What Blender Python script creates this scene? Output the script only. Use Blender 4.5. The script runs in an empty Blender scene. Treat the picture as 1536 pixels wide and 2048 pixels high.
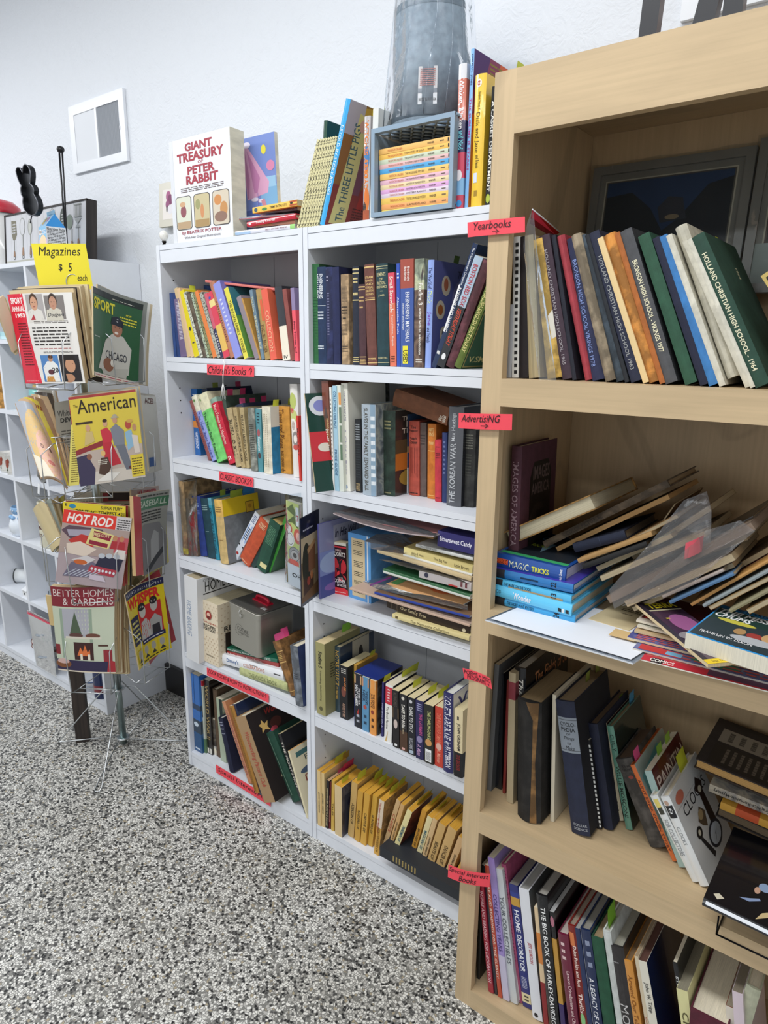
import bpy, bmesh, math, random
from mathutils import Vector, Matrix

# ------------------------------------------------------------------ camera, world, lights, exposure
SC = bpy.context.scene
COL = SC.collection
CAM_F = 1384.86            # focal length in pixels of the 1536 x 2048 frame
cam_d = bpy.data.cameras.new('camera'); cam = bpy.data.objects.new('camera', cam_d); COL.objects.link(cam)
cam_d.sensor_fit = 'VERTICAL'; cam_d.sensor_height = 24.0; cam_d.lens = CAM_F / 2048 * 24.0
cam_d.clip_start = 0.05
_p, _y, _r = 0.2421, 0.9136, 0.0110
_f = Vector((-math.cos(_y), math.sin(_y), 0)); _rt = Vector((math.sin(_y), math.cos(_y), 0)); _up = Vector((0, 0, 1))
_F = _f*math.cos(_p) - _up*math.sin(_p); _U0 = _f*math.sin(_p) + _up*math.cos(_p)
_R = _rt*math.cos(_r) + _U0*math.sin(_r); _U = -_rt*math.sin(_r) + _U0*math.cos(_r)
cam.matrix_world = Matrix(((_R.x, _U.x, -_F.x, 1.9412), (_R.y, _U.y, -_F.y, -1.3544), (_R.z, _U.z, -_F.z, 1.523), (0, 0, 0, 1)))
SC.camera = cam
SC.view_settings.view_transform = 'Standard'; SC.view_settings.look = 'None'
SC.view_settings.gamma = 1.0; SC.view_settings.use_curve_mapping = False
SC.view_settings.exposure = 0.0
W = bpy.data.worlds.new('world'); SC.world = W; W.use_nodes = True
W.node_tree.nodes['Background'].inputs[0].default_value = (0.93, 0.96, 1.0, 1); W.node_tree.nodes['Background'].inputs[1].default_value = 0.8

def area(name, loc, rot, sx, sy, power, col=(1, 1, 1)):
    l = bpy.data.lights.new(name, 'AREA'); l.shape = 'RECTANGLE'; l.size = sx; l.size_y = sy; l.energy = power; l.color = col
    o = bpy.data.objects.new(name, l); COL.objects.link(o); o.location = loc; o.rotation_euler = rot
    return o
# fluorescent ceiling fixtures over the aisle
area('ceiling_lamp_light', (0.9, -1.15, 3.02), (0, 0, 0), 2.4, 0.30, 46, (0.97, 0.985, 1))
area('ceiling_lamp_light', (-2.2, -1.15, 3.02), (0, 0, 0), 2.4, 0.30, 46, (0.97, 0.985, 1))
area('ceiling_lamp_light', (0.9, -3.4, 3.02), (0, 0, 0), 2.4, 0.30, 40, (0.97, 0.985, 1))

# ------------------------------------------------------------------ materials
def lin(h):
    h = h.lstrip('#'); h = ''.join(q*2 for q in h) if len(h) == 3 else h; r = [int(h[i:i+2], 16)/255 for i in (0, 2, 4)]
    return tuple((c/12.92 if c <= .04045 else ((c+.055)/1.055)**2.4) for c in r) + (1,)
MATS = {}
def node(nt, t, **kw):
    n = nt.nodes.new(t)
    for k, v in kw.items():
        if hasattr(n, k): setattr(n, k, v)
        else: n.inputs[k.replace('_', ' ')].default_value = v
    return n
def mat(h, kind='paper'):
    key = (h, kind)
    if key in MATS: return MATS[key]
    m = bpy.data.materials.new(kind + '_' + h.strip('#')); m.use_nodes = True; nt = m.node_tree
    b = nt.nodes['Principled BSDF']; c = lin(h); L = nt.links.new
    b.inputs['Base Color'].default_value = c
    tc = node(nt, 'ShaderNodeTexCoord')
    def noise(scale, detail=4, vec=None, sc=None):
        n = node(nt, 'ShaderNodeTexNoise'); n.inputs['Scale'].default_value = scale; n.inputs['Detail'].default_value = detail
        src = tc.outputs['Object']
        if sc:
            mp = node(nt, 'ShaderNodeMapping'); mp.inputs['Scale'].default_value = sc; L(src, mp.inputs[0]); src = mp.outputs[0]
        L(src, n.inputs['Vector']); return n
    def mixcol(fac, a, bb):
        mx = node(nt, 'ShaderNodeMix'); mx.data_type = 'RGBA'; mx.inputs[6].default_value = a; mx.inputs[7].default_value = bb
        L(fac, mx.inputs[0]); return mx.outputs[2]
    def ramp(src, *st):
        r = node(nt, 'ShaderNodeValToRGB')
        while len(r.color_ramp.elements) < len(st): r.color_ramp.elements.new(.5)
        for e, (p, cc) in zip(r.color_ramp.elements, st): e.position = p; e.color = cc
        L(src, r.inputs[0]); return r.outputs[0]
    def bump(src, s, d=.001):
        bp = node(nt, 'ShaderNodeBump'); bp.inputs['Strength'].default_value = s; bp.inputs['Distance'].default_value = d
        L(src, bp.inputs['Height']); L(bp.outputs[0], b.inputs['Normal'])
    dk = lambda k: (c[0]*k, c[1]*k, c[2]*k, 1)
    R = b.inputs['Roughness']
    if kind == 'paper':
        R.default_value = .55
    elif kind == 'gloss':
        R.default_value = .22; b.inputs['Coat Weight'].default_value = .3
    elif kind == 'ink':
        R.default_value = .6
    elif kind == 'cloth':
        n = noise(60, 5); L(mixcol(ramp(n.outputs[0], (.35, (0, 0, 0, 1)), (.7, (1, 1, 1, 1))), dk(.82), dk(1.12)), b.inputs['Base Color'])
        n2 = noise(900, 2); bump(n2.outputs[0], .35); R.default_value = .75
    elif kind == 'worn':
        n = noise(35, 8); L(mixcol(ramp(n.outputs[0], (.45, (0, 0, 0, 1)), (.62, (1, 1, 1, 1))), dk(.6), dk(1.35)), b.inputs['Base Color'])
        n2 = noise(300, 4); bump(n2.outputs[0], .5); R.default_value = .8
    elif kind == 'speckle':
        n = noise(190, 3); L(mixcol(ramp(n.outputs[0], (.40, (0, 0, 0, 1)), (.50, (1, 1, 1, 1))), dk(.15), c), b.inputs['Base Color']); R.default_value = .5
    elif kind == 'picture':
        n = noise(22, 5); n.inputs['Distortion'].default_value = 1.2
        L(ramp(n.outputs[0], (.3, dk(.35)), (.45, dk(.8)), (.55, (min(1, c[0]*1.3+.05), c[1]*1.2+.05, c[2]+.04, 1)), (.7, dk(.5))), b.inputs['Base Color']); R.default_value = .3
    elif kind == 'pages':
        n = noise(1, 3, sc=(1400, 18, 3)); L(mixcol(ramp(n.outputs[0], (.3, (0, 0, 0, 1)), (.7, (1, 1, 1, 1))), dk(.78), dk(1.05)), b.inputs['Base Color']); bump(n.outputs[0], .3); R.default_value = .85
    elif kind == 'metal':
        b.inputs['Metallic'].default_value = 1; R.default_value = .28
    elif kind == 'tin':
        b.inputs['Metallic'].default_value = .85; R.default_value = .38
        n = noise(1, 3, sc=(4, 4, 300)); bump(n.outputs[0], .05)
    elif kind == 'plastic':
        R.default_value = .3
    elif kind == 'laminate':
        R.default_value = .42; n = noise(40, 3); L(mixcol(n.outputs[0], dk(.965), dk(1.02)), b.inputs['Base Color'])
    elif kind == 'maple':
        n = noise(1, 6, sc=(9, 9, 1.1)); n.inputs['Distortion'].default_value = 1.6
        n2 = noise(1, 4, sc=(160, 160, 5)); n3 = noise(1, 3, sc=(2.2, 2.2, .7)); n3.inputs['Distortion'].default_value = 2.0
        w = node(nt, 'ShaderNodeMath', operation='MULTIPLY'); L(n3.outputs[0], w.inputs[0]); w.inputs[1].default_value = 14
        s = node(nt, 'ShaderNodeMath', operation='SINE'); L(w.outputs[0], s.inputs[0])
        a1 = mixcol(ramp(n.outputs[0], (.35, (0, 0, 0, 1)), (.68, (1, 1, 1, 1))), dk(.9), dk(1.05))
        lines = ramp(s.outputs[0], (.93, (0, 0, 0, 1)), (1, (.55, .55, .55, 1)))
        m2 = node(nt, 'ShaderNodeMix'); m2.data_type = 'RGBA'; L(lines, m2.inputs[0]); L(a1, m2.inputs[6]); m2.inputs[7].default_value = dk(.7)
        m3 = node(nt, 'ShaderNodeMix'); m3.data_type = 'RGBA'; m3.blend_type = 'MULTIPLY'; m3.inputs[0].default_value = .16
        L(m2.outputs[2], m3.inputs[6]); L(ramp(n2.outputs[0], (.3, (.4, .4, .4, 1)), (.6, (1, 1, 1, 1))), m3.inputs[7])
        L(m3.outputs[2], b.inputs['Base Color']); R.default_value = .45
    elif kind == 'darkwood':
        n = noise(1, 5, sc=(90, 90, 4)); L(mixcol(ramp(n.outputs[0], (.35, (0, 0, 0, 1)), (.7, (1, 1, 1, 1))), dk(.6), dk(1.7)), b.inputs['Base Color']); bump(n.outputs[0], .3); R.default_value = .6
    elif kind in ('clear', 'film'):
        nt.nodes.remove(b); out = nt.nodes['Material Output']
        tr = node(nt, 'ShaderNodeBsdfTransparent'); tr.inputs[0].default_value = (min(1, c[0]), min(1, c[1]), min(1, c[2]), 1)
        gl = node(nt, 'ShaderNodeBsdfGlossy'); gl.inputs[0].default_value = (.95, .97, 1, 1); gl.inputs['Roughness'].default_value = .08
        df = node(nt, 'ShaderNodeBsdfDiffuse'); df.inputs[0].default_value = (.8, .82, .84, 1)
        lw = node(nt, 'ShaderNodeLayerWeight'); lw.inputs[0].default_value = .22 if kind == 'film' else .13
        nz = node(nt, 'ShaderNodeTexNoise'); nz.inputs['Scale'].default_value = 26; nz.inputs['Detail'].default_value = 5; nz.inputs['Distortion'].default_value = 1.5
        L(tc.outputs['Object'], nz.inputs['Vector'])
        bp = node(nt, 'ShaderNodeBump'); bp.inputs['Strength'].default_value = .5; bp.inputs['Distance'].default_value = .004
        L(nz.outputs[0], bp.inputs['Height']); L(bp.outputs[0], gl.inputs['Normal']); L(bp.outputs[0], lw.inputs['Normal'])
        m1 = node(nt, 'ShaderNodeMixShader'); L(lw.outputs['Fresnel'], m1.inputs[0]); L(tr.outputs[0], m1.inputs[1]); L(gl.outputs[0], m1.inputs[2])
        m2 = node(nt, 'ShaderNodeMixShader'); m2.inputs[0].default_value = .05 if kind == 'film' else .015
        L(m1.outputs[0], m2.inputs[1]); L(df.outputs[0], m2.inputs[2]); L(m2.outputs[0], out.inputs[0])
    elif kind == 'wall':
        n = noise(5, 6); n.inputs['Distortion'].default_value = 3.5; n2 = noise(26, 3); n2.inputs['Distortion'].default_value = 3
        ad = node(nt, 'ShaderNodeMath', operation='ADD'); L(n.outputs[0], ad.inputs[0]); L(n2.outputs[0], ad.inputs[1])
        bump(ad.outputs[0], .4, .005); R.default_value = .5
    elif kind == 'terrazzo':
        nz = noise(3.2, 3); nw = noise(70, 2)
        mv = node(nt, 'ShaderNodeVectorMath', operation='MULTIPLY_ADD'); L(nw.outputs[1], mv.inputs[0]); mv.inputs[1].default_value = (.008, .008, .008); L(tc.outputs['Object'], mv.inputs[2])
        v = node(nt, 'ShaderNodeTexVoronoi'); v.inputs['Scale'].default_value = 150; L(mv.outputs[0], v.inputs['Vector'])
        ve = node(nt, 'ShaderNodeTexVoronoi'); ve.feature = 'DISTANCE_TO_EDGE'; ve.inputs['Scale'].default_value = 150; L(mv.outputs[0], ve.inputs['Vector'])
        sp = node(nt, 'ShaderNodeSeparateColor'); L(v.outputs['Color'], sp.inputs[0])
        r = node(nt, 'ShaderNodeValToRGB'); r.color_ramp.interpolation = 'CONSTANT'
        st = [(0, (.012, .013, .014, 1)), (.13, (.07, .07, .068, 1)), (.20, (.24, .24, .22, 1)), (.30, (.50, .49, .46, 1)), (.45, (.70, .69, .65, 1)), (.68, (.84, .83, .79, 1)), (.955, (.42, .36, .25, 1))]
        while len(r.color_ramp.elements) < len(st): r.color_ramp.elements.new(.5)
        for e, (p, cc) in zip(r.color_ramp.elements, st): e.position = p; e.color = cc
        L(sp.outputs[0], r.inputs[0])
        e = ramp(ve.outputs[0], (.03, (1, 1, 1, 1)), (.16, (0, 0, 0, 1)))
        mx = node(nt, 'ShaderNodeMix'); mx.data_type = 'RGBA'; L(e, mx.inputs[0]); L(r.outputs[0], mx.inputs[6]); mx.inputs[7].default_value = (.17, .168, .16, 1)
        m4 = node(nt, 'ShaderNodeMix'); m4.data_type = 'RGBA'; m4.blend_type = 'MULTIPLY'; m4.inputs[0].default_value = 1; L(mx.outputs[2], m4.inputs[6])
        L(ramp(nz.outputs[0], (.3, (.8, .79, .76, 1)), (.7, (1, 1, 1, 1))), m4.inputs[7]); L(m4.outputs[2], b.inputs['Base Color']); R.default_value = .35; bump(e, -.15, .0006)
    elif kind == 'weave':
        ck = node(nt, 'ShaderNodeTexBrick'); ck.inputs['Scale'].default_value = 60; L(tc.outputs['Object'], ck.inputs[0])
        ck.inputs[1].default_value = dk(.75); ck.inputs[2].default_value = dk(1.05); ck.inputs[3].default_value = dk(.6); L(ck.outputs[0], b.inputs['Base Color'])
    MATS[key] = m
    return m

# ------------------------------------------------------------------ mesh collector
class MB:
    def __init__(s): s.v = []; s.f = []; s.m = []; s.ms = []; s.sm = []
    def mi(s, m):
        if m not in s.ms: s.ms.append(m)
        return s.ms.index(m)
    def face(s, pts, m, sm=False):
        n = len(s.v); s.v += [tuple(p) for p in pts]; s.f.append(tuple(range(n, n+len(pts)))); s.m.append(s.mi(m)); s.sm.append(sm)
    def box(s, x0, x1, y0, y1, z0, z1, m, M=None):
        c = [Vector(p) for p in ((x0,y0,z0),(x1,y0,z0),(x1,y1,z0),(x0,y1,z0),(x0,y0,z1),(x1,y0,z1),(x1,y1,z1),(x0,y1,z1))]
        if M: c = [M @ p for p in c]
        n = len(s.v); s.v += [tuple(p) for p in c]; k = s.mi(m)
        for f in ((0,3,2,1),(4,5,6,7),(0,1,5,4),(1,2,6,5),(2,3,7,6),(3,0,4,7)):
            s.f.append(tuple(n+i for i in f)); s.m.append(k); s.sm.append(False)
    def grid(s, fn, nu, nv, m, sm=True, wrapu=False):
        n = len(s.v); k = s.mi(m)
        for j in range(nv+1):
            for i in range(nu+(0 if wrapu else 1)): s.v.append(tuple(fn(i/nu, j/nv)))
        w = nu if wrapu else nu+1
        for j in range(nv):
            for i in range(nu):
                a = n+j*w+i; b_ = n+j*w+(i+1) % w if wrapu else a+1
                s.f.append((a, b_, b_+w, a+w)); s.m.append(k); s.sm.append(sm)
    def tube(s, pts, r, m, seg=8, closed=False, rs=None):
        pts = [Vector(p) for p in pts]; n = len(pts); k = s.mi(m); base = len(s.v); nrm = None
        for i, p in enumerate(pts):
            a = pts[(i-1) % n] if (closed or i > 0) else p; b_ = pts[(i+1) % n] if (closed or i < n-1) else p
            t = (b_-a).normalized() if (b_-a).length > 1e-9 else Vector((0, 0, 1))
            if nrm is None: nrm = t.orthogonal().normalized()
            nrm = (nrm - t*nrm.dot(t)).normalized() if (nrm - t*nrm.dot(t)).length > 1e-6 else t.orthogonal().normalized()
            bn = t.cross(nrm); rr = rs[i] if rs else r
            for j in range(seg):
                an = 2*math.pi*j/seg; s.v.append(tuple(p + nrm*math.cos(an)*rr + bn*math.sin(an)*rr))
        for i in range(n if closed else n-1):
            for j in range(seg):
                a = base+i*seg+j; b_ = base+i*seg+(j+1) % seg; c = base+((i+1) % n)*seg+(j+1) % seg; d = base+((i+1) % n)*seg+j
                s.f.append((a, b_, c, d)); s.m.append(k); s.sm.append(True)
        if not closed:
            s.f.append(tuple(base+j for j in reversed(range(seg)))); s.m.append(k); s.sm.append(False)
            s.f.append(tuple(base+(n-1)*seg+j for j in range(seg))); s.m.append(k); s.sm.append(False)
    def lathe(s, prof, m, seg=32, c=(0, 0, 0), mats=None, sy=1.0):
        k = s.mi(m); base = len(s.v); n = len(prof)
        for (r, z) in prof:
            for j in range(seg):
                a = 2*math.pi*j/seg; s.v.append((c[0]+r*math.cos(a), c[1]+r*math.sin(a)*sy, c[2]+z))
        for i in range(n-1):
            kk = s.mi(mats[i]) if mats and mats[i] else k
            for j in range(seg):
                s.f.append((base+i*seg+j, base+i*seg+(j+1) % seg, base+(i+1)*seg+(j+1) % seg, base+(i+1)*seg+j)); s.m.append(kk); s.sm.append(True)
    def build(s, name, parent=None):
        me = bpy.data.meshes.new(name); me.from_pydata(s.v, [], s.f)
        for m in s.ms: me.materials.append(m)
        me.polygons.foreach_set('material_index', s.m); me.polygons.foreach_set('use_smooth', s.sm); me.update()
        o = bpy.data.objects.new(name, me); COL.objects.link(o)
        if parent is not None: o.parent = parent
        return o
def tag(o, label, cat, group=None):
    o['label'] = label; o['category'] = cat
    if group: o['group'] = group
    return o
def thing(name, label, cat, M=None, group=None):
    o = bpy.data.objects.new(name, None); COL.objects.link(o); o.empty_display_size = .02
    if M is not None: o.matrix_world = M
    return tag(o, label, cat, group)
def struct(o): o['kind'] = 'structure'; return o

# ------------------------------------------------------------------ lettering
_TX = {}
def text_geo(t, bold=.0, shear=0.0):
    k = (t, bold, shear)
    if k in _TX: return _TX[k]
    c = bpy.data.curves.new('t', 'FONT'); c.body = t; c.resolution_u = 2; c.offset = bold; c.shear = shear; c.space_line = .95; c.align_x = 'CENTER'
    o = bpy.data.objects.new('t', c); COL.objects.link(o)
    bpy.context.view_layer.update(); dg = bpy.context.evaluated_depsgraph_get()
    me = o.evaluated_get(dg).to_mesh(); vs = [(v.co.x, v.co.y) for v in me.vertices]; fs = [tuple(p.vertices) for p in me.polygons]
    o.evaluated_get(dg).to_mesh_clear(); bpy.data.objects.remove(o); bpy.data.curves.remove(c)
    if not vs: vs = [(0, 0)]
    x0 = min(v[0] for v in vs); x1 = max(v[0] for v in vs); y0 = min(v[1] for v in vs); y1 = max(v[1] for v in vs)
    w = max(x1-x0, 1e-6); h = max(y1-y0, 1e-6)
    r = ([((x-x0)/w, (y-y0)/h) for x, y in vs], fs, w/h); _TX[k] = r
    return r
def put_text(mb, S, t, box, m, dr='r', bold=.012, shear=0, stretch=1.7, align='c', eps=.0005):
    """writes t in the (u,v) box of surface S(u,v,lift); dr: r across, d top to bottom, u bottom to top, f upside down"""
    u0, v0, u1, v1 = box
    pts, fs, asp = text_geo(t, bold, shear)
    su = (S(u1, v0, 0)-S(u0, v0, 0)).length; sv = (S(u0, v1, 0)-S(u0, v0, 0)).length
    L, H = (su, sv) if dr in 'rf' else (sv, su)
    w, h = L, H
    if w/h > asp*stretch: w = h*asp*stretch
    if w/h < asp/stretch: h = w/asp*stretch
    fl, fh = w/L, h/H
    a0 = .5-fl/2 if align == 'c' else (0 if align == 'l' else 1-fl)
    n = len(mb.v); k = mb.mi(m)
    for x, y in pts:
        a = a0+x*fl; b_ = .5+(y-.5)*fh
        if dr == 'r': p, q = a, b_
        elif dr == 'f': p, q = 1-a, 1-b_
        elif dr == 'd': p, q = b_, 1-a
        else: p, q = 1-b_, a
        mb.v.append(tuple(S(u0+(u1-u0)*p, v0+(v1-v0)*q, eps)))
    for f in fs: mb.f.append(tuple(n+i for i in f)); mb.m.append(k); mb.sm.append(False)
def poly_on(mb, S, P, m, e, step):
    if step is None: mb.face([S(u, v, e) for u, v in P], m); return
    from mathutils.geometry import tessellate_polygon
    V3 = [Vector((u, v, 0)) for u, v in P]; T = [[(V3[i].x, V3[i].y) for i in t] for t in tessellate_polygon([V3])]
    if len(P) > 12: T = T
    out = []
    while T:
        t = T.pop(); L = [(math.dist(t[i], t[(i+1) % 3]), i) for i in range(3)]; l, i = max(L)
        if l > step: a, b_, c = t[i], t[(i+1) % 3], t[(i+2) % 3]; mm = ((a[0]+b_[0])/2, (a[1]+b_[1])/2); T += [[a, mm, c], [mm, b_, c]]
        else: out.append(t)
    for t in out: mb.face([S(u, v, e) for u, v in t], m)
def art(mb, S, items, eps=.0003, step=None, gu=1):
    """items: ('r',u0,v0,u1,v1,col) ('e',cu,cv,ru,rv,col) ('p',[(u,v)..],col) ('t',text,u0,v0,u1,v1,col,dir,bold,shear) ('b',u0,v0,u1,v1,col,n) rows of small print"""
    ly = 0
    for it in items:
        ly += 1; e = eps + ly*.00003
        k = it[0]
        if k == 'r':
            _, u0, v0, u1, v1, c = it[:6]; m = mat(c, it[6] if len(it) > 6 else 'paper')
            nu = gu if step is None or gu > 1 else max(1, math.ceil(abs(u1-u0)*20)); nv = 1 if step is None or gu > 1 else max(1, math.ceil(abs(v1-v0)*20))
            mb.grid(lambda a, b_: S(u0+(u1-u0)*a, v0+(v1-v0)*b_, e), nu, nv, m)
        elif k == 'e':
            _, cu, cv, ru, rv, c = it[:6]; m = mat(c, it[6] if len(it) > 6 else 'paper')
            poly_on(mb, S, [(cu+ru*math.cos(a*math.pi/9), cv+rv*math.sin(a*math.pi/9)) for a in range(18)], m, e, step)
        elif k == 'p':
            poly_on(mb, S, it[1], mat(it[2], it[3] if len(it) > 3 else 'paper'), e, step)
        elif k == 't':
            _, t, u0, v0, u1, v1, c = it[:7]
            put_text(mb, S, t, (u0, v0, u1, v1), mat(c, 'ink'), it[7] if len(it) > 7 else 'r', it[8] if len(it) > 8 else .015, it[9] if len(it) > 9 else 0, eps=e)
        elif k == 'b':
            _, u0, v0, u1, v1, c, n = it[:7]; rr = random.Random(n*7+int(u0*100)); m = mat(c, 'ink')
            for i in range(n):
                a = v0+(v1-v0)*(i+.25)/n; b_ = v0+(v1-v0)*(i+.7)/n; u = u0
                while u < u1-.01:
                    w = (u1-u0)*rr.uniform(.06, .22); uu = min(u+w, u1); mb.face([S(u, a, e), S(uu, a, e), S(uu, b_, e), S(u, b_, e)], m); u = uu+(u1-u0)*.03

# ------------------------------------------------------------------ a book
def book_mesh(name, label, cat, P, st, group=None):
    """P = (x,y,z, lean, yaw, t, h, d): lower left front corner of the spine, tilt in the shelf plane, thickness, height, depth"""
    x, y, z, th, yw, t, h, d = P
    t = max(t, .003)
    M = Matrix.Translation((x, y, z)) @ Matrix.Rotation(yw, 4, 'Z') @ Matrix.Rotation(th, 4, 'Y')
    root = thing(name, label, cat, M, group)
    kind = st.get('k', 'h'); c = st.get('c', '#888888'); mk = st.get('m', {'h': 'cloth', 'p': 'paper', 'g': 'gloss'}[kind])
    hard = kind == 'h' or st.get('hard')
    bt = min(.0026, t*.2) if hard else min(.0007, t*.15)
    bulge = st.get('bulge', min(.004, t*.14) if hard else .0006)
    back = st.get('back', False)     # pages toward the front
    def fy(v): return d - v if back else v
    bands = sorted(st.get('bands', []))
    zs = sorted({0, 1} | {b[0] for b in bands} | {b[1] for b in bands})
    def colat(zc):
        for b in bands:
            if b[0] <= zc <= b[1]: return b[2]
        return None
    n = 6 if t > .006 else 2
    out = [(t, d)] + [(t, bulge)] + [(t*(1-i/n), bulge*(1-math.sin(math.pi*i/n))) for i in range(1, n)] + [(0, bulge)] + [(0, d)]
    inn = [(bt, d), (bt, bulge+bt), (t-bt, bulge+bt), (t-bt, d)]
    mb = MB(); rc = st.get('r'); lc = st.get('l')
    for a, b_ in zip(zs[:-1], zs[1:]):
        bc = colat((a+b_)/2)
        base = mat(bc or c, mk)
        for i in range(len(out)-1):
            mm = base
            if i == 0 and (rc or (bands and not st.get('wrap', True))): mm = mat(rc or c, st.get('rm', mk))
            if i == len(out)-2 and lc: mm = mat(lc, mk)
            p, q = out[i], out[i+1]
            mb.face([(p[0], fy(p[1]), a*h), (p[0], fy(p[1]), b_*h), (q[0], fy(q[1]), b_*h), (q[0], fy(q[1]), a*h)], mm, 0 < i < len(out)-2)
    base = mat(c, mk)
    for i in range(3):
        p, q = inn[i], inn[i+1]; mb.face([(p[0], fy(p[1]), 0), (p[0], fy(p[1]), h), (q[0], fy(q[1]), h), (q[0], fy(q[1]), 0)], base)
    for zz in (0, h):
        mb.face([(0, fy(bulge), zz), (bt, fy(bulge), zz), (bt, fy(d), zz), (0, fy(d), zz)], base)
        mb.face([(t-bt, fy(bulge), zz), (t, fy(bulge), zz), (t, fy(d), zz), (t-bt, fy(d), zz)], base)
        sp = [q for q in out[1:-1]]
        mb.face([(q[0], fy(q[1]), zz) for q in sp] + [(bt, fy(bulge+bt), zz), (t-bt, fy(bulge+bt), zz)], base)
    mb.face([(0, fy(d), 0), (bt, fy(d), 0), (bt, fy(d), h), (0, fy(d), h)], base)
    mb.face([(t-bt, fy(d), 0), (t, fy(d), 0), (t, fy(d), h), (t-bt, fy(d), h)], base)
    cover = mb.build('cover', root)
    ins = .0035 if hard else .0002; insb = .0035 if hard else .0002
    pm = MB(); ya, yb = sorted((fy(bulge+bt+.0003), fy(d-(.004 if hard else .0003))))
    pm.box(bt+.0001, t-bt-.0001, ya, yb, insb, h-ins, mat(st.get('pg', '#e6dcc4'), 'pages')); pm.build('pages', root)
    def Ss(u, v, e=0):
        xx = t*u; yy = bulge*(1-math.sin(math.pi*min(1, max(0, u)))) - e if t > .006 else -e
        return Vector((xx, fy(yy), h*v))
    def Sr(u, v, e=0): return Vector((t+e, fy(bulge+(d-bulge)*u), h*v))
    def Sl(u, v, e=0): return Vector((-e, fy(d-(d-bulge)*u), h*v))
    tt = st.get('tt', [])
    if tt or st.get('sa'):
        tm = MB()
        art(tm, Ss, st.get('sa', []), .0003, .2 if hard else None, 8 if hard else 1)
        for q in tt:
            s, col, v0, v1 = q[:4]; dr = q[4] if len(q) > 4 else 'd'; u0, u1 = q[5] if len(q) > 5 else (.22, .78); bo = q[6] if len(q) > 6 else .012
            put_text(tm, Ss, s, (u0, v0, u1, v1), mat(col, 'ink'), dr, bo, q[7] if len(q) > 7 else 0, stretch=2.2, eps=.0006)
        tm.build('title_lettering' if tt else 'spine_print', cover)
    if st.get('ra'):
        tm = MB(); art(tm, Sr, st['ra'], .0003); tm.build('cover_picture', cover)
    if st.get('la'):
        tm = MB(); art(tm, Sl, st['la'], .0003); tm.build('cover_picture', cover)
    for q in st.get('tabs', []):
        yf, col = q[:2]; hh = q[2] if len(q) > 2 else .018; ww = q[3] if len(q) > 3 else .022
        tb = MB(); mm = mat(col, 'paper'); xc = t*(q[4] if len(q) > 4 else .5)
        tb.grid(lambda a, b_: (xc+.004*b_*b_, d*yf+ww*a, h-.006+(hh+.006)*b_), 2, 4, mm)
        tb.grid(lambda a, b_: (xc+.0004+.004*b_*b_, d*yf+ww*a, h-.006+(hh+.006)*b_), 2, 4, mm)
        tb.build('sticky_note', root)
    return root

# ------------------------------------------------------------------ a sheet-like thing (magazine, sign, picture): bottom left, bottom right, top left
def sheet(name, label, cat, BL, BR, TL, thick, items, face='#dddddd', kind='gloss', edge='#d9c9a6', bend=0, curl=0, group=None, part='cover', fold=None, nu=20, nv=20):
    BL, BR, TL = Vector(BL), Vector(BR), Vector(TL); U = BR-BL; V = TL-BL; N = U.cross(V).normalized()
    root = thing(name, label, cat, Matrix.Translation(BL), group)
    def S0(u, v):
        return U*u + V*v + N*(bend*4*u*(1-u) + curl*u*u*v*v)
    def S(u, v, e=0): return S0(u, v) + N*e
    flat = abs(bend)+abs(curl) < 1e-6
    if flat: nu = nv = 1
    mb = MB(); mb.grid(lambda u, v: S(u, v, 0), nu, nv, mat(face, kind)); cv_ = mb.build(part, root)
    if items: mb = MB(); art(mb, S, items, .0004 if flat else .0009, None if flat else .07); mb.build('printed_picture', cv_)
    pm = MB(); em = mat(edge, 'pages' if thick > .002 else 'paper')
    pm.grid(lambda u, v: S(u, v, -thick), nu, nv, em)
    for g in (lambda a, b_: S(a, 1, -thick*b_), lambda a, b_: S(a, 0, -thick*b_)): pm.grid(g, nu, 1, em)
    for g in (lambda a, b_: S(0, a, -thick*b_), lambda a, b_: S(1, a, -thick*b_)): pm.grid(g, nv, 1, em)
    pm.build('pages' if thick > .002 else 'backing', root)
    return root
# ------------------------------------------------------------------ a point seen in the photograph, put at a known depth (x=, y= or z= plane)
def at(u, v, **k):
    d = _F + _R*((u-768)/CAM_F) - _U*((v-1024)/CAM_F); a, val = list(k.items())[0]; i = 'xyz'.index(a)
    C = Vector((1.9412, -1.3544, 1.523)); return C + d*((val-C[i])/d[i])
def cr(ox, oy, s): return lambda u, v: (ox+u/s, oy+v/s)
# ------------------------------------------------------------------ the room
def plane(name, pts, m):
    mb = MB(); mb.face(pts, m); return struct(mb.build(name))
plane('floor', [(-5, -6, 0), (5, -6, 0), (5, .3, 0), (-5, .3, 0)], mat('#b8b4aa', 'terrazzo'))
mb = MB(); mb.box(-5, 5, .3, .42, 0, 3.05, mat('#e4e8ee', 'wall')); struct(mb.build('wall_back'))
mb = MB(); mb.box(-5, 5, -6, .42, 3.05, 3.12, mat('#eceef0', 'paper')); struct(mb.build('ceiling'))
mb = MB(); mb.box(-5, 5, .284, .2995, 0, .126, mat('#1d1b1c', 'plastic')); struct(mb.build('baseboard_back'))
mb = MB(); mb.box(-5, 5, .278, .2995, .797, .824, mat('#a9b0ba', 'plastic')); mb.box(-5, 5, .286, .2995, .824, .832, mat('#a9b0ba', 'plastic')); struct(mb.build('trim_1'))
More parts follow.
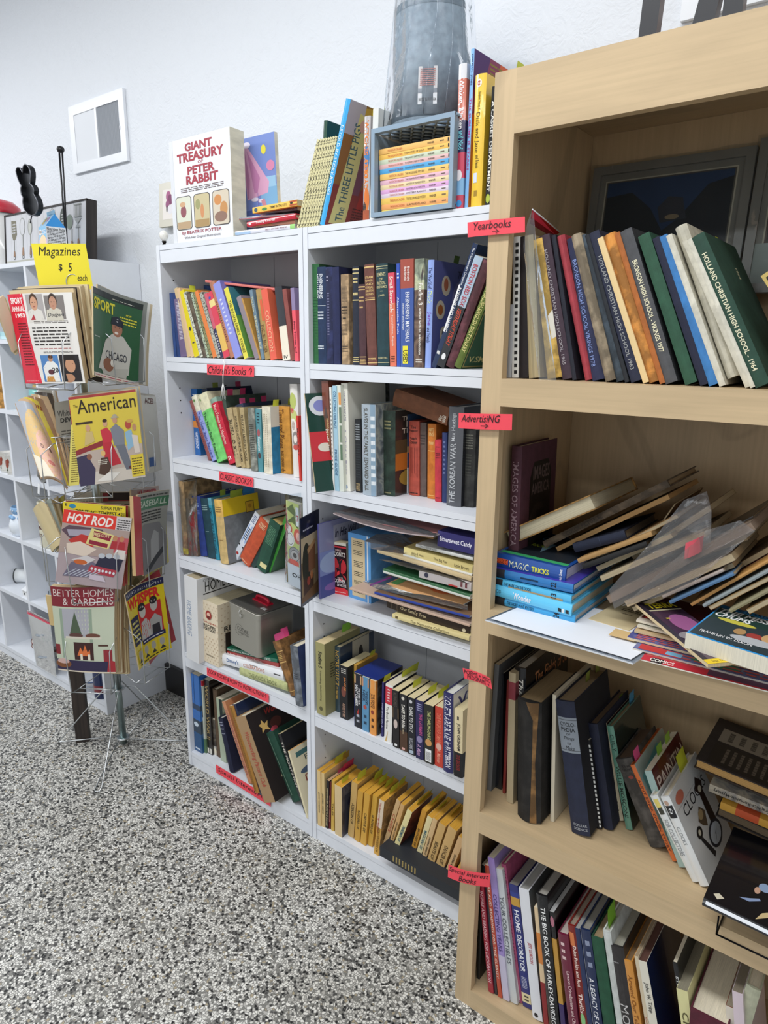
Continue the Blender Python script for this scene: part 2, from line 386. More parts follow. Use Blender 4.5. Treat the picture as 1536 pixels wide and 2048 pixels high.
for (x, y, w_) in ((.9, -1.15, 'before the bookcases'), (-2.2, -1.15, 'before the cube shelf'), (.9, -3.4, 'farther back in the room')):
    t = thing('ceiling_lamp', 'long white fluorescent ceiling lamp '+w_, 'lamp', Matrix.Translation((x, y, 3.04)), 'fluorescent ceiling lamps')
    mb = MB(); mb.box(-1.25, 1.25, -.17, .17, -.0, .008, mat('#f2f3f4', 'plastic')); mb.build('housing', t)

# ------------------------------------------------------------------ white bookcases
LAM = mat('#dfe3ea', 'laminate'); LAMB = mat('#cfd2d6', 'laminate'); SEAM = mat('#8a8f96', 'plastic')
def bookcase(x0, x1, tops, label):
    root = thing('bookcase', label, 'bookcase', Matrix.Translation((x0, 0, 0))); w = x1-x0; D = .283; T = .0155
    for a in (0, w-T):
        mb = MB(); mb.box(a, a+T, 0, D, 0, 1.80, LAM)
        xi = T if a == 0 else w-T; s = 1 if a == 0 else -1
        for zt in [1.8]+tops[1:]:
            for dz in (-.1, -.14, -.18):
                for yy in (.045, .235):
                    mb.face([(xi+s*.0004, yy+.0025*math.cos(k*math.pi/4), zt+dz+.0025*math.sin(k*math.pi/4)) for k in range(8)], mat('#2a2a2c', 'ink'))
        mb.build('side_panel', root)
    mb = MB(); mb.box(T, w-T, D-.004, D, .0, 1.79, LAMB)
    for xx in (w*.36, w*.67): mb.box(xx, xx+.002, D-.0045, D-.004, .06, 1.78, SEAM)
    mb.build('back_panel', root)
    for i, zt in enumerate(tops):
        mb = MB(); mb.box(T+.0005, w-T-.0005, .001, D-.005, zt-.015, zt, LAM); mb.build('shelf', root)
        if i < len(tops)-1:
            zb = [1.748, 1.424, 1.096, .767, .397][i]
            mb = MB(); mb.box(T+.0005, w-T-.0005, .0015, .014, zb, zt-.0165, LAM); mb.box(T+.001, w-T-.001, .004, .012, zt-.017, zt-.0148, SEAM); mb.build('rail', root)
    mb = MB(); mb.box(T+.0005, w-T-.0005, .0025, .015, 0, tops[-1]-.0165, LAM); mb.box(T+.001, w-T-.001, .004, .012, tops[-1]-.017, tops[-1]-.0148, SEAM); mb.build('kick_board', root)
    return root
bookcase(0, .624, [1.80, 1.467, 1.143, .812, .45, .056], 'white laminate bookcase on the left, cookbooks and red signs on it')
bookcase(.6262, 1.25, [1.80, 1.463, 1.132, .812, .447, .055], 'white laminate bookcase in the middle with a blue-grey crate on top')

# ------------------------------------------------------------------ wooden bookcase
def wood_case():
    c = '#c9b08a'; MV = mat(c, 'maple')
    x0, x1 = 1.272, 2.20; yf, yb = -.1885, .225; root = thing('wooden_bookcase', 'tall maple bookcase with a face frame at the right, yearbooks on top shelf', 'bookcase', Matrix.Translation((x0, 0, 0)))
    def along(mb_, name, L):   # grain runs along the board: build vertical, then lay it down
        return mb_.build(name, root)
    def hboard(name, xa, xb, ya, yb_, za, zb):
        # object axes turned so the grain (object z) runs left to right
        mb = MB(); L = xb-xa; mb.box(0, zb-za, ya, yb_, 0, L, MV); o = mb.build(name, root); o.matrix_local = Matrix.Translation((xa-x0, 0, zb)) @ Matrix.Rotation(math.pi/2, 4, 'Y'); return o
    def vboard(name, xa, xb, ya, yb_, za, zb, m=MV):
        mb = MB(); mb.box(xa-x0, xb-x0, ya, yb_, za, zb, m); return mb.build(name, root)
    vboard('stile', x0, 1.3135, yf, yf+.019, 0, 1.9704); vboard('stile', x1-.042, x1, yf, yf+.019, 0, 1.9704)
    hboard('top_rail', 1.3135, x1-.042, yf, yf+.019, 1.8701, 1.9704)
    for zb, zt in ((1.4067, 1.4577), (.948, 1.0), (.4782, .5305), (0, .0486)): hboard('rail', 1.3135, x1-.042, yf, yf+.019, zb, zt)
    vboard('side_panel', x0+.001, x0+.014, yf+.019, yb, 0, 1.955); vboard('side_panel', x1-.019, x1-.002, yf+.019, yb, 0, 1.955)
    for zt in (1.4577, 1.0, .5305, .0486): hboard('shelf', x0+.0145, x1-.0195, yf+.0192, yb-.006, zt-.018, zt-.0002)
    hboard('top_board', x0+.001, x1-.002, yf+.0192, yb, 1.9555, 1.9704)
    vboard('back_panel', x0+.0145, x1-.0195, yb-.006, yb, .03, 1.955)
    return root
wood_case()

# ------------------------------------------------------------------ white cube unit at the left
def cube_unit():
    x1 = -.543; n = 5; w = .2945; x0 = x1-n*w-.018; D = .298
    root = thing('cube_shelf', 'white open cube shelf unit behind the magazine rack', 'shelf', Matrix.Translation((x0, 0, 0))); T = .017
    mb = MB(); mb.box(x1-x0-T, x1-x0, 0, D, 0, 1.802, LAM); mb.build('side_panel', root); mb = MB(); mb.box(0, T, 0, D, 0, 1.802, LAM); mb.build('side_panel', root)
    for i in range(1, n):
        mb = MB(); a = x1-x0-i*w-T*.5-.009; mb.box(a, a+T, .0015, D-.005, .035, 1.79, LAM); mb.build('divider', root)
    for zt in (1.8015, 1.513, 1.222, .932, .645, .36, .052):
        mb = MB(); mb.box(T, x1-x0-T, .001, D-.004, zt-T, zt, LAM); mb.build('shelf', root)
    mb = MB(); mb.box(T, x1-x0-T, .004, .015, 0, .034, LAM); mb.build('kick_board', root)
    mb = MB(); mb.box(T, x1-x0-T, D-.004, D, .03, 1.79, mat('#c6cacf', 'laminate')); mb.build('back_panel', root)
cube_unit()

# ------------------------------------------------------------------ wall vents
def vent(x0, x1, z0, z1, label, slots=True):
    root = thing('wall_vent', label, 'vent', Matrix.Translation((x0, .3, z0))); w = x1-x0; h = z1-z0; m = mat('#eceff4', 'plastic'); b = .034
    mb = MB(); mb.box(0, b, -.012, -.001, 0, h, m); mb.box(w-b, w, -.012, -.001, 0, h, m); mb.box(b, w-b, -.012, -.001, 0, b, m); mb.box(b, w-b, -.012, -.001, h-b, h, m); mb.box(w*.5-.006, w*.5+.006, -.012, -.001, b, h-b, m); mb.build('frame', root)
    mb = MB(); mb.box(b, w-b, -.003, -.0008, b, h-b, mat('#16181c', 'ink')); mb.build('duct_backing', root)
    for k, (a, c_) in enumerate(((b, w*.5-.006), (w*.5+.006, w-b))):
        mb = MB(); n = 16
        for i in range(n):
            xx = a+(c_-a)*(i+.5)/n; hw = (c_-a)/n*(.62 if k == 0 else .3); an = math.radians(24 if k == 0 else 80)
            M_ = Matrix.Translation((xx, -.0075, 0)) @ Matrix.Rotation(an, 4, 'Z'); mb.box(-hw, hw, -.0004, .0004, b, h-b, m if k == 0 else mat('#c9ced6', 'plastic'), M_)
        mb.build('louvres', root)
    if slots:
        mb = MB(); mb.box(w-b-.07+.07, w-b+.004, -.014, -.012, h*.45, h*.5, m); mb.build('damper_lever', root)
vent(-.938, -.556, 2.168, 2.412, 'white metal wall vent above the magazine rack')
a = at(1363, 47, y=.3); vent(a.x, a.x+.42, a.z, a.z+.26, 'white wall vent behind the black letters, top right')

# ------------------------------------------------------------------ shelf signs
PINK = '#ef4a58'
def sign(name, label, cat, quad, y, texts, face=PINK, thick=.0004, bend=0, group=None, kind='paper'):
    "quad: TL, TR, BR, BL pixels on the plane y"
    TL, TR, BR, BL = [at(*q, y=y) for q in quad]
    return sheet(name, label, cat, BL, BR, TL, thick, texts, face, kind, face, bend=bend, part='card', nu=12, nv=2, group=group)
def hw(t, u0, v0, u1, v1, sh=.25, c='#1a1214'): return ('t', t, u0, v0, u1, v1, c, 'r', 0.0, sh)
A = cr(320, 530, 5.12); sign('shelf_sign', "pink handwritten sign reading Children's Books", 'sign', [A(480, 1018), A(962, 1045), A(962, 1145), A(482, 1122)], -.002, [hw("Children's Books \u2191", .03, .12, .97, .9)])
A = cr(340, 940, 5.486); sign('shelf_sign', 'pink handwritten sign reading Classic Books', 'sign', [A(538, 12), A(915, 82), A(912, 192), A(540, 112)], -.002, [hw('CLASSIC BOOKS\u2191', .03, .18, .97, .85)])
A = cr(350, 1130, 5.297); sign('shelf_sign', 'long pink sign reading Cook Books and How To Instructions', 'sign', [A(336, 1086), A(990, 1388), A(992, 1462), A(338, 1168)], -.002, [hw('COOK BOOKS & HOW TO INSTRUCTIONS\u2191', .03, .4, .97, .95)])
A = cr(370, 1330, 5.689); sign('shelf_sign', 'pink sign reading Special Interest low on the left bookcase', 'sign', [A(348, 1130), A(975, 1540), A(975, 1612), A(356, 1225)], -.002, [hw('Special Interest/Misc', .04, .2, .98, .85)])
A = cr(920, 400, 4.042); sign('shelf_sign', 'pink sign reading Yearbooks taped to the wooden stile', 'sign', [A(60, 182), A(528, 125), A(525, 262), A(62, 302)], -.1935, [hw('Yearbooks', .12, .42, .78, .92), hw('\u2192', .44, .08, .6, .36, 0)], bend=.003)
sign('shelf_sign', 'pink sign reading Advertising taped to the wooden stile', 'sign', [(917.5, 826), (1024.5, 826.7), (1023.5, 860.6), (917, 856.6)], -.1935, [hw('AdvertisiNG', .06, .45, .8, .92), hw('\u2192', .4, .08, .65, .38, 0)], bend=.004)
A = cr(920, 1250, 4.267); sign('shelf_sign', 'small curled pink sign ending in Programs on wooden stile', 'sign', [A(22, 368), A(275, 475), A(275, 550), A(38, 458)], -.195, [hw('POEMS + MISC', .02, .5, .98, .9), hw('PROGRAMS \u2192', .1, .08, .9, .48)], bend=-.006)
A = cr(890, 1660, 3.938); sign('shelf_sign', 'curled pink sign reading Special Interest Books on wooden stile', 'sign', [A(28, 270), A(345, 335), A(350, 450), A(22, 370)], -.195, [hw('Special Interest', .03, .5, .97, .92), hw('Books', .3, .08, .72, .5)], bend=.007)
mb = MB()
pts = [at(447, 719, y=-.004), at(449, 726, y=-.01), at(447, 740, y=-.008), at(446, 752, y=-.008), at(446, 765, y=-.008)]
mb.tube(pts, .0014, mat('#f0f0ee', 'paper'), 6)
rnd = random.Random(4)
for i in range(16):
    b_ = pts[-1]; mb.tube([b_, b_+Vector((rnd.uniform(-.006, .006), rnd.uniform(-.004, .002), -.02)), b_+Vector((rnd.uniform(-.01, .01), rnd.uniform(-.006, .002), -rnd.uniform(.035, .05)))], .0005, mat('#f0f0ee', 'paper'), 3)
tag(mb.build('frayed_string'), "white frayed string hanging over the Children's Books sign", 'string')
# ------------------------------------------------------------------ the books, shelf by shelf: pose (x, y, z, lean, yaw, thickness, height, depth), label, look, group, name, category
G = ["picture books on the children's shelf", 'readers on the classic books shelf', 'old books on the third shelf of the left bookcase', 'cook books on the fourth shelf', 'lying cookbooks below the tin', 'special interest books on the bottom shelf', 'old and technical books on the top shelf of the middle bookcase', 'history and hobby books on the second shelf of the middle bookcase', 'books and magazines on the third shelf of the middle bookcase', 'flat stack on the third shelf', 'paperbacks on the fourth shelf of the middle bookcase', 'yellow-edged paperbacks on the bottom shelf', 'yearbooks on the top shelf of the wooden bookcase', 'blue books stacked on the advertising shelf', 'large old books on the third shelf of the wooden bookcase', 'special interest books on the bottom wooden shelf', 'flat storybooks stacked on top of the left bookcase', "speckled gold-edged children's books in a row on the middle bookcase", "children's mystery paperbacks stacked in the crate"]
BOOKS = [
((.0354,.014,1.4673,-.0216,0,.0142,.1933,.17),"dark blue book against left side of children's shelf",dict(k='h',c='#24427a'),0),
((.0516,.014,1.4673,-.0496,0,.0186,.192,.17),"second dark blue book from left of children's shelf",dict(k='h',c='#1f3a70'),0),
((.0716,.014,1.4673,-.0999,0,.0327,.175,.15),"short purple-grey book with white lettered spine on children's shelf",dict(k='p',c='#6f5f80',sa=[('b',.25,.3,.75,.95,'#d8d4e0',26)]),0),
((.1061,.014,1.4673,-.2273,0,.016,.2102,.16),"cream thin book left of the yellow one on children's shelf",dict(k='p',c='#cdb286'),0),
((.1232,.014,1.4673,-.2522,0,.0164,.2096,.16),"tan thin book touching the yellow book on children's shelf",dict(k='p',c='#d8b68e'),0),
((.141,.014,1.4673,-.3112,0,.0265,.2033,.17),"bright yellow book with black marks on children's shelf",dict(k='p',c='#dcc914',ra=[('b',.1,.2,.3,.9,'#222222',9)],sa=[('e',.5,.42,.2,.03,'#333333'),('r',.3,.2,.7,.22,'#444444')],tabs=[(.2,'#d8e04a')]),0),
((.1676,.014,1.4673,-.3387,0,.016,.2014,.16),'white thin book with black speckled spine beside yellow book',dict(k='p',c='#d2d4c4',m='speckle'),0),
((.1836,.014,1.4673,-.3519,0,.0188,.1995,.17),'dark brown picture book between two speckled spines',dict(k='p',c='#4f4238',m='picture'),0),
((.2022,.014,1.4673,-.3332,0,.0112,.1999,.16),"pale green speckled thin book in middle of children's shelf",dict(k='p',c='#b4c2a8',m='speckle'),0),
((.2138,.014,1.4673,-.3394,0,.016,.2,.16),"dark olive patterned book left of orange one on children's shelf",dict(k='p',c='#8a8a60',m='speckle'),0),
((.2302,.014,1.4673,-.3773,0,.0195,.2047,.17),"orange spined thin book leaning on children's shelf",dict(k='p',c='#e07f40'),0),
((.2497,.014,1.4673,-.358,0,.0153,.2,.17),"grey speckled book right of orange spine on children's shelf",dict(k='p',c='#b5b6a8',m='speckle'),0),
((.2659,.014,1.4673,-.3325,0,.0141,.1948,.17),'thin book with pink top and navy lower spine',dict(k='p',c='#c95a6e',bands=[(0,.45,'#2b2d50')],sa=[('b',.3,.08,.7,.4,'#e0e0e8',8)]),0),
((.2806,.014,1.4673,-.3546,0,.0267,.1966,.19),'red book with yellow middle band and picture spine',dict(k='g',c='#d63a52',bands=[(.1,.5,'#e3b95a'),(.78,.88,'#e9d48a')],sa=[('e',.4,.92,.2,.02,'#3355aa')]),0),
((.3065,.014,1.4673,-.36,0,.0236,.2287,.19),'tall brownish pink book under the lying red folder',dict(k='h',c='#b87c62',sa=[('b',.35,.2,.6,.75,'#6d3a2a',18)]),0),
((.3299,.014,1.4673,-.3866,0,.0322,.226,.2),'tall periwinkle book with white script spine',dict(k='g',c='#8d93dc',r='#7a78c0',sa=[('b',.3,.3,.6,.8,'#dde0f5',9)],ra=[('e',.4,.45,.2,.2,'#7fbf5a'),('e',.35,.7,.12,.1,'#b58ad0')]),0),
((.3699,.014,1.4673,-.3762,0,.0193,.2101,.2),'yellow spined book with green and teal picture cover',dict(k='g',c='#e0d648',r='#6fa352',tt=[('THE INDIAN FAMILY   STORIES','#6b6a1a',.08,.82)],ra=[('r',0,.6,1,1,'#3a7a86'),('p',[(.1,.75),(.6,.95),(.9,.55)],'#87a9a6'),('r',.3,.05,.8,.2,'#e8ead8'),('r',.2,.35,.7,.5,'#203a50')]),0),
((.4155,.014,1.4673,-.3901,0,.0193,.1841,.16),'grey-mauve book right of green picture cover',dict(k='p',c='#8d8189'),0),
((.4346,.014,1.4673,-.3848,0,.0061,.1803,.16),'thin ochre patterned book behind the blue-grey village book',dict(k='p',c='#bb8d46'),0),
((.4414,.014,1.4673,-.2201,0,.0131,.1934,.17),'blue-grey book lettered The New Friendly Village',dict(k='h',c='#6f8798',tt=[('The New   FRIENDLY VILLAGE','#d9d6ae',.15,.9)]),0),
((.455,.014,1.4673,-.1577,0,.0209,.1918,.17),"tan cloth book with red lettering on children's shelf",dict(k='h',c='#b09156',tt=[('ENGLISH READER','#5f3d20',.1,.5)],sa=[('r',.62,.55,.95,.85,'#d8603c')]),0),
((.4796,.014,1.4673,-.1634,0,.0249,.1906,.2),'orange-red patterned book with grey cover panel',dict(k='g',c='#e45f48',r='#e86f50',rm='paper',tt=[('COLLECTION','#f3b08a',.12,.7)],ra=[('r',.2,.4,.8,.85,'#8f93a6'),('r',.2,.18,.8,.4,'#c98a50')]),0),
((.5284,.014,1.4673,-.1359,0,.0283,.1947,.2),'tall book with black upper and cream lower spine',dict(k='g',c='#2d2f35',bands=[(0,.47,'#efe6d2')],tt=[('IV','#333333',.02,.07,'r')]),0),
((.5572,.014,1.4673,-.1545,0,.0174,.1884,.18),'brown-red cloth book with bands near right end',dict(k='h',c='#8e4c46'),0),
((.5751,.014,1.4673,-.0657,0,.0133,.1897,.2),'book with lilac top and pink lower spine at right end',dict(k='p',c='#ec5a68',bands=[(.7,1,'#8d7fa4')],tt=[('Betty Teacher and','#5b1a2a',.12,.55)]),0),
((.4907,.03,1.6536,-1.4579,0,.0061,.3023,.2),"thin red folder lying tilted across children's books",dict(k='p',c='#d4736c',pg='#cfc4b4'),-1,'folder','folder'),
((.016,.13,1.475,.165,0,.0471,.2191,.15),"dark blue book standing behind the speckled children's books",dict(k='h',c='#1d3c70')),
((.0205,.0879,1.1433,-.0206,0,.0295,.2198,.16),'blue book with orange band at left of classic shelf',dict(k='g',c='#1f62a8',bands=[(.42,.52,'#e0892c')],r='#2a6aa6',tt=[('WATERFRONT','#e8eef8',.1,.36),('RIPLEY','#e8eef8',.7,.92)],ra=[('e',.4,.3,.3,.1,'#c03a2a'),('r',.1,.42,.9,.52,'#e0892c'),('e',.5,.1,.3,.08,'#dfe3e6')]),1),
((.1491,.0397,1.1433,-.4195,0,.016,.2012,.14),'faded maroon thin reader leaning on classic shelf',dict(k='h',c='#93504e',sa=[('b',.3,.2,.7,.85,'#5f2f30',20)]),1),
((.1749,.0326,1.1433,-.4226,0,.0261,.2171,.15),'basic reader with lilac-blue lower spine and cream top',dict(k='h',c='#94a0da',bands=[(.76,1,'#ddd9c2')],tt=[('The New Basic Readers','#3d4590',.05,.74)],sa=[('e',.45,.93,.2,.02,'#5f8a4a')]),1),
((.2074,.0274,1.1433,-.3979,0,.0499,.2198,.15),'basic reader with green lower spine and cream top',dict(k='h',c='#76cf70',bands=[(.76,1,'#ddd9b8')],tt=[('The New Basic Readers','#2a5f38',.05,.74,'d',(.1,.42))],sa=[('e',.25,.93,.1,.02,'#5f8a4a')]),1),
((.2604,.0302,1.1433,-.385,0,.0314,.2114,.15),'red reader lettered More Friends and Neighbors',dict(k='h',c='#c9213c',bands=[(.93,1,'#8aa596')],tt=[('More Friends and Neighbors','#f1ccc0',.3,.9),('2','#f5e0d8',.06,.12,'r')]),1),
((.3035,.0212,1.1433,-.1949,0,.0243,.1804,.14),'tan reader lettered Buffalo Bill',dict(k='h',c='#b9a47a',tt=[('BUFFALO BILL','#2d2418',.18,.8)]),1),
((.3253,.0236,1.1433,-.1616,0,.018,.1824,.14),'tan reader lettered Squanto and the Pilgrims',dict(k='h',c='#b59f72',tt=[('SQUANTO AND THE PILGRIMS','#2d2418',.1,.86)]),1),
((.337,.0297,1.1433,-.1006,0,.019,.1826,.14),'tan reader lettered Friday the Arapaho Indian',dict(k='h',c='#b8a478',tt=[('FRIDAY-THE ARAPAHO INDIAN','#2d2418',.12,.88)]),1),
((.3815,.012,1.1433,-.0367,0,.028,.1855,.15),'worn grey cloth book on the classic shelf',dict(k='h',c='#8f9187',m='worn',sa=[('b',.15,.25,.85,.75,'#3a3a34',18),('r',0,.98,.05,1,'#e07a4a')]),1),
((.4047,.0185,1.1433,-.0101,0,.0245,.1853,.15),'teal book lettered Companion Library',dict(k='g',c='#4c8c96',tt=[('Companion','#e9f1ee',.34,.56)],sa=[('e',.5,.45,.36,.25,'#5f9aa2'),('e',.5,.62,.25,.06,'#a5555a'),('e',.5,.26,.25,.05,'#4d3c3c'),('b',.3,.76,.7,.95,'#20404a',4)]),1),
((.4412,.0096,1.1433,-.0155,0,.0354,.1942,.15),'cream book with blue front cover on classic shelf',dict(k='h',c='#e2dac4',r='#2583b4',sa=[('b',.15,.1,.3,.9,'#a89c80',30),('b',.4,.1,.5,.9,'#a89c80',30),('b',.62,.1,.7,.9,'#a89c80',30)],ra=[('r',0,.7,1,1,'#d9dcd2'),('t','En',.1,.84,.8,.94,'#1a1a1a'),('t','Br',.1,.72,.8,.82,'#1a1a1a')],tabs=[(.2,'#d8e04a'),(.6,'#d8e04a')]),1),
((.4681,.0445,1.1433,-.0151,0,.0492,.1949,.15),'mustard book lettered Times and Places',dict(k='h',c='#cf913a',tt=[('Times and Places','#6a3d12',.38,.96,'d',(.12,.6)),('BASIC READERS','#6a3d12',.1,.34,'d',(.25,.55)),('+','#6a3d12',.02,.08,'r',(.2,.6))]),1),
((.1612,.06,1.1433,-.2569,0,.028,.2289,.19),'tall navy book rising behind the basic readers',dict(k='h',c='#1f2942',r='#1f2942',tabs=[(.7,'#c03a66'),(.2,'#7d8a3a')]),1),
((.2358,.05,1.1433,-.0985,0,.0175,.2099,.17),'grey-green book with pink notes behind red reader',dict(k='h',c='#45584c',pg='#c7bca0',tabs=[(.1,'#d63f72',.02),(.4,'#d63f72',.02)]),1),
((.3311,.045,1.1433,-.2763,0,.0384,.1902,.16),'navy book with pink notes behind the tan readers',dict(k='h',c='#2a3550',tabs=[(.05,'#ef5f9a',.018),(.3,'#d63f72',.016),(.6,'#d63f72',.02)]),1),
((.5469,.0236,1.1433,-.0317,0,.029,.2613,.11),'tall white binder with floral pattern on classic shelf',dict(k='p',c='#e3e0da',hard=True,sa=[('e',.4,.82,.45,.09,'#b9c46a'),('e',.5,.66,.4,.07,'#c6ce7e'),('e',.3,.72,.25,.03,'#c9584e'),('e',.4,.56,.4,.08,'#efe9e0'),('e',.4,.56,.25,.05,'#b9aaa0'),('e',.6,.42,.4,.08,'#8d8a86'),('e',.6,.42,.22,.045,'#efe9e0'),('e',.6,.33,.35,.03,'#c9584e')]),1,'binder','binder'),
((.601,-.004,1.1433,-.0476,0,.007,.1795,.1),'thin red spined book pressed against floral binder',dict(k='p',c='#cf3a30',tt=[('BETTER BUILT','#2a1212',.3,.9)]),1),
((.0307,.0046,.8123,-.0063,0,.0273,.2533,.16),'worn brown book in a plastic sleeve, leftmost of its shelf',dict(k='h',c='#8d7350',m='worn',bands=[(.02,.1,'#d6c232')]),2),
((.0509,.0107,.8123,-.0158,0,.0236,.1979,.15),'worn grey-brown book second from left, beside sleeved one',dict(k='h',c='#5e5446',m='worn'),2),
((.0648,.0196,.8123,-.0719,0,.0265,.1988,.15),'faded brown book next to royal blue volume',dict(k='h',c='#75624d',m='worn'),2),
((.0791,.0341,.8123,-.1149,0,.0428,.2032,.16),'royal blue cloth book on third shelf',dict(k='h',c='#263a80',sa=[('b',.2,.82,.8,.9,'#8fa0c8',2),('b',.2,.7,.8,.78,'#6478b0',3)]),2),
((.1212,.0375,.8123,-.1411,0,.0416,.2004,.16),'dark teal cloth book on third shelf',dict(k='h',c='#173f4c',sa=[('b',.2,.8,.85,.9,'#8ca7a8',3),('b',.3,.44,.7,.46,'#8ca7a8',1)]),2),
((.1608,.0406,.8123,-.1455,0,.0188,.2077,.16),'thin teal book lettered Elementary Principles of Economics',dict(k='h',c='#2c8ba4',bands=[(.88,1,'#5f9fb0')],tt=[('ELEMENTARY PRINCIPLES OF ECONOMICS','#0f2e3c',.1,.84)],tabs=[(.3,'#a8bf4a')]),2),
((.2002,.0266,.8123,-.0962,0,.0397,.211,.155),'tan book with yellow and grey front cover',dict(k='h',c='#cbae74',r='#7c7f82',bands=[(.74,1,'#e0b560')],wrap=False,ra=[('r',0,.74,1,1,'#e8c41c'),('p',[(.62,.72),(.86,.72),(.86,.9),(.62,.9)],'#4a3a14'),('p',[(.635,.73),(.845,.73),(.845,.89),(.635,.89)],'#d9a92a'),('e',.74,.82,.05,.035,'#b8861f')],sa=[('b',.15,.8,.85,.9,'#8a6a3a',3),('b',.3,.36,.7,.38,'#8a6a3a',1)],tabs=[(.35,'#b0c243',.02,.05),(.7,'#3f8fd0',.022,.05)]),2),
((.2148,.0646,.8255,.6038,0,.0233,.2157,.15),'white book with blue picture spine leaning right',dict(k='g',c='#dfe4ec',sa=[('r',.1,.4,.9,.75,'#9db6dc'),('r',0,.3,1,.33,'#1c1c22'),('e',.5,.16,.25,.025,'#b0302a'),('b',.2,.8,.8,.95,'#334a80',5),('b',.2,.45,.8,.7,'#33405c',6)],tabs=[(.75,'#c8304f')]),2),
((.2644,.0539,.8404,.603,0,.0495,.1851,.155),'brick red cloth book leaning right on third shelf',dict(k='h',c='#c2522f',tt=[('WEST','#e9c9a0',.9,.95,'r'),('POINT','#e9c9a0',.84,.89,'r')],sa=[('b',.2,.02,.8,.05,'#e9c9a0',1)]),2),
((.3016,.062,.8255,.5143,0,.0269,.1543,.155),'narrow slate green book between red and green books',dict(k='h',c='#2c4440'),2),
((.3521,.043,.8303,.4098,0,.0452,.1825,.16),'dark green embossed book with paper shelf mark',dict(k='h',c='#1c4a38',sa=[('r',.35,.08,.95,.17,'#d9cf96'),('b',.2,.55,.85,.9,'#5f9070',14)],pg='#c8a868'),2),
((.3801,.0625,.8218,.4533,0,.0216,.2096,.15),'bright green thin book leaning against plastic-edged binder',dict(k='g',c='#4a9a42',r='#2c5f34',ra=[('e',.3,.5,.1,.1,'#5f9a5a'),('e',.5,.3,.08,.08,'#5f9a5a')]),2),
((.4962,.037,.8125,.0154,0,.0158,.2706,.14),'olive edged album beside the floral box',dict(k='h',c='#6b5f38'),2,'album','album'),
((.0619,-.025,.4531,.0418,0,.0667,.305,.25),'white ring binder lettered Home Baking',dict(k='p',hard=True,c='#d9dadb',bulge=0,tt=[('HOME BAKING','#8c9db5',.3,.72,'d',(.15,.5),0,.2)],ra=[('r',.1,.8,.96,.812,'#333333'),('t','HOME BAKING',.13,.82,.96,.96,'#2a2a2a','r',0),('t','creative',.1,.955,.4,.99,'#444444','r',0,.3)],pg='#a99c80'),3,'binder','binder'),
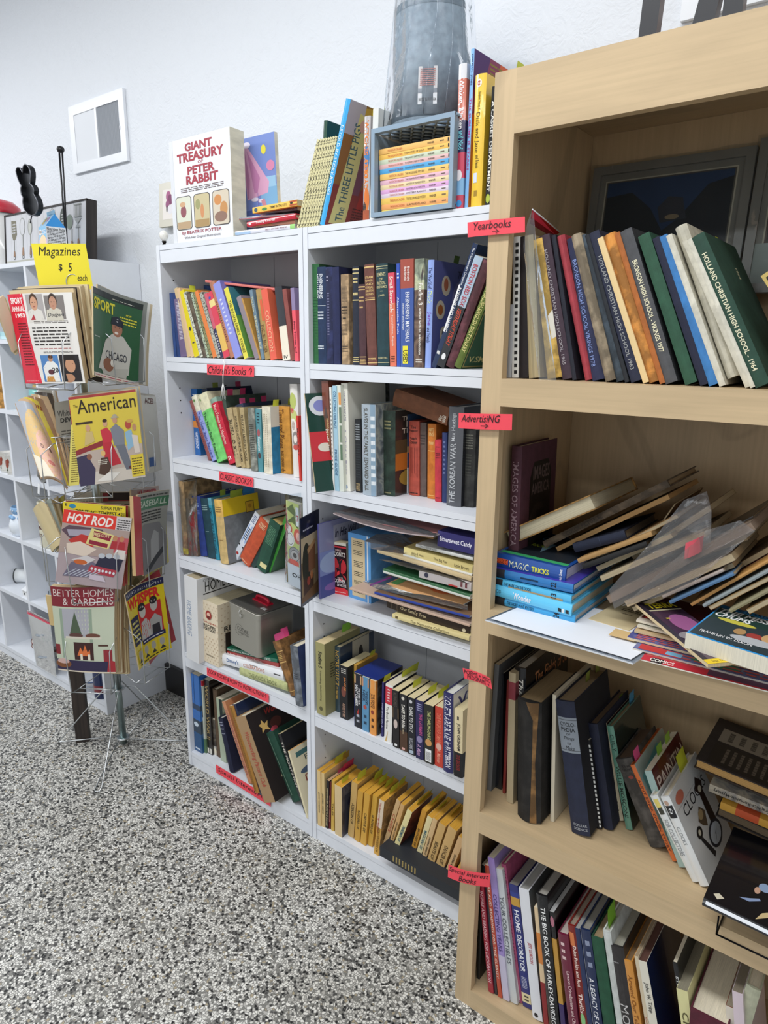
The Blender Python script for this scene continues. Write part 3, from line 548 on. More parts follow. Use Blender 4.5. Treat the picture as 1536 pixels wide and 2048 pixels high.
((.1164,-.0015,.4539,.0418,0,.0871,.2258,.255),'cream dotted recipe binder lettered Recipes for Today',dict(k='p',hard=True,c='#e0d2b8',bulge=0,sa=[('e',.12,.04,.022,.009,'#bfa88a'),('e',.31,.04,.022,.009,'#bfa88a'),('e',.5,.04,.022,.009,'#bfa88a'),('e',.69,.04,.022,.009,'#bfa88a'),('e',.88,.04,.022,.009,'#bfa88a'),('e',.21,.088,.022,.009,'#bfa88a'),('e',.4,.088,.022,.009,'#bfa88a'),('e',.59,.088,.022,.009,'#bfa88a'),('e',.78,.088,.022,.009,'#bfa88a'),('e',.97,.088,.022,.009,'#bfa88a'),('e',.12,.136,.022,.009,'#bfa88a'),('e',.31,.136,.022,.009,'#bfa88a'),('e',.5,.136,.022,.009,'#bfa88a'),('e',.69,.136,.022,.009,'#bfa88a'),('e',.88,.136,.022,.009,'#bfa88a'),('e',.21,.184,.022,.009,'#bfa88a'),('e',.4,.184,.022,.009,'#bfa88a'),('e',.59,.184,.022,.009,'#bfa88a'),('e',.78,.184,.022,.009,'#bfa88a'),('e',.97,.184,.022,.009,'#bfa88a'),('e',.12,.232,.022,.009,'#bfa88a'),('e',.31,.232,.022,.009,'#bfa88a'),('e',.5,.232,.022,.009,'#bfa88a'),('e',.69,.232,.022,.009,'#bfa88a'),('e',.88,.232,.022,.009,'#bfa88a'),('e',.21,.28,.022,.009,'#bfa88a'),('e',.4,.28,.022,.009,'#bfa88a'),('e',.59,.28,.022,.009,'#bfa88a'),('e',.78,.28,.022,.009,'#bfa88a'),('e',.97,.28,.022,.009,'#bfa88a'),('e',.12,.328,.022,.009,'#bfa88a'),('e',.31,.328,.022,.009,'#bfa88a'),('e',.5,.328,.022,.009,'#bfa88a'),('e',.69,.328,.022,.009,'#bfa88a'),('e',.88,.328,.022,.009,'#bfa88a'),('e',.21,.376,.022,.009,'#bfa88a'),('e',.4,.376,.022,.009,'#bfa88a'),('e',.59,.376,.022,.009,'#bfa88a'),('e',.78,.376,.022,.009,'#bfa88a'),('e',.97,.376,.022,.009,'#bfa88a'),('e',.12,.424,.022,.009,'#bfa88a'),('e',.31,.424,.022,.009,'#bfa88a'),('e',.5,.424,.022,.009,'#bfa88a'),('e',.69,.424,.022,.009,'#bfa88a'),('e',.88,.424,.022,.009,'#bfa88a'),('e',.97,.472,.022,.009,'#bfa88a'),('e',.97,.568,.022,.009,'#bfa88a'),('e',.97,.664,.022,.009,'#bfa88a'),('e',.97,.76,.022,.009,'#bfa88a'),('e',.12,.808,.022,.009,'#bfa88a'),('e',.31,.808,.022,.009,'#bfa88a'),('e',.5,.808,.022,.009,'#bfa88a'),('e',.69,.808,.022,.009,'#bfa88a'),('e',.88,.808,.022,.009,'#bfa88a'),('e',.21,.856,.022,.009,'#bfa88a'),('e',.4,.856,.022,.009,'#bfa88a'),('e',.59,.856,.022,.009,'#bfa88a'),('e',.78,.856,.022,.009,'#bfa88a'),('e',.97,.856,.022,.009,'#bfa88a'),('e',.12,.904,.022,.009,'#bfa88a'),('e',.31,.904,.022,.009,'#bfa88a'),('e',.5,.904,.022,.009,'#bfa88a'),('e',.69,.904,.022,.009,'#bfa88a'),('e',.88,.904,.022,.009,'#bfa88a'),('e',.21,.952,.022,.009,'#bfa88a'),('e',.4,.952,.022,.009,'#bfa88a'),('e',.59,.952,.022,.009,'#bfa88a'),('e',.78,.952,.022,.009,'#bfa88a'),('e',.97,.952,.022,.009,'#bfa88a'),('e',.48,.79,.17,.07,'#a02a22'),('e',.48,.79,.1,.045,'#e2b5a0'),('r',.4,.73,.56,.78,'#6b2018')],tt=[('Recipes','#b86a58',.64,.69,'r',(.1,.9)),('RECIPES','#201c18',.58,.63,'r',(.15,.85),.02),('FOR TODAY','#201c18',.53,.575,'r',(.15,.85),.02),('GOLDEN','#54452f',.12,.145,'r',(.25,.75))],ra=[('e',.05,.04,.012,.009,'#bfa88a'),('e',.15,.04,.012,.009,'#bfa88a'),('e',.25,.04,.012,.009,'#bfa88a'),('e',.35,.04,.012,.009,'#bfa88a'),('e',.45,.04,.012,.009,'#bfa88a'),('e',.55,.04,.012,.009,'#bfa88a'),('e',.65,.04,.012,.009,'#bfa88a'),('e',.75,.04,.012,.009,'#bfa88a'),('e',.85,.04,.012,.009,'#bfa88a'),('e',.95,.04,.012,.009,'#bfa88a'),('e',.1,.09,.012,.009,'#bfa88a'),('e',.2,.09,.012,.009,'#bfa88a'),('e',.3,.09,.012,.009,'#bfa88a'),('e',.4,.09,.012,.009,'#bfa88a'),('e',.5,.09,.012,.009,'#bfa88a'),('e',.6,.09,.012,.009,'#bfa88a'),('e',.7,.09,.012,.009,'#bfa88a'),('e',.8,.09,.012,.009,'#bfa88a'),('e',.9,.09,.012,.009,'#bfa88a'),('e',1,.09,.012,.009,'#bfa88a'),('e',.05,.14,.012,.009,'#bfa88a'),('e',.15,.14,.012,.009,'#bfa88a'),('e',.25,.14,.012,.009,'#bfa88a'),('e',.35,.14,.012,.009,'#bfa88a'),('e',.45,.14,.012,.009,'#bfa88a'),('e',.55,.14,.012,.009,'#bfa88a'),('e',.65,.14,.012,.009,'#bfa88a'),('e',.75,.14,.012,.009,'#bfa88a'),('e',.85,.14,.012,.009,'#bfa88a'),('e',.95,.14,.012,.009,'#bfa88a'),('e',.1,.19,.012,.009,'#bfa88a'),('e',.2,.19,.012,.009,'#bfa88a'),('e',.3,.19,.012,.009,'#bfa88a'),('e',.4,.19,.012,.009,'#bfa88a'),('e',.5,.19,.012,.009,'#bfa88a'),('e',.6,.19,.012,.009,'#bfa88a'),('e',.7,.19,.012,.009,'#bfa88a'),('e',.8,.19,.012,.009,'#bfa88a'),('e',.9,.19,.012,.009,'#bfa88a'),('e',1,.19,.012,.009,'#bfa88a'),('e',.05,.24,.012,.009,'#bfa88a'),('e',.15,.24,.012,.009,'#bfa88a'),('e',.25,.24,.012,.009,'#bfa88a'),('e',.35,.24,.012,.009,'#bfa88a'),('e',.45,.24,.012,.009,'#bfa88a'),('e',.55,.24,.012,.009,'#bfa88a'),('e',.65,.24,.012,.009,'#bfa88a'),('e',.75,.24,.012,.009,'#bfa88a'),('e',.85,.24,.012,.009,'#bfa88a'),('e',.95,.24,.012,.009,'#bfa88a'),('e',.1,.29,.012,.009,'#bfa88a'),('e',.2,.29,.012,.009,'#bfa88a'),('e',.3,.29,.012,.009,'#bfa88a'),('e',.4,.29,.012,.009,'#bfa88a'),('e',.5,.29,.012,.009,'#bfa88a'),('e',.6,.29,.012,.009,'#bfa88a'),('e',.7,.29,.012,.009,'#bfa88a'),('e',.8,.29,.012,.009,'#bfa88a'),('e',.9,.29,.012,.009,'#bfa88a'),('e',1,.29,.012,.009,'#bfa88a'),('e',.05,.34,.012,.009,'#bfa88a'),('e',.15,.34,.012,.009,'#bfa88a'),('e',.25,.34,.012,.009,'#bfa88a'),('e',.35,.34,.012,.009,'#bfa88a'),('e',.45,.34,.012,.009,'#bfa88a'),('e',.55,.34,.012,.009,'#bfa88a'),('e',.65,.34,.012,.009,'#bfa88a'),('e',.75,.34,.012,.009,'#bfa88a'),('e',.85,.34,.012,.009,'#bfa88a'),('e',.95,.34,.012,.009,'#bfa88a'),('e',.1,.39,.012,.009,'#bfa88a'),('e',.2,.39,.012,.009,'#bfa88a'),('e',.3,.39,.012,.009,'#bfa88a'),('e',.4,.39,.012,.009,'#bfa88a'),('e',.5,.39,.012,.009,'#bfa88a'),('e',.6,.39,.012,.009,'#bfa88a'),('e',.7,.39,.012,.009,'#bfa88a'),('e',.8,.39,.012,.009,'#bfa88a'),('e',.9,.39,.012,.009,'#bfa88a'),('e',1,.39,.012,.009,'#bfa88a'),('e',.05,.44,.012,.009,'#bfa88a'),('e',.15,.44,.012,.009,'#bfa88a'),('e',.25,.44,.012,.009,'#bfa88a'),('e',.35,.44,.012,.009,'#bfa88a'),('e',.45,.44,.012,.009,'#bfa88a'),('e',.55,.44,.012,.009,'#bfa88a'),('e',.65,.44,.012,.009,'#bfa88a'),('e',.75,.44,.012,.009,'#bfa88a'),('e',.85,.44,.012,.009,'#bfa88a'),('e',.95,.44,.012,.009,'#bfa88a'),('e',.1,.49,.012,.009,'#bfa88a'),('e',.2,.49,.012,.009,'#bfa88a'),('e',.3,.49,.012,.009,'#bfa88a'),('e',.4,.49,.012,.009,'#bfa88a'),('e',.5,.49,.012,.009,'#bfa88a'),('e',.6,.49,.012,.009,'#bfa88a'),('e',.7,.49,.012,.009,'#bfa88a'),('e',.8,.49,.012,.009,'#bfa88a'),('e',.9,.49,.012,.009,'#bfa88a'),('e',1,.49,.012,.009,'#bfa88a'),('e',.05,.54,.012,.009,'#bfa88a'),('e',.15,.54,.012,.009,'#bfa88a'),('e',.25,.54,.012,.009,'#bfa88a'),('e',.35,.54,.012,.009,'#bfa88a'),('e',.45,.54,.012,.009,'#bfa88a'),('e',.55,.54,.012,.009,'#bfa88a'),('e',.65,.54,.012,.009,'#bfa88a'),('e',.75,.54,.012,.009,'#bfa88a'),('e',.85,.54,.012,.009,'#bfa88a'),('e',.95,.54,.012,.009,'#bfa88a'),('e',.1,.59,.012,.009,'#bfa88a'),('e',.2,.59,.012,.009,'#bfa88a'),('e',.3,.59,.012,.009,'#bfa88a'),('e',.4,.59,.012,.009,'#bfa88a'),('e',.5,.59,.012,.009,'#bfa88a'),('e',.6,.59,.012,.009,'#bfa88a'),('e',.7,.59,.012,.009,'#bfa88a'),('e',.8,.59,.012,.009,'#bfa88a'),('e',.9,.59,.012,.009,'#bfa88a'),('e',1,.59,.012,.009,'#bfa88a'),('e',.05,.64,.012,.009,'#bfa88a'),('e',.15,.64,.012,.009,'#bfa88a'),('e',.25,.64,.012,.009,'#bfa88a'),('e',.35,.64,.012,.009,'#bfa88a'),('e',.45,.64,.012,.009,'#bfa88a'),('e',.55,.64,.012,.009,'#bfa88a'),('e',.65,.64,.012,.009,'#bfa88a'),('e',.75,.64,.012,.009,'#bfa88a'),('e',.85,.64,.012,.009,'#bfa88a'),('e',.95,.64,.012,.009,'#bfa88a'),('e',.1,.69,.012,.009,'#bfa88a'),('e',.2,.69,.012,.009,'#bfa88a'),('e',.3,.69,.012,.009,'#bfa88a'),('e',.4,.69,.012,.009,'#bfa88a'),('e',.5,.69,.012,.009,'#bfa88a'),('e',.6,.69,.012,.009,'#bfa88a'),('e',.7,.69,.012,.009,'#bfa88a'),('e',.8,.69,.012,.009,'#bfa88a'),('e',.9,.69,.012,.009,'#bfa88a'),('e',1,.69,.012,.009,'#bfa88a'),('e',.05,.74,.012,.009,'#bfa88a'),('e',.15,.74,.012,.009,'#bfa88a'),('e',.25,.74,.012,.009,'#bfa88a'),('e',.35,.74,.012,.009,'#bfa88a'),('e',.45,.74,.012,.009,'#bfa88a'),('e',.55,.74,.012,.009,'#bfa88a'),('e',.65,.74,.012,.009,'#bfa88a'),('e',.75,.74,.012,.009,'#bfa88a'),('e',.85,.74,.012,.009,'#bfa88a'),('e',.95,.74,.012,.009,'#bfa88a'),('e',.1,.79,.012,.009,'#bfa88a'),('e',.2,.79,.012,.009,'#bfa88a'),('e',.3,.79,.012,.009,'#bfa88a'),('e',.4,.79,.012,.009,'#bfa88a'),('e',.5,.79,.012,.009,'#bfa88a'),('e',.6,.79,.012,.009,'#bfa88a'),('e',.7,.79,.012,.009,'#bfa88a'),('e',.8,.79,.012,.009,'#bfa88a'),('e',.9,.79,.012,.009,'#bfa88a'),('e',1,.79,.012,.009,'#bfa88a'),('e',.05,.84,.012,.009,'#bfa88a'),('e',.15,.84,.012,.009,'#bfa88a'),('e',.25,.84,.012,.009,'#bfa88a'),('e',.35,.84,.012,.009,'#bfa88a'),('e',.45,.84,.012,.009,'#bfa88a'),('e',.55,.84,.012,.009,'#bfa88a'),('e',.65,.84,.012,.009,'#bfa88a'),('e',.75,.84,.012,.009,'#bfa88a'),('e',.85,.84,.012,.009,'#bfa88a'),('e',.95,.84,.012,.009,'#bfa88a'),('e',.1,.89,.012,.009,'#bfa88a'),('e',.2,.89,.012,.009,'#bfa88a'),('e',.3,.89,.012,.009,'#bfa88a'),('e',.4,.89,.012,.009,'#bfa88a'),('e',.5,.89,.012,.009,'#bfa88a'),('e',.6,.89,.012,.009,'#bfa88a'),('e',.7,.89,.012,.009,'#bfa88a'),('e',.8,.89,.012,.009,'#bfa88a'),('e',.9,.89,.012,.009,'#bfa88a'),('e',1,.89,.012,.009,'#bfa88a'),('e',.05,.94,.012,.009,'#bfa88a'),('e',.15,.94,.012,.009,'#bfa88a'),('e',.25,.94,.012,.009,'#bfa88a'),('e',.35,.94,.012,.009,'#bfa88a'),('e',.45,.94,.012,.009,'#bfa88a'),('e',.55,.94,.012,.009,'#bfa88a'),('e',.65,.94,.012,.009,'#bfa88a'),('e',.75,.94,.012,.009,'#bfa88a'),('e',.85,.94,.012,.009,'#bfa88a'),('e',.95,.94,.012,.009,'#bfa88a'),('e',.1,.99,.012,.009,'#bfa88a'),('e',.2,.99,.012,.009,'#bfa88a'),('e',.3,.99,.012,.009,'#bfa88a'),('e',.4,.99,.012,.009,'#bfa88a'),('e',.5,.99,.012,.009,'#bfa88a'),('e',.6,.99,.012,.009,'#bfa88a'),('e',.7,.99,.012,.009,'#bfa88a'),('e',.8,.99,.012,.009,'#bfa88a'),('e',.9,.99,.012,.009,'#bfa88a'),('e',1,.99,.012,.009,'#bfa88a'),('e',.55,.86,.09,.08,'#2a1410'),('t','EASY',.3,.66,.48,.7,'#4a3020'),('t','RECIPES FOR',.08,.56,.85,.64,'#201c18'),('r',.1,.12,.9,.53,'#2a1c16'),('e',.4,.3,.2,.12,'#8a6a4a')],pg='#d8cba8'),3,'binder','binder'),
((.1541,.03,.5102,1.4524,0,.014,.3016,.2),'green recipe annual on top of cookbook stack under tin',dict(k='g',hard=True,c='#17644c',tt=[('2007 Taste of Home Annual Recipes','#e6efe6',.05,.72,'u'),('READER','#e6efe6',.8,.9,'u')],la=[('r',.05,.8,.5,.93,'#e8ecf0'),('b',.08,.82,.4,.9,'#3344aa',4)]),4),
((.185,.028,.5001,1.4482,0,.0169,.2782,.2),'dark red recipe annual below the green one',dict(k='g',hard=True,c='#962f2a',tt=[('2006 Taste of Home Annual Recipes','#e8c8c0',.05,.72,'u')]),4),
((.1974,.012,.4952,1.4693,0,.0355,.3004,.21),'thick white cookbook in middle of lying stack',dict(k='g',hard=True,c='#e9ebee',tt=[("Disney's",'#2f5f9a',.1,.3,'u',(.25,.7)),('CELEBRATIONS','#c98a72',.38,.72,'u',(.3,.65))],sa=[('r',.42,.86,.52,.96,'#333333'),('b',.25,.4,.3,.7,'#555',1)]),4),
((.2063,.03,.4686,1.4549,0,.0184,.2087,.19),'olive black paperback under the white cookbook',dict(k='p',c='#4a4a3c'),4),
((.2949,.008,.4762,1.5041,0,.026,.2232,.19),'pale green cloth book at bottom of cookbook stack',dict(k='h',c='#b8bd86',tt=[('THE COOK BOOK','#7f8558',.2,.8,'u')]),4),
((.526,.0103,.4503,-.4398,0,.033,.1768,.17),'worn brown leather book with gilt ribs leaning left',dict(k='h',c='#8a6236',m='worn',bulge=.006,sa=[('r',0,.6,1,.62,'#caa463'),('r',0,.8,1,.815,'#caa463'),('b',.2,.64,.8,.78,'#c9a660',5),('r',0,.08,1,.09,'#caa463')],tabs=[(.02,'#ef5f9a',.02,.04),(.2,'#e8508a',.028,.03)]),3),
((.5764,-.0159,.4503,-.1049,0,.0318,.1904,.16),'worn slate grey book at right end of cookbook shelf',dict(k='h',c='#6e747c',m='worn',r='#2a3864',rm='cloth',sa=[('b',.25,.46,.75,.56,'#3d424a',3)]),3),
((.016,.0169,.0569,.013,0,.0428,.3092,.2),'blue book with car picture at bottom left corner',dict(k='g',c='#2768b4',bands=[(0,.25,'#1b4f80'),(.25,.42,'#23384c'),(.55,.62,'#1d3a5a')],sa=[('r',.3,.63,.34,1,'#14305a'),('e',.4,.36,.3,.03,'#c9d6e2'),('r',.15,.03,.8,.05,'#c9d6e2')]),5),
((.0474,.0267,.0563,.0009,0,.0214,.2892,.2),'thin white book with red cap and green foliage spine',dict(k='g',c='#c7ccbc',bands=[(.93,1,'#b02a2e'),(0,.2,'#5a7a5a')],sa=[('r',.15,.5,.75,.92,'#15151a'),('b',.25,.52,.65,.9,'#e8e8e8',14)]),5),
((.0659,.0336,.0565,.007,0,.0301,.2952,.2),'black book with gold World War II lettering',dict(k='g',c='#241f1c',tt=[('WORLD WAR II','#a08a58',.2,.93)],sa=[('r',.15,.01,.9,.08,'#d8d4c8')]),5),
((.09,.0412,.0566,.0173,0,.0183,.1439,.19),'short black and white photo spine book',dict(k='g',c='#4a4440',m='picture',bands=[(0,.25,'#d4d2cc')]),5),
((.1097,.0409,.0563,-.0224,0,.023,.2667,.2),'tall dull brown cloth book on bottom shelf',dict(k='h',c='#5f4c39'),5),
((.1432,.0331,.0563,-.036,0,.0304,.2451,.2),'pale sage spined book leaning on bottom shelf',dict(k='g',c='#a7b49c',sa=[('r',.5,.6,1,1,'#1a2a28')]),5),
((.2191,.0069,.0563,-.2494,0,.0249,.1974,.165),'short navy book standing alone on bottom shelf',dict(k='h',c='#171c38',sa=[('b',.2,.85,.85,.95,'#8f93a8',2),('b',.2,.78,.85,.82,'#8f93a8',1),('b',.2,.7,.85,.73,'#8f93a8',1)],pg='#d9d4c8'),5),
((.3235,.0049,.0563,-.4325,0,.0175,.2912,.2),'pink-lettered picture book leaning beside spiral spine',dict(k='g',c='#c98a62',sa=[('b',.2,.1,.8,.9,'#8a4a5a',40)],pg='#d9c8b0'),5),
((.3773,-.0154,.0563,-.3845,0,.0245,.3018,.2),'golden brown spiral bound book leaning on bottom shelf',dict(k='p',c='#a9772e',sa=[('b',.1,.02,.5,.98,'#6b4818',80)],r='#9a6a3a'),5),
((.3978,-.0126,.0563,-.3963,0,.0184,.3132,.18),'dark navy book sandwiched before the tan case',dict(k='g',c='#1f2a48'),5),
((.44,-.03,.0563,-.4594,0,.0574,.2909,.25),'tan slipcase with red lettering and holiday picture side',dict(k='p',hard=True,c='#a58661',bulge=0,r='#241c1c',tt=[('Woodworking Pattern Club','#b0483a',.18,.82,'d',(.25,.75),.008,.2)],ra=[('t','Woodworking',.3,.88,.95,.97,'#a83028','r',.02,.3),('p',[(.2,.88),(.24,.82),(.3,.84),(.27,.78),(.3,.73),(.22,.76),(.16,.73),(.18,.79),(.14,.83),(.19,.84)],'#d9b36a'),('e',.42,.78,.1,.06,'#5a2f28'),('e',.3,.66,.08,.06,'#5a5fb0'),('e',.36,.72,.06,.03,'#c24a5a'),('p',[(.22,.2),(.62,.24),(.55,.5),(.4,.6),(.3,.5)],'#cdbb94'),('e',.35,.14,.08,.05,'#c0405a'),('e',.47,.2,.04,.03,'#e6e6e2')]),-1,'slipcase','box'),
((.5082,.0225,.0563,-.5521,0,.0469,.2375,.2),'dark green cloth book leaning beside tan slipcase',dict(k='h',c='#1d4636',sa=[('r',.45,.1,.5,.95,'#7f9a86')],bulge=.008),5),
((.5797,.0131,.0563,-.4555,0,.0164,.2645,.22),'black book lettered The Fights Hoff',dict(k='g',c='#1b1c20',tt=[('THE FIGHTS','#d6d2c4',.48,.9),('HOFF','#d6d2c4',.32,.46)],pg='#c9b98e'),5),
((.6004,0,.0563,-.3572,0,.0081,.2215,.2),"cream decorating book with orange edge at shelf's right end",dict(k='p',c='#ddd3b0',r='#ded4b4',ra=[('r',.1,.86,.5,.93,'#3f6a6a'),('t','ESSEN',.1,.77,.9,.84,'#3f4a4a','r',0),('e',.35,.64,.25,.05,'#4a5a70'),('t','DECO',.1,.48,.95,.58,'#8a3a30','r',0),('p',[(.15,.4),(.6,.44),(.62,.24),(.2,.22)],'#8a2a28'),('e',.3,.12,.12,.05,'#b09a4a'),('t','H',.7,.62,.95,.74,'#3f4a4a','r',0)],pg='#d8963c')),
((.6431,.012,1.4633,-.0036,0,.0243,.2487,.16),'green ribbed cloth book at far left of technical shelf',dict(k='h',c='#2d6a3c',r='#1f4a2c',sa=[('r',.1,.1,.9,.105,'#27603a'),('r',.1,.13,.9,.135,'#27603a'),('r',.1,.16,.9,.165,'#27603a'),('r',.1,.19,.9,.195,'#27603a'),('r',.1,.22,.9,.225,'#27603a'),('r',.1,.25,.9,.255,'#27603a'),('r',.1,.28,.9,.285,'#27603a'),('r',.1,.31,.9,.315,'#27603a'),('r',.1,.34,.9,.345,'#27603a'),('r',.1,.37,.9,.375,'#27603a'),('r',.1,.4,.9,.405,'#27603a'),('r',.1,.43,.9,.435,'#27603a'),('r',.1,.46,.9,.465,'#27603a'),('r',.1,.49,.9,.495,'#27603a'),('r',.1,.52,.9,.525,'#27603a'),('r',.1,.55,.9,.555,'#27603a'),('r',.1,.58,.9,.585,'#27603a'),('r',.1,.61,.9,.615,'#27603a'),('r',.1,.64,.9,.645,'#27603a'),('r',.1,.67,.9,.675,'#27603a')]),6),
((.655,.012,1.4633,-.0004,0,.0335,.2407,.16),'navy book lettered Engineering Metallurgy',dict(k='h',c='#1f3456',tt=[('METALLURGY','#e9eef2',.68,.93,'d',(.05,.35),.015),('ENGINEERING','#e9eef2',.68,.93,'d',(.45,.75),.015)],sa=[('r',.02,.605,.98,.61,'#dfe6ea'),('b',.2,.46,.8,.56,'#d5dde4',3),('b',.2,.15,.8,.2,'#d5dde4',2)]),6),
((.6899,.012,1.4633,-.0031,0,.0229,.2389,.16),'worn navy book with faint lettering beside metallurgy book',dict(k='h',c='#2a3058',m='worn',sa=[('b',.3,.3,.6,.75,'#77799a',16),('b',.15,.85,.5,.92,'#9c9cb4',2)]),6),
((.7141,.012,1.4633,-.0168,0,.0234,.2379,.16),'plain dark navy book left of pale tan spine',dict(k='h',c='#1f2650'),6),
((.743,.012,1.4633,-.015,0,.0255,.2194,.15),'pale tan book with black pattern blocks on spine',dict(k='h',c='#bb9d78',m='worn',sa=[('b',.1,.7,.85,.87,'#6b5a48',12),('b',.1,.33,.85,.46,'#6b5a48',9),('b',.1,.56,.85,.66,'#2a2018',3),('b',.1,.14,.85,.22,'#54463a',3),('b',.3,.5,.7,.54,'#2a2018',1)],pg='#b5874a'),6),
((.7808,.012,1.4633,-.0098,0,.0204,.2355,.16),'dark navy book with gold lines behind short brown one',dict(k='h',c='#202738',sa=[('r',0,.965,1,.98,'#d9c68a'),('r',0,.93,1,.94,'#d9c68a'),('b',.15,.83,.85,.9,'#d9c68a',2),('b',.15,.7,.85,.76,'#d9c68a',1),('r',0,.66,1,.67,'#d9c68a'),('r',0,.03,1,.04,'#d9c68a'),('b',.1,.05,.9,.09,'#d9c68a',2)]),6),
((.8024,.012,1.4633,-.0333,0,.0221,.1933,.14),'short brown cloth book with gilt bands',dict(k='h',c='#4e3238',sa=[('r',0,.96,1,.975,'#cfae72'),('r',0,.93,1,.937,'#cfae72'),('b',.15,.78,.85,.86,'#cfae72',2),('b',.25,.7,.75,.74,'#cfae72',1),('r',0,.1,1,.11,'#cfae72'),('r',0,.02,1,.03,'#cfae72'),('b',.1,.04,.9,.09,'#cfae72',2)]),6),
((.8277,.012,1.4633,-.0547,0,.0299,.2382,.165),'brown book with gilt title Steam Power Engines',dict(k='h',c='#6f443c',tt=[('STEAM','#d9b878',.863,.885,'r',(.1,.9)),('POWER','#d9b878',.83,.852,'r',(.1,.9)),('AND','#d9b878',.797,.819,'r',(.1,.9)),('INTERNAL','#d9b878',.764,.786,'r',(.1,.9)),('COMBUSTION','#d9b878',.731,.753,'r',(.1,.9)),('ENGINES','#d9b878',.698,.72,'r',(.1,.9))],sa=[('r',0,.965,1,.98,'#d9b878'),('r',0,.65,1,.66,'#d9b878'),('r',0,.67,1,.675,'#d9b878'),('r',0,.02,1,.03,'#d9b878'),('b',.1,.045,.9,.08,'#d9b878',2)]),6),
((.8599,.012,1.4633,-.0375,0,.0353,.2375,.165),'dark teal book lettered Elements of Practical Aerodynamics',dict(k='h',c='#1f3f46',tt=[('ELEMENTS','#ccc494',.88,.915,'r',(.12,.85)),('OF','#ccc494',.84,.865,'r',(.35,.65)),('PRACTICAL','#ccc494',.8,.83,'r',(.12,.85)),('AERODYNAMICS','#ccc494',.765,.79,'r',(.06,.92)),('JONES','#ccc494',.68,.705,'r',(.25,.75)),('McGRAW HILL','#ccc494',.07,.09,'r',(.1,.9))],sa=[('r',.4,.735,.65,.74,'#ccc494'),('r',0,.97,1,.978,'#ccc494'),('r',0,.95,1,.955,'#ccc494'),('r',0,.03,1,.035,'#ccc494')]),6),
((.9005,.012,1.4633,-.0467,0,.0188,.2161,.15),'coral book lettered Small Strawbale',dict(k='p',c='#de7458',bands=[(.68,1,'#d3485c')],tt=[('Small Strawbale','#f4e8dc',.58,.96,'d',(.25,.8)),('Natural Homes, Projects','#f4e8dc',.22,.55,'d',(.35,.7))],sa=[('b',.2,.04,.8,.12,'#3a1f1a',4)]),6),
((.9211,.012,1.4633,-.0265,0,.0093,.2356,.16),'thin blue book beside the engineering materials book',dict(k='p',c='#2c4fae',tt=[('Alternative Fuels','#dfe6f5',.32,.68)],sa=[('b',.2,.85,.8,.92,'#dfe6f5',2)]),6),
((.9319,.012,1.4633,-.0233,0,.0379,.2437,.17),'blue Engineering Materials book with yellow used sticker',dict(k='g',c='#3b589f',bands=[(.735,1,'#a34c3c')],tt=[('ENGINEERING','#e4e8f2',.45,.7,'d',(.4,.72),.012),('MATERIALS','#e4e8f2',.24,.43,'d',(.4,.72),.012),('Selection and Design','#e4e8f2',.35,.6,'d',(.14,.3)),('Budinski','#f0e0d8',.8,.93,'d',(.3,.48)),('Budinski','#f0e0d8',.8,.93,'d',(.54,.72))],sa=[('r',.18,.03,.58,.2,'#e9e03a'),('t','USED',.2,.04,.56,.16,'#2a2a14','d',.02)]),6),
((.9713,.012,1.4633,-.0172,0,.027,.2426,.16),'dark photographic paperback lettered with number 3',dict(k='g',c='#5f4a42',m='picture',bands=[(.72,1,'#a6b09a')],tt=[('Foxfire 3','#f1ede4',.58,.78,'d',(.45,.85),.02),('edited with an introduction','#f1ede4',.12,.55,'d',(.5,.75))],sa=[('p',[(.1,.6),(.9,.95),(.95,.88),(.2,.55)],'#4a4240'),('b',.2,.04,.85,.09,'#e8e4da',2)]),6),
((1.0015,.012,1.4634,.0082,0,.0164,.2382,.19),'periwinkle picture book with oval portraits on cover',dict(k='g',hard=True,c='#8fa6e4',r='#646aa8',tt=[('The World of','#33406a',.74,.93),('Dick','#cfe0a0',.6,.72,'d',(.15,.85)),('Jane','#7a4ab0',.4,.53,'d',(.15,.85)),('and Friends','#33406a',.24,.38)],ra=[('t','The World',.55,.86,.98,.93,'#1c1c3a','r',.01,.3),('e',.28,.78,.1,.095,'#d9cdb4'),('e',.28,.79,.05,.06,'#b56a4a'),('e',.17,.55,.1,.09,'#ddd2b8'),('e',.17,.55,.06,.05,'#b5682e'),('e',.62,.62,.2,.22,'#8a86b4'),('e',.6,.64,.08,.1,'#8a3a40'),('e',.27,.32,.1,.08,'#ddd2b8'),('e',.26,.32,.04,.05,'#22222a')],tabs=[(.5,'#6a8a3a'),(.8,'#6a8a3a')]),6),
((1.0209,.012,1.4677,.3633,0,.0123,.281,.2),'dark navy woodworking book leaning right on technical shelf',dict(k='g',c='#182c50',tt=[('ROUTING AND SHAPING','#f2f2f2',.3,.66),("The Woodworker's Companion",'#dfe4ee',.68,.97)],sa=[('r',0,.3,.35,.68,'#e8e8e8'),('b',.2,.1,.8,.16,'#e8e8e8',1)]),6),
((1.0352,.012,1.471,.3713,0,.0211,.2517,.19),'light blue and dark baseball history book leaning right',dict(k='g',c='#24262a',bands=[(.56,1,'#a9bccf')],tt=[('BOSTON RED SOX:','#b02a38',.56,.93,'d',(.25,.8)),('YESTERDAY TODAY','#c8452e',.2,.54,'d',(.2,.75),.015,.3)],sa=[('e',.5,.1,.25,.03,'#e8e8e8')]),6),
((1.0591,.012,1.471,.3703,0,.0213,.2408,.18),'dark reddish brown leather book leaning right',dict(k='h',c='#5f343c',m='worn'),6),
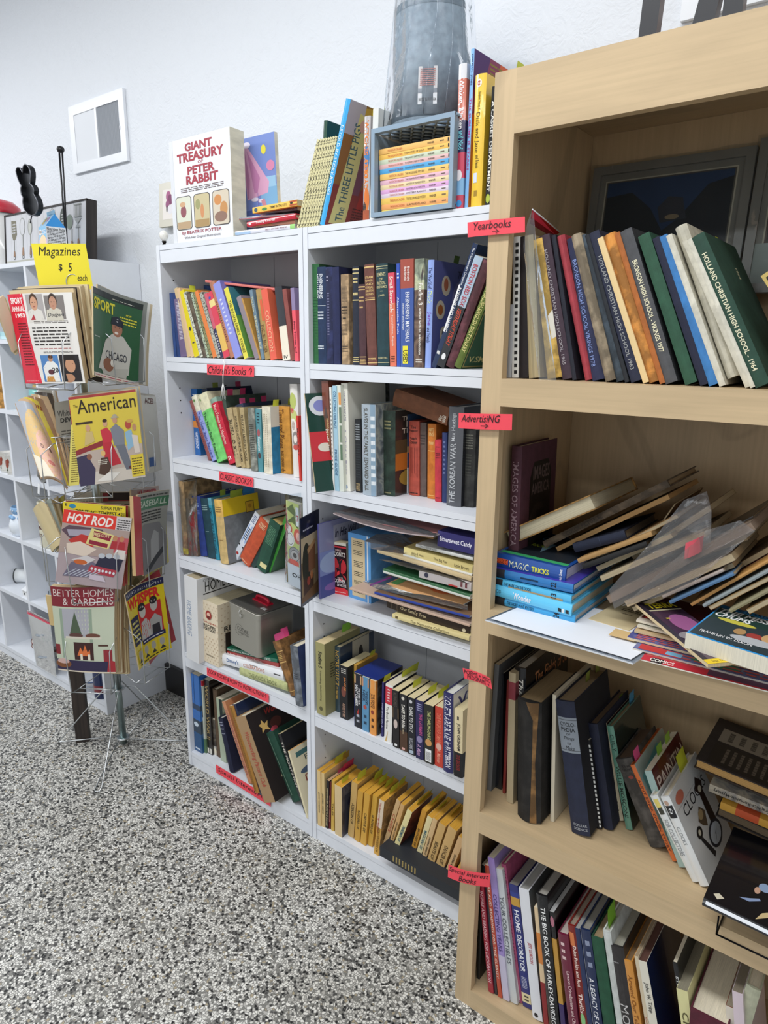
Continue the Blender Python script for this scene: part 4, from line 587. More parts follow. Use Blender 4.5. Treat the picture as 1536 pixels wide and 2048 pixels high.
((1.0821,.012,1.4704,.4059,0,.0181,.1897,.18),'green and gilt book leaning far right on technical shelf',dict(k='h',c='#5a6b2a',r='#1f4a2a',tt=[('A SALISH-ENGLISH DICTIONARY','#d9cf86',.2,.95)],ra=[('p',[(.02,.02),(.98,.02),(.98,.98),(.02,.98)],'#9a8a4a'),('p',[(.04,.035),(.96,.035),(.96,.965),(.04,.965)],'#1f4a2a'),('t','V.SMITH',.1,.08,.8,.16,'#cfc07a'),('p',[(.35,.4),(.75,.4),(.55,.7)],'#b5a870')]),6),
((.6894,.06,1.4633,-.0045,0,.0102,.2431,.12),'navy book half hidden behind the pale tan spine',dict(k='h',c='#1d2340'),6),
((.8745,.04,1.4633,-.0563,0,.0169,.239,.14),'dark navy book hidden behind the coral one',dict(k='h',c='#1c2748'),6),
((.7034,-.05,1.132,-.213,-.32,.0042,.2605,.125),'dark green picture book with red band jutting over edge',dict(k='h',c='#bfae8c',r='#1c4238',rm='gloss',ra=[('r',0,.31,1,.61,'#d0353f'),('e',.33,.87,.27,.1,'#dfe3e8'),('e',.33,.87,.16,.06,'#8a90cf'),('t','Th',.72,.83,.98,.92,'#e4e0b0'),('t','Fi',.68,.7,.98,.82,'#e6dc9a'),('e',.35,.45,.18,.045,'#e8e2d4'),('p',[(.45,.37),(.7,.36),(.62,.52)],'#d8a23a'),('e',.6,.22,.03,.012,'#dfe3e8'),('e',.72,.2,.03,.012,'#dfe3e8'),('e',.5,.66,.05,.015,'#cfd8d0')],bulge=.001),7),
((.6888,.0085,1.1323,-.0439,0,.0232,.287,.16),'brown book lettered buildings with dark figure spine',dict(k='g',c='#8a5a44',bands=[(.74,1,'#7a4434'),(0,.16,'#1f1a18')],tt=[('buildings','#f3efe6',.28,.56,'d',(.2,.85),.012),("Fairfield's guide",'#e6c48a',.5,.66,'d',(.5,.9))],sa=[('p',[(.1,.64),(.5,.78),(.9,.64)],'#5a4a42'),('e',.5,.1,.3,.035,'#e8e4dc'),('e',.7,.35,.3,.06,'#2a1c16')]),7),
((.7197,.0025,1.1323,-.0393,0,.0064,.2727,.16),'very thin white booklet beside the brown buildings book',dict(k='p',c='#ecebe4',sa=[('b',.3,.2,.7,.9,'#444444',18)]),7),
((.7271,.0024,1.1323,-.0249,0,.0141,.277,.16),'light blue spined collectors book',dict(k='p',c='#a5cbdd',tt=[('COLLECTING OUR PAST','#33638a',.6,.95),('PRICE GUIDE','#33638a',.15,.4)]),7),
((.7401,.0051,1.1323,-.0374,0,.0162,.279,.16),'book with stacked picture squares on spine',dict(k='p',c='#dde2d6',sa=[('r',.55,.82,1,.93,'#e09a50'),('r',.55,.65,1,.8,'#6a7c66'),('r',.55,.47,1,.63,'#7c8f78'),('r',.55,.3,1,.45,'#5d7a60')]),7),
((.7472,.0176,1.1323,-.0359,0,.0215,.2834,.16),'white spined art book with grey lettering',dict(k='p',c='#eceade',tt=[('THOMAS KINKADE','#9a96a8',.66,.93,'d',(.25,.65)),('A Child is Born','#a8a4b8',.15,.6,'d',(.3,.6))],sa=[('e',.4,.04,.2,.02,'#5f8ac0')]),7),
((.7484,.0445,1.1323,-.0328,0,.0126,.285,.16),'cream book lettered Veteran and Vintage Cars',dict(k='p',c='#e4dfbe',tt=[('VETERAN AND VINTAGE CARS','#1c1c1c',.6,.97,'d',(.2,.8),.02),('VETERAN AND VINTAGE CARS','#1c1c1c',.1,.45,'d',(.2,.8),.02)],r='#20221c',rm='picture'),7),
((.7798,.0243,1.1323,-.0211,0,.0202,.1924,.15),'black book with faint lettering and gold foot',dict(k='h',c='#1f2226',sa=[('b',.15,.72,.85,.95,'#9aa0a4',7),('b',.15,.02,.85,.13,'#c2a878',6),('b',.15,.2,.85,.68,'#33383c',14)]),7),
((.8136,.012,1.1323,-.0236,0,.045,.2345,.165),'thick grey book lettered Slaves in the Family',dict(k='g',hard=True,c='#a3b0ba',r='#8d979e',rm='picture',tt=[('SLAVES IN THE FAMILY','#54524a',.44,.96,'d',(.2,.5)),('EDWARD BALL','#54524a',.05,.42,'d',(.2,.5))],sa=[('r',.68,0,.97,1,'#87a0b4'),('b',.7,.1,.95,.9,'#e8edf0',9)]),7),
((.8537,.0444,1.1323,-.0144,0,.0412,.219,.165),'dark green worn book with orange picture cover',dict(k='h',c='#27392f',m='worn',r='#3a3430',rm='gloss',sa=[('b',.2,.78,.7,.9,'#8a8660',3),('b',.2,.02,.7,.05,'#8a8660',1)],ra=[('t','THE',.1,.88,.55,.93,'#e8e0d0'),('t','LIN',.1,.8,.8,.87,'#e8e0d0'),('t','THE',.1,.73,.6,.79,'#e8e0d0'),('r',0,.3,.8,.52,'#c9782a'),('r',0,.5,.9,.66,'#5a4a30'),('e',.4,.2,.3,.1,'#a58a3a')]),7),
((.887,.0996,1.1323,-.022,0,.01,.2076,.155),'narrow blue book with white lettering Writing with',dict(k='p',c='#3a5a86',bands=[(0,.33,'#cfd4dc'),(.52,.6,'#c9a678')],tt=[('Writing with','#eef0f4',.66,.95)],sa=[('e',.5,.08,.3,.03,'#2f4f9a')]),7),
((.9076,.0885,1.1323,-.0277,0,.0325,.193,.155),'brick red book lettered The Prospector',dict(k='h',c='#b34f3f',tt=[('The','#2a1614',.9,.94,'r',(.25,.75)),('Prospector','#2a1614',.85,.89,'r',(.1,.9)),('Ralph','#2a1614',.75,.79,'r',(.2,.8)),('Connor','#2a1614',.7,.745,'r',(.15,.85))],sa=[('r',.15,.25,.2,.65,'#7c2c24'),('r',.8,.25,.85,.65,'#7c2c24'),('r',.35,.3,.4,.65,'#7c2c24'),('r',.6,.3,.65,.65,'#7c2c24'),('b',.1,.02,.9,.05,'#2a1614',1)]),7),
((.938,.0943,1.1323,-.0299,0,.0212,.1907,.155),'grey-brown cloth book beside the orange one',dict(k='h',c='#63544f',sa=[('b',.2,.7,.85,.85,'#3f3634',4)]),7),
((.9665,.0872,1.1323,-.0226,0,.0251,.1904,.155),'orange cloth book on history shelf',dict(k='h',c='#d17c2e',tt=[('PARTS','#f0cf8a',.9,.95,'r'),('KING','#f0cf8a',.84,.89,'r'),('THREE','#f0cf8a',.72,.77,'r')],sa=[('r',.1,.64,.9,.65,'#e9b86a'),('e',.5,.44,.25,.04,'#c06a20'),('r',.1,.04,.9,.05,'#e9b86a')]),7),
((1.0022,.07,1.1323,-.0362,0,.0191,.1548,.13),'short red cloth book on history shelf',dict(k='h',c='#c43442',sa=[('b',.15,.88,.85,.9,'#222',1),('b',.15,.7,.85,.8,'#6a1420',3),('b',.15,.05,.85,.08,'#6a1420',1)]),7),
((1.0222,.0722,1.1323,-.0301,0,.0143,.1743,.13),'short dark blue book touching the grey war book',dict(k='h',c='#2a3868',sa=[('b',.3,.4,.7,.9,'#6f7ba8',8)]),7),
((1.0466,.053,1.1323,-.0053,0,.0417,.2412,.165),'dark grey book lettered The Korean War',dict(k='g',hard=True,c='#4e5056',r='#24252a',tt=[('THE KOREAN WAR','#b9bcc0',.03,.64,'u',(.2,.6),.008),('Max Hastings','#b9bcc0',.66,.94,'u',(.25,.6),.008)],pg='#d8d4cc'),7),
((1.0799,.069,1.1323,-.0095,0,.0338,.1881,.16),'worn black old book with peeling foot',dict(k='h',c='#31312f',m='worn',sa=[('b',.2,.75,.85,.95,'#6a6a60',6),('b',.3,.4,.75,.7,'#45463f',8)]),7),
((1.0362,.06,1.3259,-1.3401,0,.0434,.1698,.15),'brown library book lying slanted across the red books',dict(k='h',c='#74482e',sa=[('t','Fic',.15,.09,.45,.15,'#d6cfc0','r',.01),('t','Wal',.1,.03,.5,.085,'#d6cfc0','r',.01)]),7),
((.6777,-.085,.812,.0016,.33,.003,.2514,.13),'dark blue picture book of a town scene jutting over edge',dict(k='g',hard=True,c='#12162c',r='#1a1e38',bulge=.001,ra=[('r',0,.04,.95,.77,'#a08a68'),('r',0,.5,.95,.77,'#cfc0a0'),('e',.25,.45,.2,.25,'#2a3324'),('r',.35,.35,.7,.65,'#8a5f42'),('p',[(.3,.62),(.7,.7),(.75,.66),(.32,.56)],'#c9a070'),('r',.1,.1,.6,.3,'#4a3424'),('e',.35,.25,.08,.05,'#a84a34'),('e',.5,.3,.06,.05,'#c07a4a'),('p',[(0,.04),(.95,.04),(.95,.2),(0,.1)],'#7a5a38'),('b',.1,.83,.6,.87,'#b9bdd0',1)]),8),
((.6699,-.005,.8123,-.0167,0,.0064,.2178,.17),'purple and blue landscape picture book on third shelf',dict(k='g',hard=True,c='#5f5fa0',r='#8f92b8',ra=[('r',0,0,1,.55,'#4a569a'),('r',0,.3,1,.62,'#7f8fc8'),('e',.3,.45,.3,.14,'#9fb4dc'),('e',.6,.2,.3,.12,'#6a4a8a'),('e',.3,.12,.2,.05,'#8a6ab0'),('r',.35,.68,.98,.93,'#a9aabc'),('t','In His Will',.38,.76,.95,.88,'#22223a','r',.02,.3)]),8),
((1.0156,.05,1.0394,-1.5693,0,.0083,.1494,.2),'thin tan book under the zip bags near top',dict(k='p',c='#b08a5c',tt=[('COOKERY','#5a3a1c',.15,.3)]),9),
((1.1609,.01,1.0365,-1.551,0,.0391,.1073,.16),'dark purple candy box lettered Bittersweet Candy',dict(k='p',c='#2b2666',bulge=0,pg='#2b2666',hard=False,sa=[('t','Bittersweet Candy',.3,.1,.7,.94,'#e8e6f4','d',.015)]),-1,'candy_box','box'),
((1.1536,.012,1.0204,-1.5556,0,.0078,.1655,.19),'thin white book lying above the yellowish spine',dict(k='h',c='#d4d6d2',sa=[('t','LETS GO TO THE MOON',.2,.62,.8,.93,'#444','d',0)]),9),
((1.1534,.012,.9887,-1.5286,0,.0188,.2023,.19),'yellowish book lying with storybook titles on its spine',dict(k='p',c='#cfbf80',sa=[('t','Adrien B. Howe',.25,.7,.7,.88,'#3f3418','d',0),('t','The Big Fair',.25,.35,.7,.55,'#3f3418','d',0),('t','Little Brown',.25,.05,.7,.25,'#3f3418','d',0)]),9),
((1.1543,.008,.9836,-1.5227,0,.0047,.2022,.2),'thin white book beneath the yellowish storybook',dict(k='p',c='#dcdcd6'),9),
((1.1578,0,.9739,-1.5204,0,.0088,.2839,.21),'cream magazine with worn edge in stack middle',dict(k='p',c='#cbb58c',pg='#cdbb98'),9,'magazine','magazine'),
((1.1566,.004,.947,-1.5616,0,.0221,.1511,.19),'off-white paperback lying on green and white book',dict(k='p',c='#cfc6c4',sa=[('r',0,.25,1,.42,'#c8403c'),('b',.2,.05,.8,.22,'#7a3038',2),('e',.5,.85,.3,.04,'#3a3a50')]),9),
((1.1565,0,.9272,-1.5338,0,.0117,.2621,.2),'green topped white book lying in stack',dict(k='p',hard=True,c='#dfe3da',r='#2c5f3a',sa=[('r',.6,0,1,1,'#2c5f3a')]),9),
((1.1599,-.004,.8819,-1.5966,0,.0064,.29,.21),'blue edged magazine in a zip bag',dict(k='p',c='#2a44a0',r='#8a6a50'),9,'magazine','magazine'),
((1.1644,-.01,.8629,-1.556,0,.0064,.3753,.2),'pinkish tan magazine in clear sleeve near stack bottom',dict(k='p',c='#c9ac98'),9,'magazine','magazine'),
((1.1591,0,.8334,-1.5288,0,.0227,.2517,.18),'dark brown book lettered Our Family Tree',dict(k='h',c='#35281f',sa=[('t','Our Family Tree',.25,.5,.75,.82,'#d9c9a0','d',.012),('r',0,.86,1,.87,'#5a4a3a'),('r',0,.93,1,.94,'#5a4a3a'),('e',.5,.06,.2,.02,'#d0c8b0')]),9),
((1.1665,-.012,.8282,-1.5802,0,.0113,.2307,.19),'cream paperback at the bottom of the flat stack',dict(k='p',c='#dccd94',sa=[('t','The Mennonite Collection',.2,.25,.85,.75,'#5a4a24','d',0),('b',.2,.9,.8,.98,'#5a4a24',1)]),9),
((.6549,-.0034,.4473,-.0096,0,.0347,.2286,.16),'thick olive paperback lettered Foxfire 5',dict(k='p',c='#9c9664',r='#8f8a60',tt=[('Foxfire 5','#22201a',.66,.88,'d',(.3,.7),.02),('ironmaking, blacksmithing','#3a3828',.2,.62,'d',(.4,.62),0)],sa=[('e',.5,.09,.2,.03,'#5a5638')],ra=[('t','Fox',.15,.8,.95,.9,'#22201a','r',.03),('b',.15,.5,.85,.72,'#4a4630',6)],pg='#e4cfa0',tabs=[(.6,'#8fd04a',.026,.04)]),10),
((.6873,.0388,.4473,-.0046,0,.0214,.2085,.16),'dark hardback with gold lettering left of the thriller paperback',dict(k='g',hard=True,c='#30444e',r='#2c3a50',tt=[('NOTRE VAUVIE','#c9a24a',.42,.95,'d',(.25,.85),.02),('TO TREASURES','#c9a24a',.2,.4,'d',(.3,.7))],ra=[('r',.35,.45,.85,1,'#b9b2a0'),('e',.6,.75,.07,.14,'#2a2420')],pg='#d8c9a4'),10),
((.7251,.0211,.4473,-.0041,0,.0292,.1682,.115),'black thriller paperback with orange lettering left of boxed set',dict(k='p',c='#17161a',r='#2a2a22',tt=[('A DOSE OF FIRE','#c9a088',.04,.3,'d',(.3,.75)),('JANINE','#d98a4a',.55,.8,'d',(.5,.8))],sa=[('e',.5,.52,.3,.1,'#7a4438'),('b',.2,.86,.8,.96,'#d8d4cc',3)],ra=[('e',.5,.8,.3,.15,'#4a7a3a')],pg='#e2d2a6'),10),
((.7333,.05,.4487,.088,0,.0156,.1672,.1),'orange topped book behind the boxed set',dict(k='p',c='#c99a44',pg='#d9a648',tabs=[(.7,'#d8e04a')]),10),
((.7894,.011,.4473,-.008,0,.026,.1672,.105),'black volume of boxed set lettered Quest for Saint',dict(k='p',c='#171a26',tt=[('THE QUEST FOR','#e8e8ea',.45,.75,'d',(.52,.85)),('SAINT CAMBER','#e8e8ea',.4,.8,'d',(.12,.5))],sa=[('r',0,.82,1,.98,'#caa070'),('p',[(.4,.3),(.6,.36),(.5,.2)],'#c0382a'),('b',.3,.08,.7,.28,'#b8bcc8',2)]),10),
((.8179,.01,.4473,-.004,0,.0244,.1668,.105),'blue volume of boxed set with dragon mark',dict(k='p',c='#5a8fb4',tt=[("THE BISHOP'S",'#20304a',.5,.76,'d',(.5,.85)),('HEIR','#20304a',.55,.76,'d',(.1,.45))],sa=[('r',0,.82,1,.98,'#c08a68'),('e',.45,.45,.25,.04,'#a8504a'),('b',.3,.1,.7,.34,'#2a4058',2)]),10),
((.8479,.0079,.4473,-.0068,0,.0208,.1666,.105),'orange volume of boxed set with dragon mark',dict(k='p',c='#e0964a',tt=[("THE KING'S",'#4a2a18',.5,.76,'d',(.5,.85)),('JUSTICE','#4a2a18',.5,.76,'d',(.1,.45))],sa=[('r',0,.84,1,.98,'#caa070'),('e',.45,.42,.25,.04,'#8a3a2a'),('b',.3,.1,.7,.34,'#4a2a18',2)]),10),
((.8801,.0184,.4473,.0068,0,.0064,.1661,.11),'narrow purple paperback next to the boxed set',dict(k='p',c='#2c2a66',tt=[('WISHING ON A','#c8cbe8',.1,.7)],pg='#e2d2a6',tabs=[(.02,'#d8e04a',.02,.03)]),10),
((.9001,.0065,.4477,.0166,0,.0254,.1735,.11),'white paperback with red spine top and torn foot',dict(k='p',c='#e6e4de',bands=[(.66,.96,'#c42f40')],r='#1b1b1e',tt=[('The Book Review','#44423c',.22,.62,'d',(.2,.5),0)],sa=[('p',[(.1,0),(.5,.2),(.35,0)],'#c9a86a'),('b',.3,.7,.6,.94,'#f0d8d8',5)],ra=[('p',[(.1,.6),(.9,.7),(.9,.62),(.1,.52)],'#d8d8d4'),('p',[(.1,.4),(.9,.5),(.9,.42),(.1,.34)],'#d8d8d4')],tabs=[(.5,'#d8e04a',.02,.04),(.85,'#d8e04a',.02,.04)]),10),
((.9365,-.0015,.4473,-.0348,0,.0215,.1692,.11),'black romance paperback with photo of white-clad couple',dict(k='p',c='#1d1a1b',tt=[('ROTHSCHILD','#5a5048',.72,.96,'d',(.2,.8),.02)],sa=[('r',0,.52,1,.7,'#54432f'),('e',.5,.42,.3,.08,'#c9b8b0'),('r',.3,.03,.7,.07,'#e8e8e8')],pg='#e2d2a6'),10),
((.9604,-.0013,.4473,-.0333,0,.0245,.1663,.11),'black paperback lettered Dare to Run',dict(k='p',c='#1b1b1f',bands=[(0,.35,'#4e3626')],tt=[('DARE TO RUN','#e9e6dc',.42,.82,'d',(.3,.75),.02),('ROMANTIC','#c0b090',.3,.4,'d')],sa=[('e',.5,.93,.2,.03,'#d0ccc0'),('r',.3,.02,.7,.06,'#d8a8a0')],pg='#e2d2a6',tabs=[(.4,'#d8e04a',.022,.04)]),10),
((.988,-.0025,.4473,-.0363,0,.0233,.1664,.11),'black paperback lettered Dare to Stay',dict(k='p',c='#1a1c22',tt=[('DARE TO STAY','#d9d9d6',.4,.84,'d',(.3,.75),.02),('WILLIAMS','#a8aab0',.1,.3,'d')],sa=[('e',.5,.93,.2,.03,'#c8c8cc'),('r',.2,.02,.8,.08,'#a9b9c8')],pg='#e2d2a6'),10),
((1.0157,-.0051,.4473,-.0328,0,.0251,.169,.11),'dark purple romance paperback with couple picture',dict(k='p',c='#262350',tt=[('THE LAWMAN','#c0508a',.42,.78,'d',(.45,.85),.015),('A. Mann','#c8a0c8',.06,.25,'d',(.2,.7),.01,.3)],sa=[('e',.5,.34,.35,.06,'#8a80a8'),('b',.2,.82,.8,.96,'#a8a8d0',4)],pg='#e2d2a6',tabs=[(.35,'#d8e04a',.022,.04)]),10),
((1.0435,-.0065,.4473,-.0339,0,.0288,.1675,.11),'dark romance paperback with white barcode sticker',dict(k='p',c='#24261f',tt=[('THE DARLING DUKE','#c9cf8a',.42,.9,'d',(.4,.75),.015)],sa=[('r',.15,.03,.8,.24,'#eef0f0'),('b',.25,.05,.75,.2,'#222222',12),('e',.5,.36,.35,.06,'#c9955a')],pg='#e2d2a6',tabs=[(.4,'#d8e04a',.024,.05)]),10),
((1.0742,-.0021,.4473,-.0259,0,.0248,.1705,.11),'red romance paperback left of the purple hardback',dict(k='p',c='#c4402f',tt=[('A. Manner','#e8a088',.06,.3,'d',(.3,.75),.01,.3),('THE HIGHWAYMAN','#e07a60',.4,.9,'d')],sa=[('e',.5,.34,.35,.06,'#dcb0a0')],pg='#e2d2a6',tabs=[(.3,'#d8e04a',.022,.05)]),10),
((1.1036,-.0092,.4473,-.0338,0,.029,.221,.15),'purple hardback lettered Violets Are Blue',dict(k='g',hard=True,c='#26275f',r='#d9dadb',tt=[('VIOLETS ARE BLUE','#dfe0ea',.42,.97,'d',(.15,.8),.02,.2),('by PATTERSON','#dfe0ea',.06,.4,'d',(.15,.8),.02,.2)],ra=[('t','VIO',.15,.78,.95,.93,'#3a3a7a','r',.02)],pg='#dcdcd4'),10),
((1.1368,-.0085,.4473,-.0288,0,.0244,.1877,.15),'cream and black hardback with bold author name',dict(k='p',c='#ddcfa8',bands=[(0,.37,'#17161a')],tt=[('JOHN GRISHAM','#1c1c1c',.4,.8,'d',(.3,.75),.02),('THE BROKER','#8a2a2a',.1,.34,'d',(.3,.75))],sa=[('r',.35,.85,.55,.9,'#222')],pg='#e2d2a6'),10),
((.6476,.0008,.0553,-.0003,0,.0135,.1939,.105),'first cream paperback at left end of yellow-edged row',dict(k='p',pg='#dda436',c='#d9bd86',tt=[('JOHN NORMAN','#222222',.25,.62,'d',(.3,.75),.015)]),11),
((.6588,.0043,.0553,-.0043,0,.0159,.1895,.105),'cream paperback lettered Nomads of, second in yellow-edged row',dict(k='p',pg='#dda436',c='#d9bd86',tt=[('JOHN NORMAN   NOMADS OF','#222222',.25,.62,'d',(.3,.75),.015)],tabs=[(.55,'#d8e04a',.026,.05),(.9,'#c9a236',.02,.03)]),11),
((.6748,.0065,.0557,.0381,0,.0108,.1706,.11),'black spined paperback with pale zigzag edge lettering',dict(k='p',c='#1a1618',pg='#d0a880',tt=[('THE DANCER FROM THE DANCE','#d9c89a',.05,.85)],tabs=[(.4,'#ef5f9a',.016,.05)]),11),
((.6846,.0101,.0555,.0253,0,.0079,.1682,.115),'dark red spined paperback in yellow-edged row',dict(k='p',c='#6a2028',pg='#2a2022',tt=[('RAYMOND CHANDLER','#c88a7a',.15,.7)],tabs=[(.5,'#e03f6a',.03,.05)]),11),
((.6957,.009,.0556,.0258,0,.0119,.1776,.105),'mustard spined thin paperback beside swan cover',dict(k='p',pg='#dda436',c='#cda94e',tt=[('TALES','#4a3a20',.25,.62,'d',(.3,.75),.015)]),11),
((.7172,.0038,.0553,-.0015,0,.028,.1729,.105),'cream paperback with dark moonlit picture cover',dict(k='p',pg='#dda436',c='#d5bd90',r='#4a4a5c',rm='picture',tabs=[(.15,'#d8e04a',.02,.03)],ra=[('r',.12,.05,.9,.8,'#3a3c4a'),('e',.55,.62,.3,.12,'#1c1c3a'),('t','V',.5,.82,.9,.93,'#3a3428'),('p',[(.4,.6),(.6,.66),(.55,.56)],'#d8d4cc')]),11),
((.7518,.0237,.0571,.0795,0,.0224,.1942,.105),'tan paperback with worn corner after picture cover',dict(k='p',pg='#dda436',c='#c7a362',tt=[('ASSASSIN OF','#4a3a20',.25,.62,'d',(.3,.75),.015)],tabs=[(.1,'#d8e04a',.03,.04)]),11),
((.78,.0204,.0569,.0784,0,.0201,.1788,.105),'mustard paperback lettered Raiders',dict(k='p',pg='#dda436',c='#c99a3e',tt=[('RAIDERS OF','#4a3a20',.25,.62,'d',(.3,.75),.015)],tabs=[(.6,'#d8e04a',.03,.04)]),11),
((.8036,.0209,.057,.085,0,.0198,.1816,.105),'mustard paperback lettered Captive, beside raiders one',dict(k='p',pg='#dda436',c='#cf9f40',tt=[('CAPTIVE OF','#4a3a20',.25,.62,'d',(.3,.75),.015)],tabs=[(.5,'#d8e04a',.026,.04)]),11),
((.825,.0291,.057,.101,0,.0173,.1807,.105),'golden paperback lettered Hunters, before the tall one',dict(k='p',pg='#dda436',c='#cda03c',tt=[('HUNTERS OF','#4a3a20',.25,.62,'d',(.3,.75),.015)],tabs=[(.45,'#d8e04a',.026,.04)]),11),
((.8616,.0127,.0571,.0991,0,.0181,.1925,.115),'taller paperback with white and red lettered spine',dict(k='p',pg='#dda436',c='#cf9e44',r='#a98a5a',rm='picture',tabs=[(.3,'#d8e04a',.026,.04),(.7,'#d8e04a',.026,.03)],bands=[(.5,1,'#d9c8b0')],tt=[('MERCENARIES OF','#7a5a1c',.05,.5,'d',(.3,.75),.015),('The Finest of High Adventure','#b04030',.4,.95,'d',(.1,.5))]),11),
((.8838,.0282,.0918,.2693,0,.0142,.1773,.105),'first right-leaning paperback above the black box',dict(k='p',pg='#dda436',c='#c9a878',tt=[('CHIEFS','#b0543a',.3,.7)]),11),
((.9064,.02,.0912,.2576,0,.0124,.1772,.105),'tan paperback with black lettering, second of leaning group',dict(k='p',pg='#dda436',c='#cba26a',tt=[('JOHN NORMAN  OUTLAW OF','#1a1a1a',.25,.62,'d',(.3,.75),.015)]),11),
((.9238,.0163,.0932,.3108,0,.017,.1748,.105),'pale yellow paperback with blue lettering and reddish cover',dict(k='p',pg='#dda436',c='#e0d49a',r='#7a3c30',rm='picture',tabs=[(.3,'#d8e04a',.02,.04),(.6,'#d8e04a',.02,.04)],tt=[('TRIBESMEN OF','#2a5a6a',.3,.65,'d',(.3,.8),.02)]),11),
((.9728,.0356,.0914,.2292,0,.0151,.1777,.105),'mustard right-leaning paperback in the middle group',dict(k='p',pg='#dda436',c='#c58f34',tt=[('SAVAGES OF','#4a3a20',.25,.62,'d',(.3,.75),.015)],tabs=[(.3,'#d8e04a',.02,.04)]),11),
((.994,.0301,.092,.246,0,.0164,.1712,.105),'pale paperback with teal lettering in right-leaning group',dict(k='p',pg='#dda436',c='#dccf9e',tabs=[(.4,'#d8e04a',.02,.04)],tt=[('MAGICIANS OF','#1f5a6a',.3,.7,'d',(.3,.8),.02)]),11),
((1.0147,.0276,.0913,.2356,0,.0141,.1749,.105),'cream paperback with heavy black lettering, right-leaning',dict(k='p',pg='#dda436',c='#d0b080',tt=[('JOHN NORMAN  TARNSMAN OF','#15120e',.25,.62,'d',(.3,.75),.015)]),11),
((1.0353,.0243,.0934,.2437,0,.0225,.1721,.105),'tan paperback with small round seal near its head',dict(k='p',pg='#dda436',c='#c8a468',tt=[('BEASTS OF','#4a3a20',.25,.62,'d',(.3,.75),.015)],tabs=[(.4,'#c9b236',.02,.05)]),11),
((1.063,.0248,.0946,.2555,0,.026,.1751,.105),'tan paperback right of the one with seal',dict(k='p',pg='#dda436',c='#caa66c',tt=[('DANCER OF','#4a3a20',.25,.62,'d',(.3,.75),.015)],tabs=[(.4,'#c9b236',.02,.05)]),11),
((1.0951,.0249,.0928,.2794,0,.0176,.1602,.105),'paperback beside wooden stile with black lettering',dict(k='p',pg='#dda436',c='#cda878',tt=[('JOHN NORMAN  BLADES OF','#15120e',.25,.62,'d',(.3,.75),.015)],tabs=[(.3,'#c9b236',.02,.05)]),11),
((1.1218,.0152,.0956,.3674,0,.0212,.1034,.105),'last golden paperback under the pink shelf sign',dict(k='p',pg='#dda436',c='#cf9c3c',tt=[('EXPLORERS OF','#4a3a20',.25,.62,'d',(.3,.75),.015)]),11),
((1.1934,-.02,.0927,-1.5635,0,.032,.2828,.19),'flat black game box under the leaning paperbacks',dict(k='p',c='#262a30',bulge=0,pg='#262a30',sa=[('b',.2,.55,.8,.85,'#a8935a',8),('e',.5,.04,.2,.02,'#8a7a4a')]),-1,'game_box','box'),
((1.3016,-.15,1.458,-.005,0,.011,.1334,.2),'short silver-white booklet against left side of yearbook shelf',dict(k='p',c='#b9bcc0'),12,'booklet','booklet'),
((1.3142,-.15,1.458,-.047,0,.0135,.2513,.2),'white comb-bound booklet with square black holes',dict(k='p',c='#d9d8d2',sa=[('r',.35,.03,.8,.055,'#141414'),('r',.35,.0775,.8,.1025,'#141414'),('r',.35,.125,.8,.15,'#141414'),('r',.35,.1725,.8,.1975,'#141414'),('r',.35,.22,.8,.245,'#141414'),('r',.35,.2675,.8,.2925,'#141414'),('r',.35,.315,.8,.34,'#141414'),('r',.35,.3625,.8,.3875,'#141414'),('r',.35,.41,.8,.435,'#141414'),('r',.35,.4575,.8,.4825,'#141414'),('r',.35,.505,.8,.53,'#141414'),('r',.35,.5525,.8,.5775,'#141414'),('r',.35,.6,.8,.625,'#141414'),('r',.35,.6475,.8,.6725,'#141414'),('r',.35,.695,.8,.72,'#141414'),('r',.35,.7425,.8,.7675,'#141414'),('r',.35,.79,.8,.815,'#141414'),('r',.35,.8375,.8,.8625,'#141414'),('r',.35,.885,.8,.91,'#141414'),('r',.35,.9325,.8,.9575,'#141414')]),12,'booklet','booklet'),
((1.3285,-.15,1.458,-.0622,0,.0187,.2507,.21),'black book between comb-bound booklet and woven one',dict(k='h',c='#1a1214'),12),
((1.3481,-.15,1.458,-.1243,0,.0227,.2523,.21),'beige woven cloth yearbook beside zip bag',dict(k='h',c='#c6b48a',m='weave',bulge=.004),12,'yearbook','yearbook'),
((1.3854,-.15,1.458,-.1828,0,.0299,.2471,.2),'mustard yellow torn book inside zip bag',dict(k='h',c='#c9a352',m='worn',sa=[('p',[(.5,.45),(.9,.5),(.95,.3),(.6,.28)],'#e6dfcf')]),12),
((1.4157,-.15,1.458,-.2504,0,.0192,.2557,.22),'maroon yearbook lettered Holland Christian High School 1965',dict(k='h',c='#41303c',tt=[('HOLLAND CHRISTIAN HIGH SCHOOL 1965','#a8a0a4',.1,.9,'d',(.3,.62),.01)]),12,'yearbook','yearbook'),
((1.435,-.15,1.458,-.2324,0,.0076,.2543,.21),'thin black yearbook right of the maroon 1965 one',dict(k='h',c='#1c1f2c'),12,'yearbook','yearbook'),
((1.457,-.15,1.458,-.2876,0,.0147,.2553,.2),'red cloth yearbook with frayed corners',dict(k='h',c='#a83c46',bulge=.006),12,'yearbook','yearbook'),
((1.4717,-.15,1.458,-.2731,0,.0224,.2485,.21),'navy yearbook lettered Bronson High School Vikings 1978',dict(k='h',c='#262b4c',tt=[('BRONSON HIGH SCHOOL VIKINGS 1978','#7f92c8',.1,.85,'d',(.15,.5),.01)]),12,'yearbook','yearbook'),
((1.497,-.158,1.458,-.3268,0,.0176,.2566,.2),'mottled tan and brown worn yearbook',dict(k='h',c='#90826c',m='worn',bulge=.006),12,'yearbook','yearbook'),
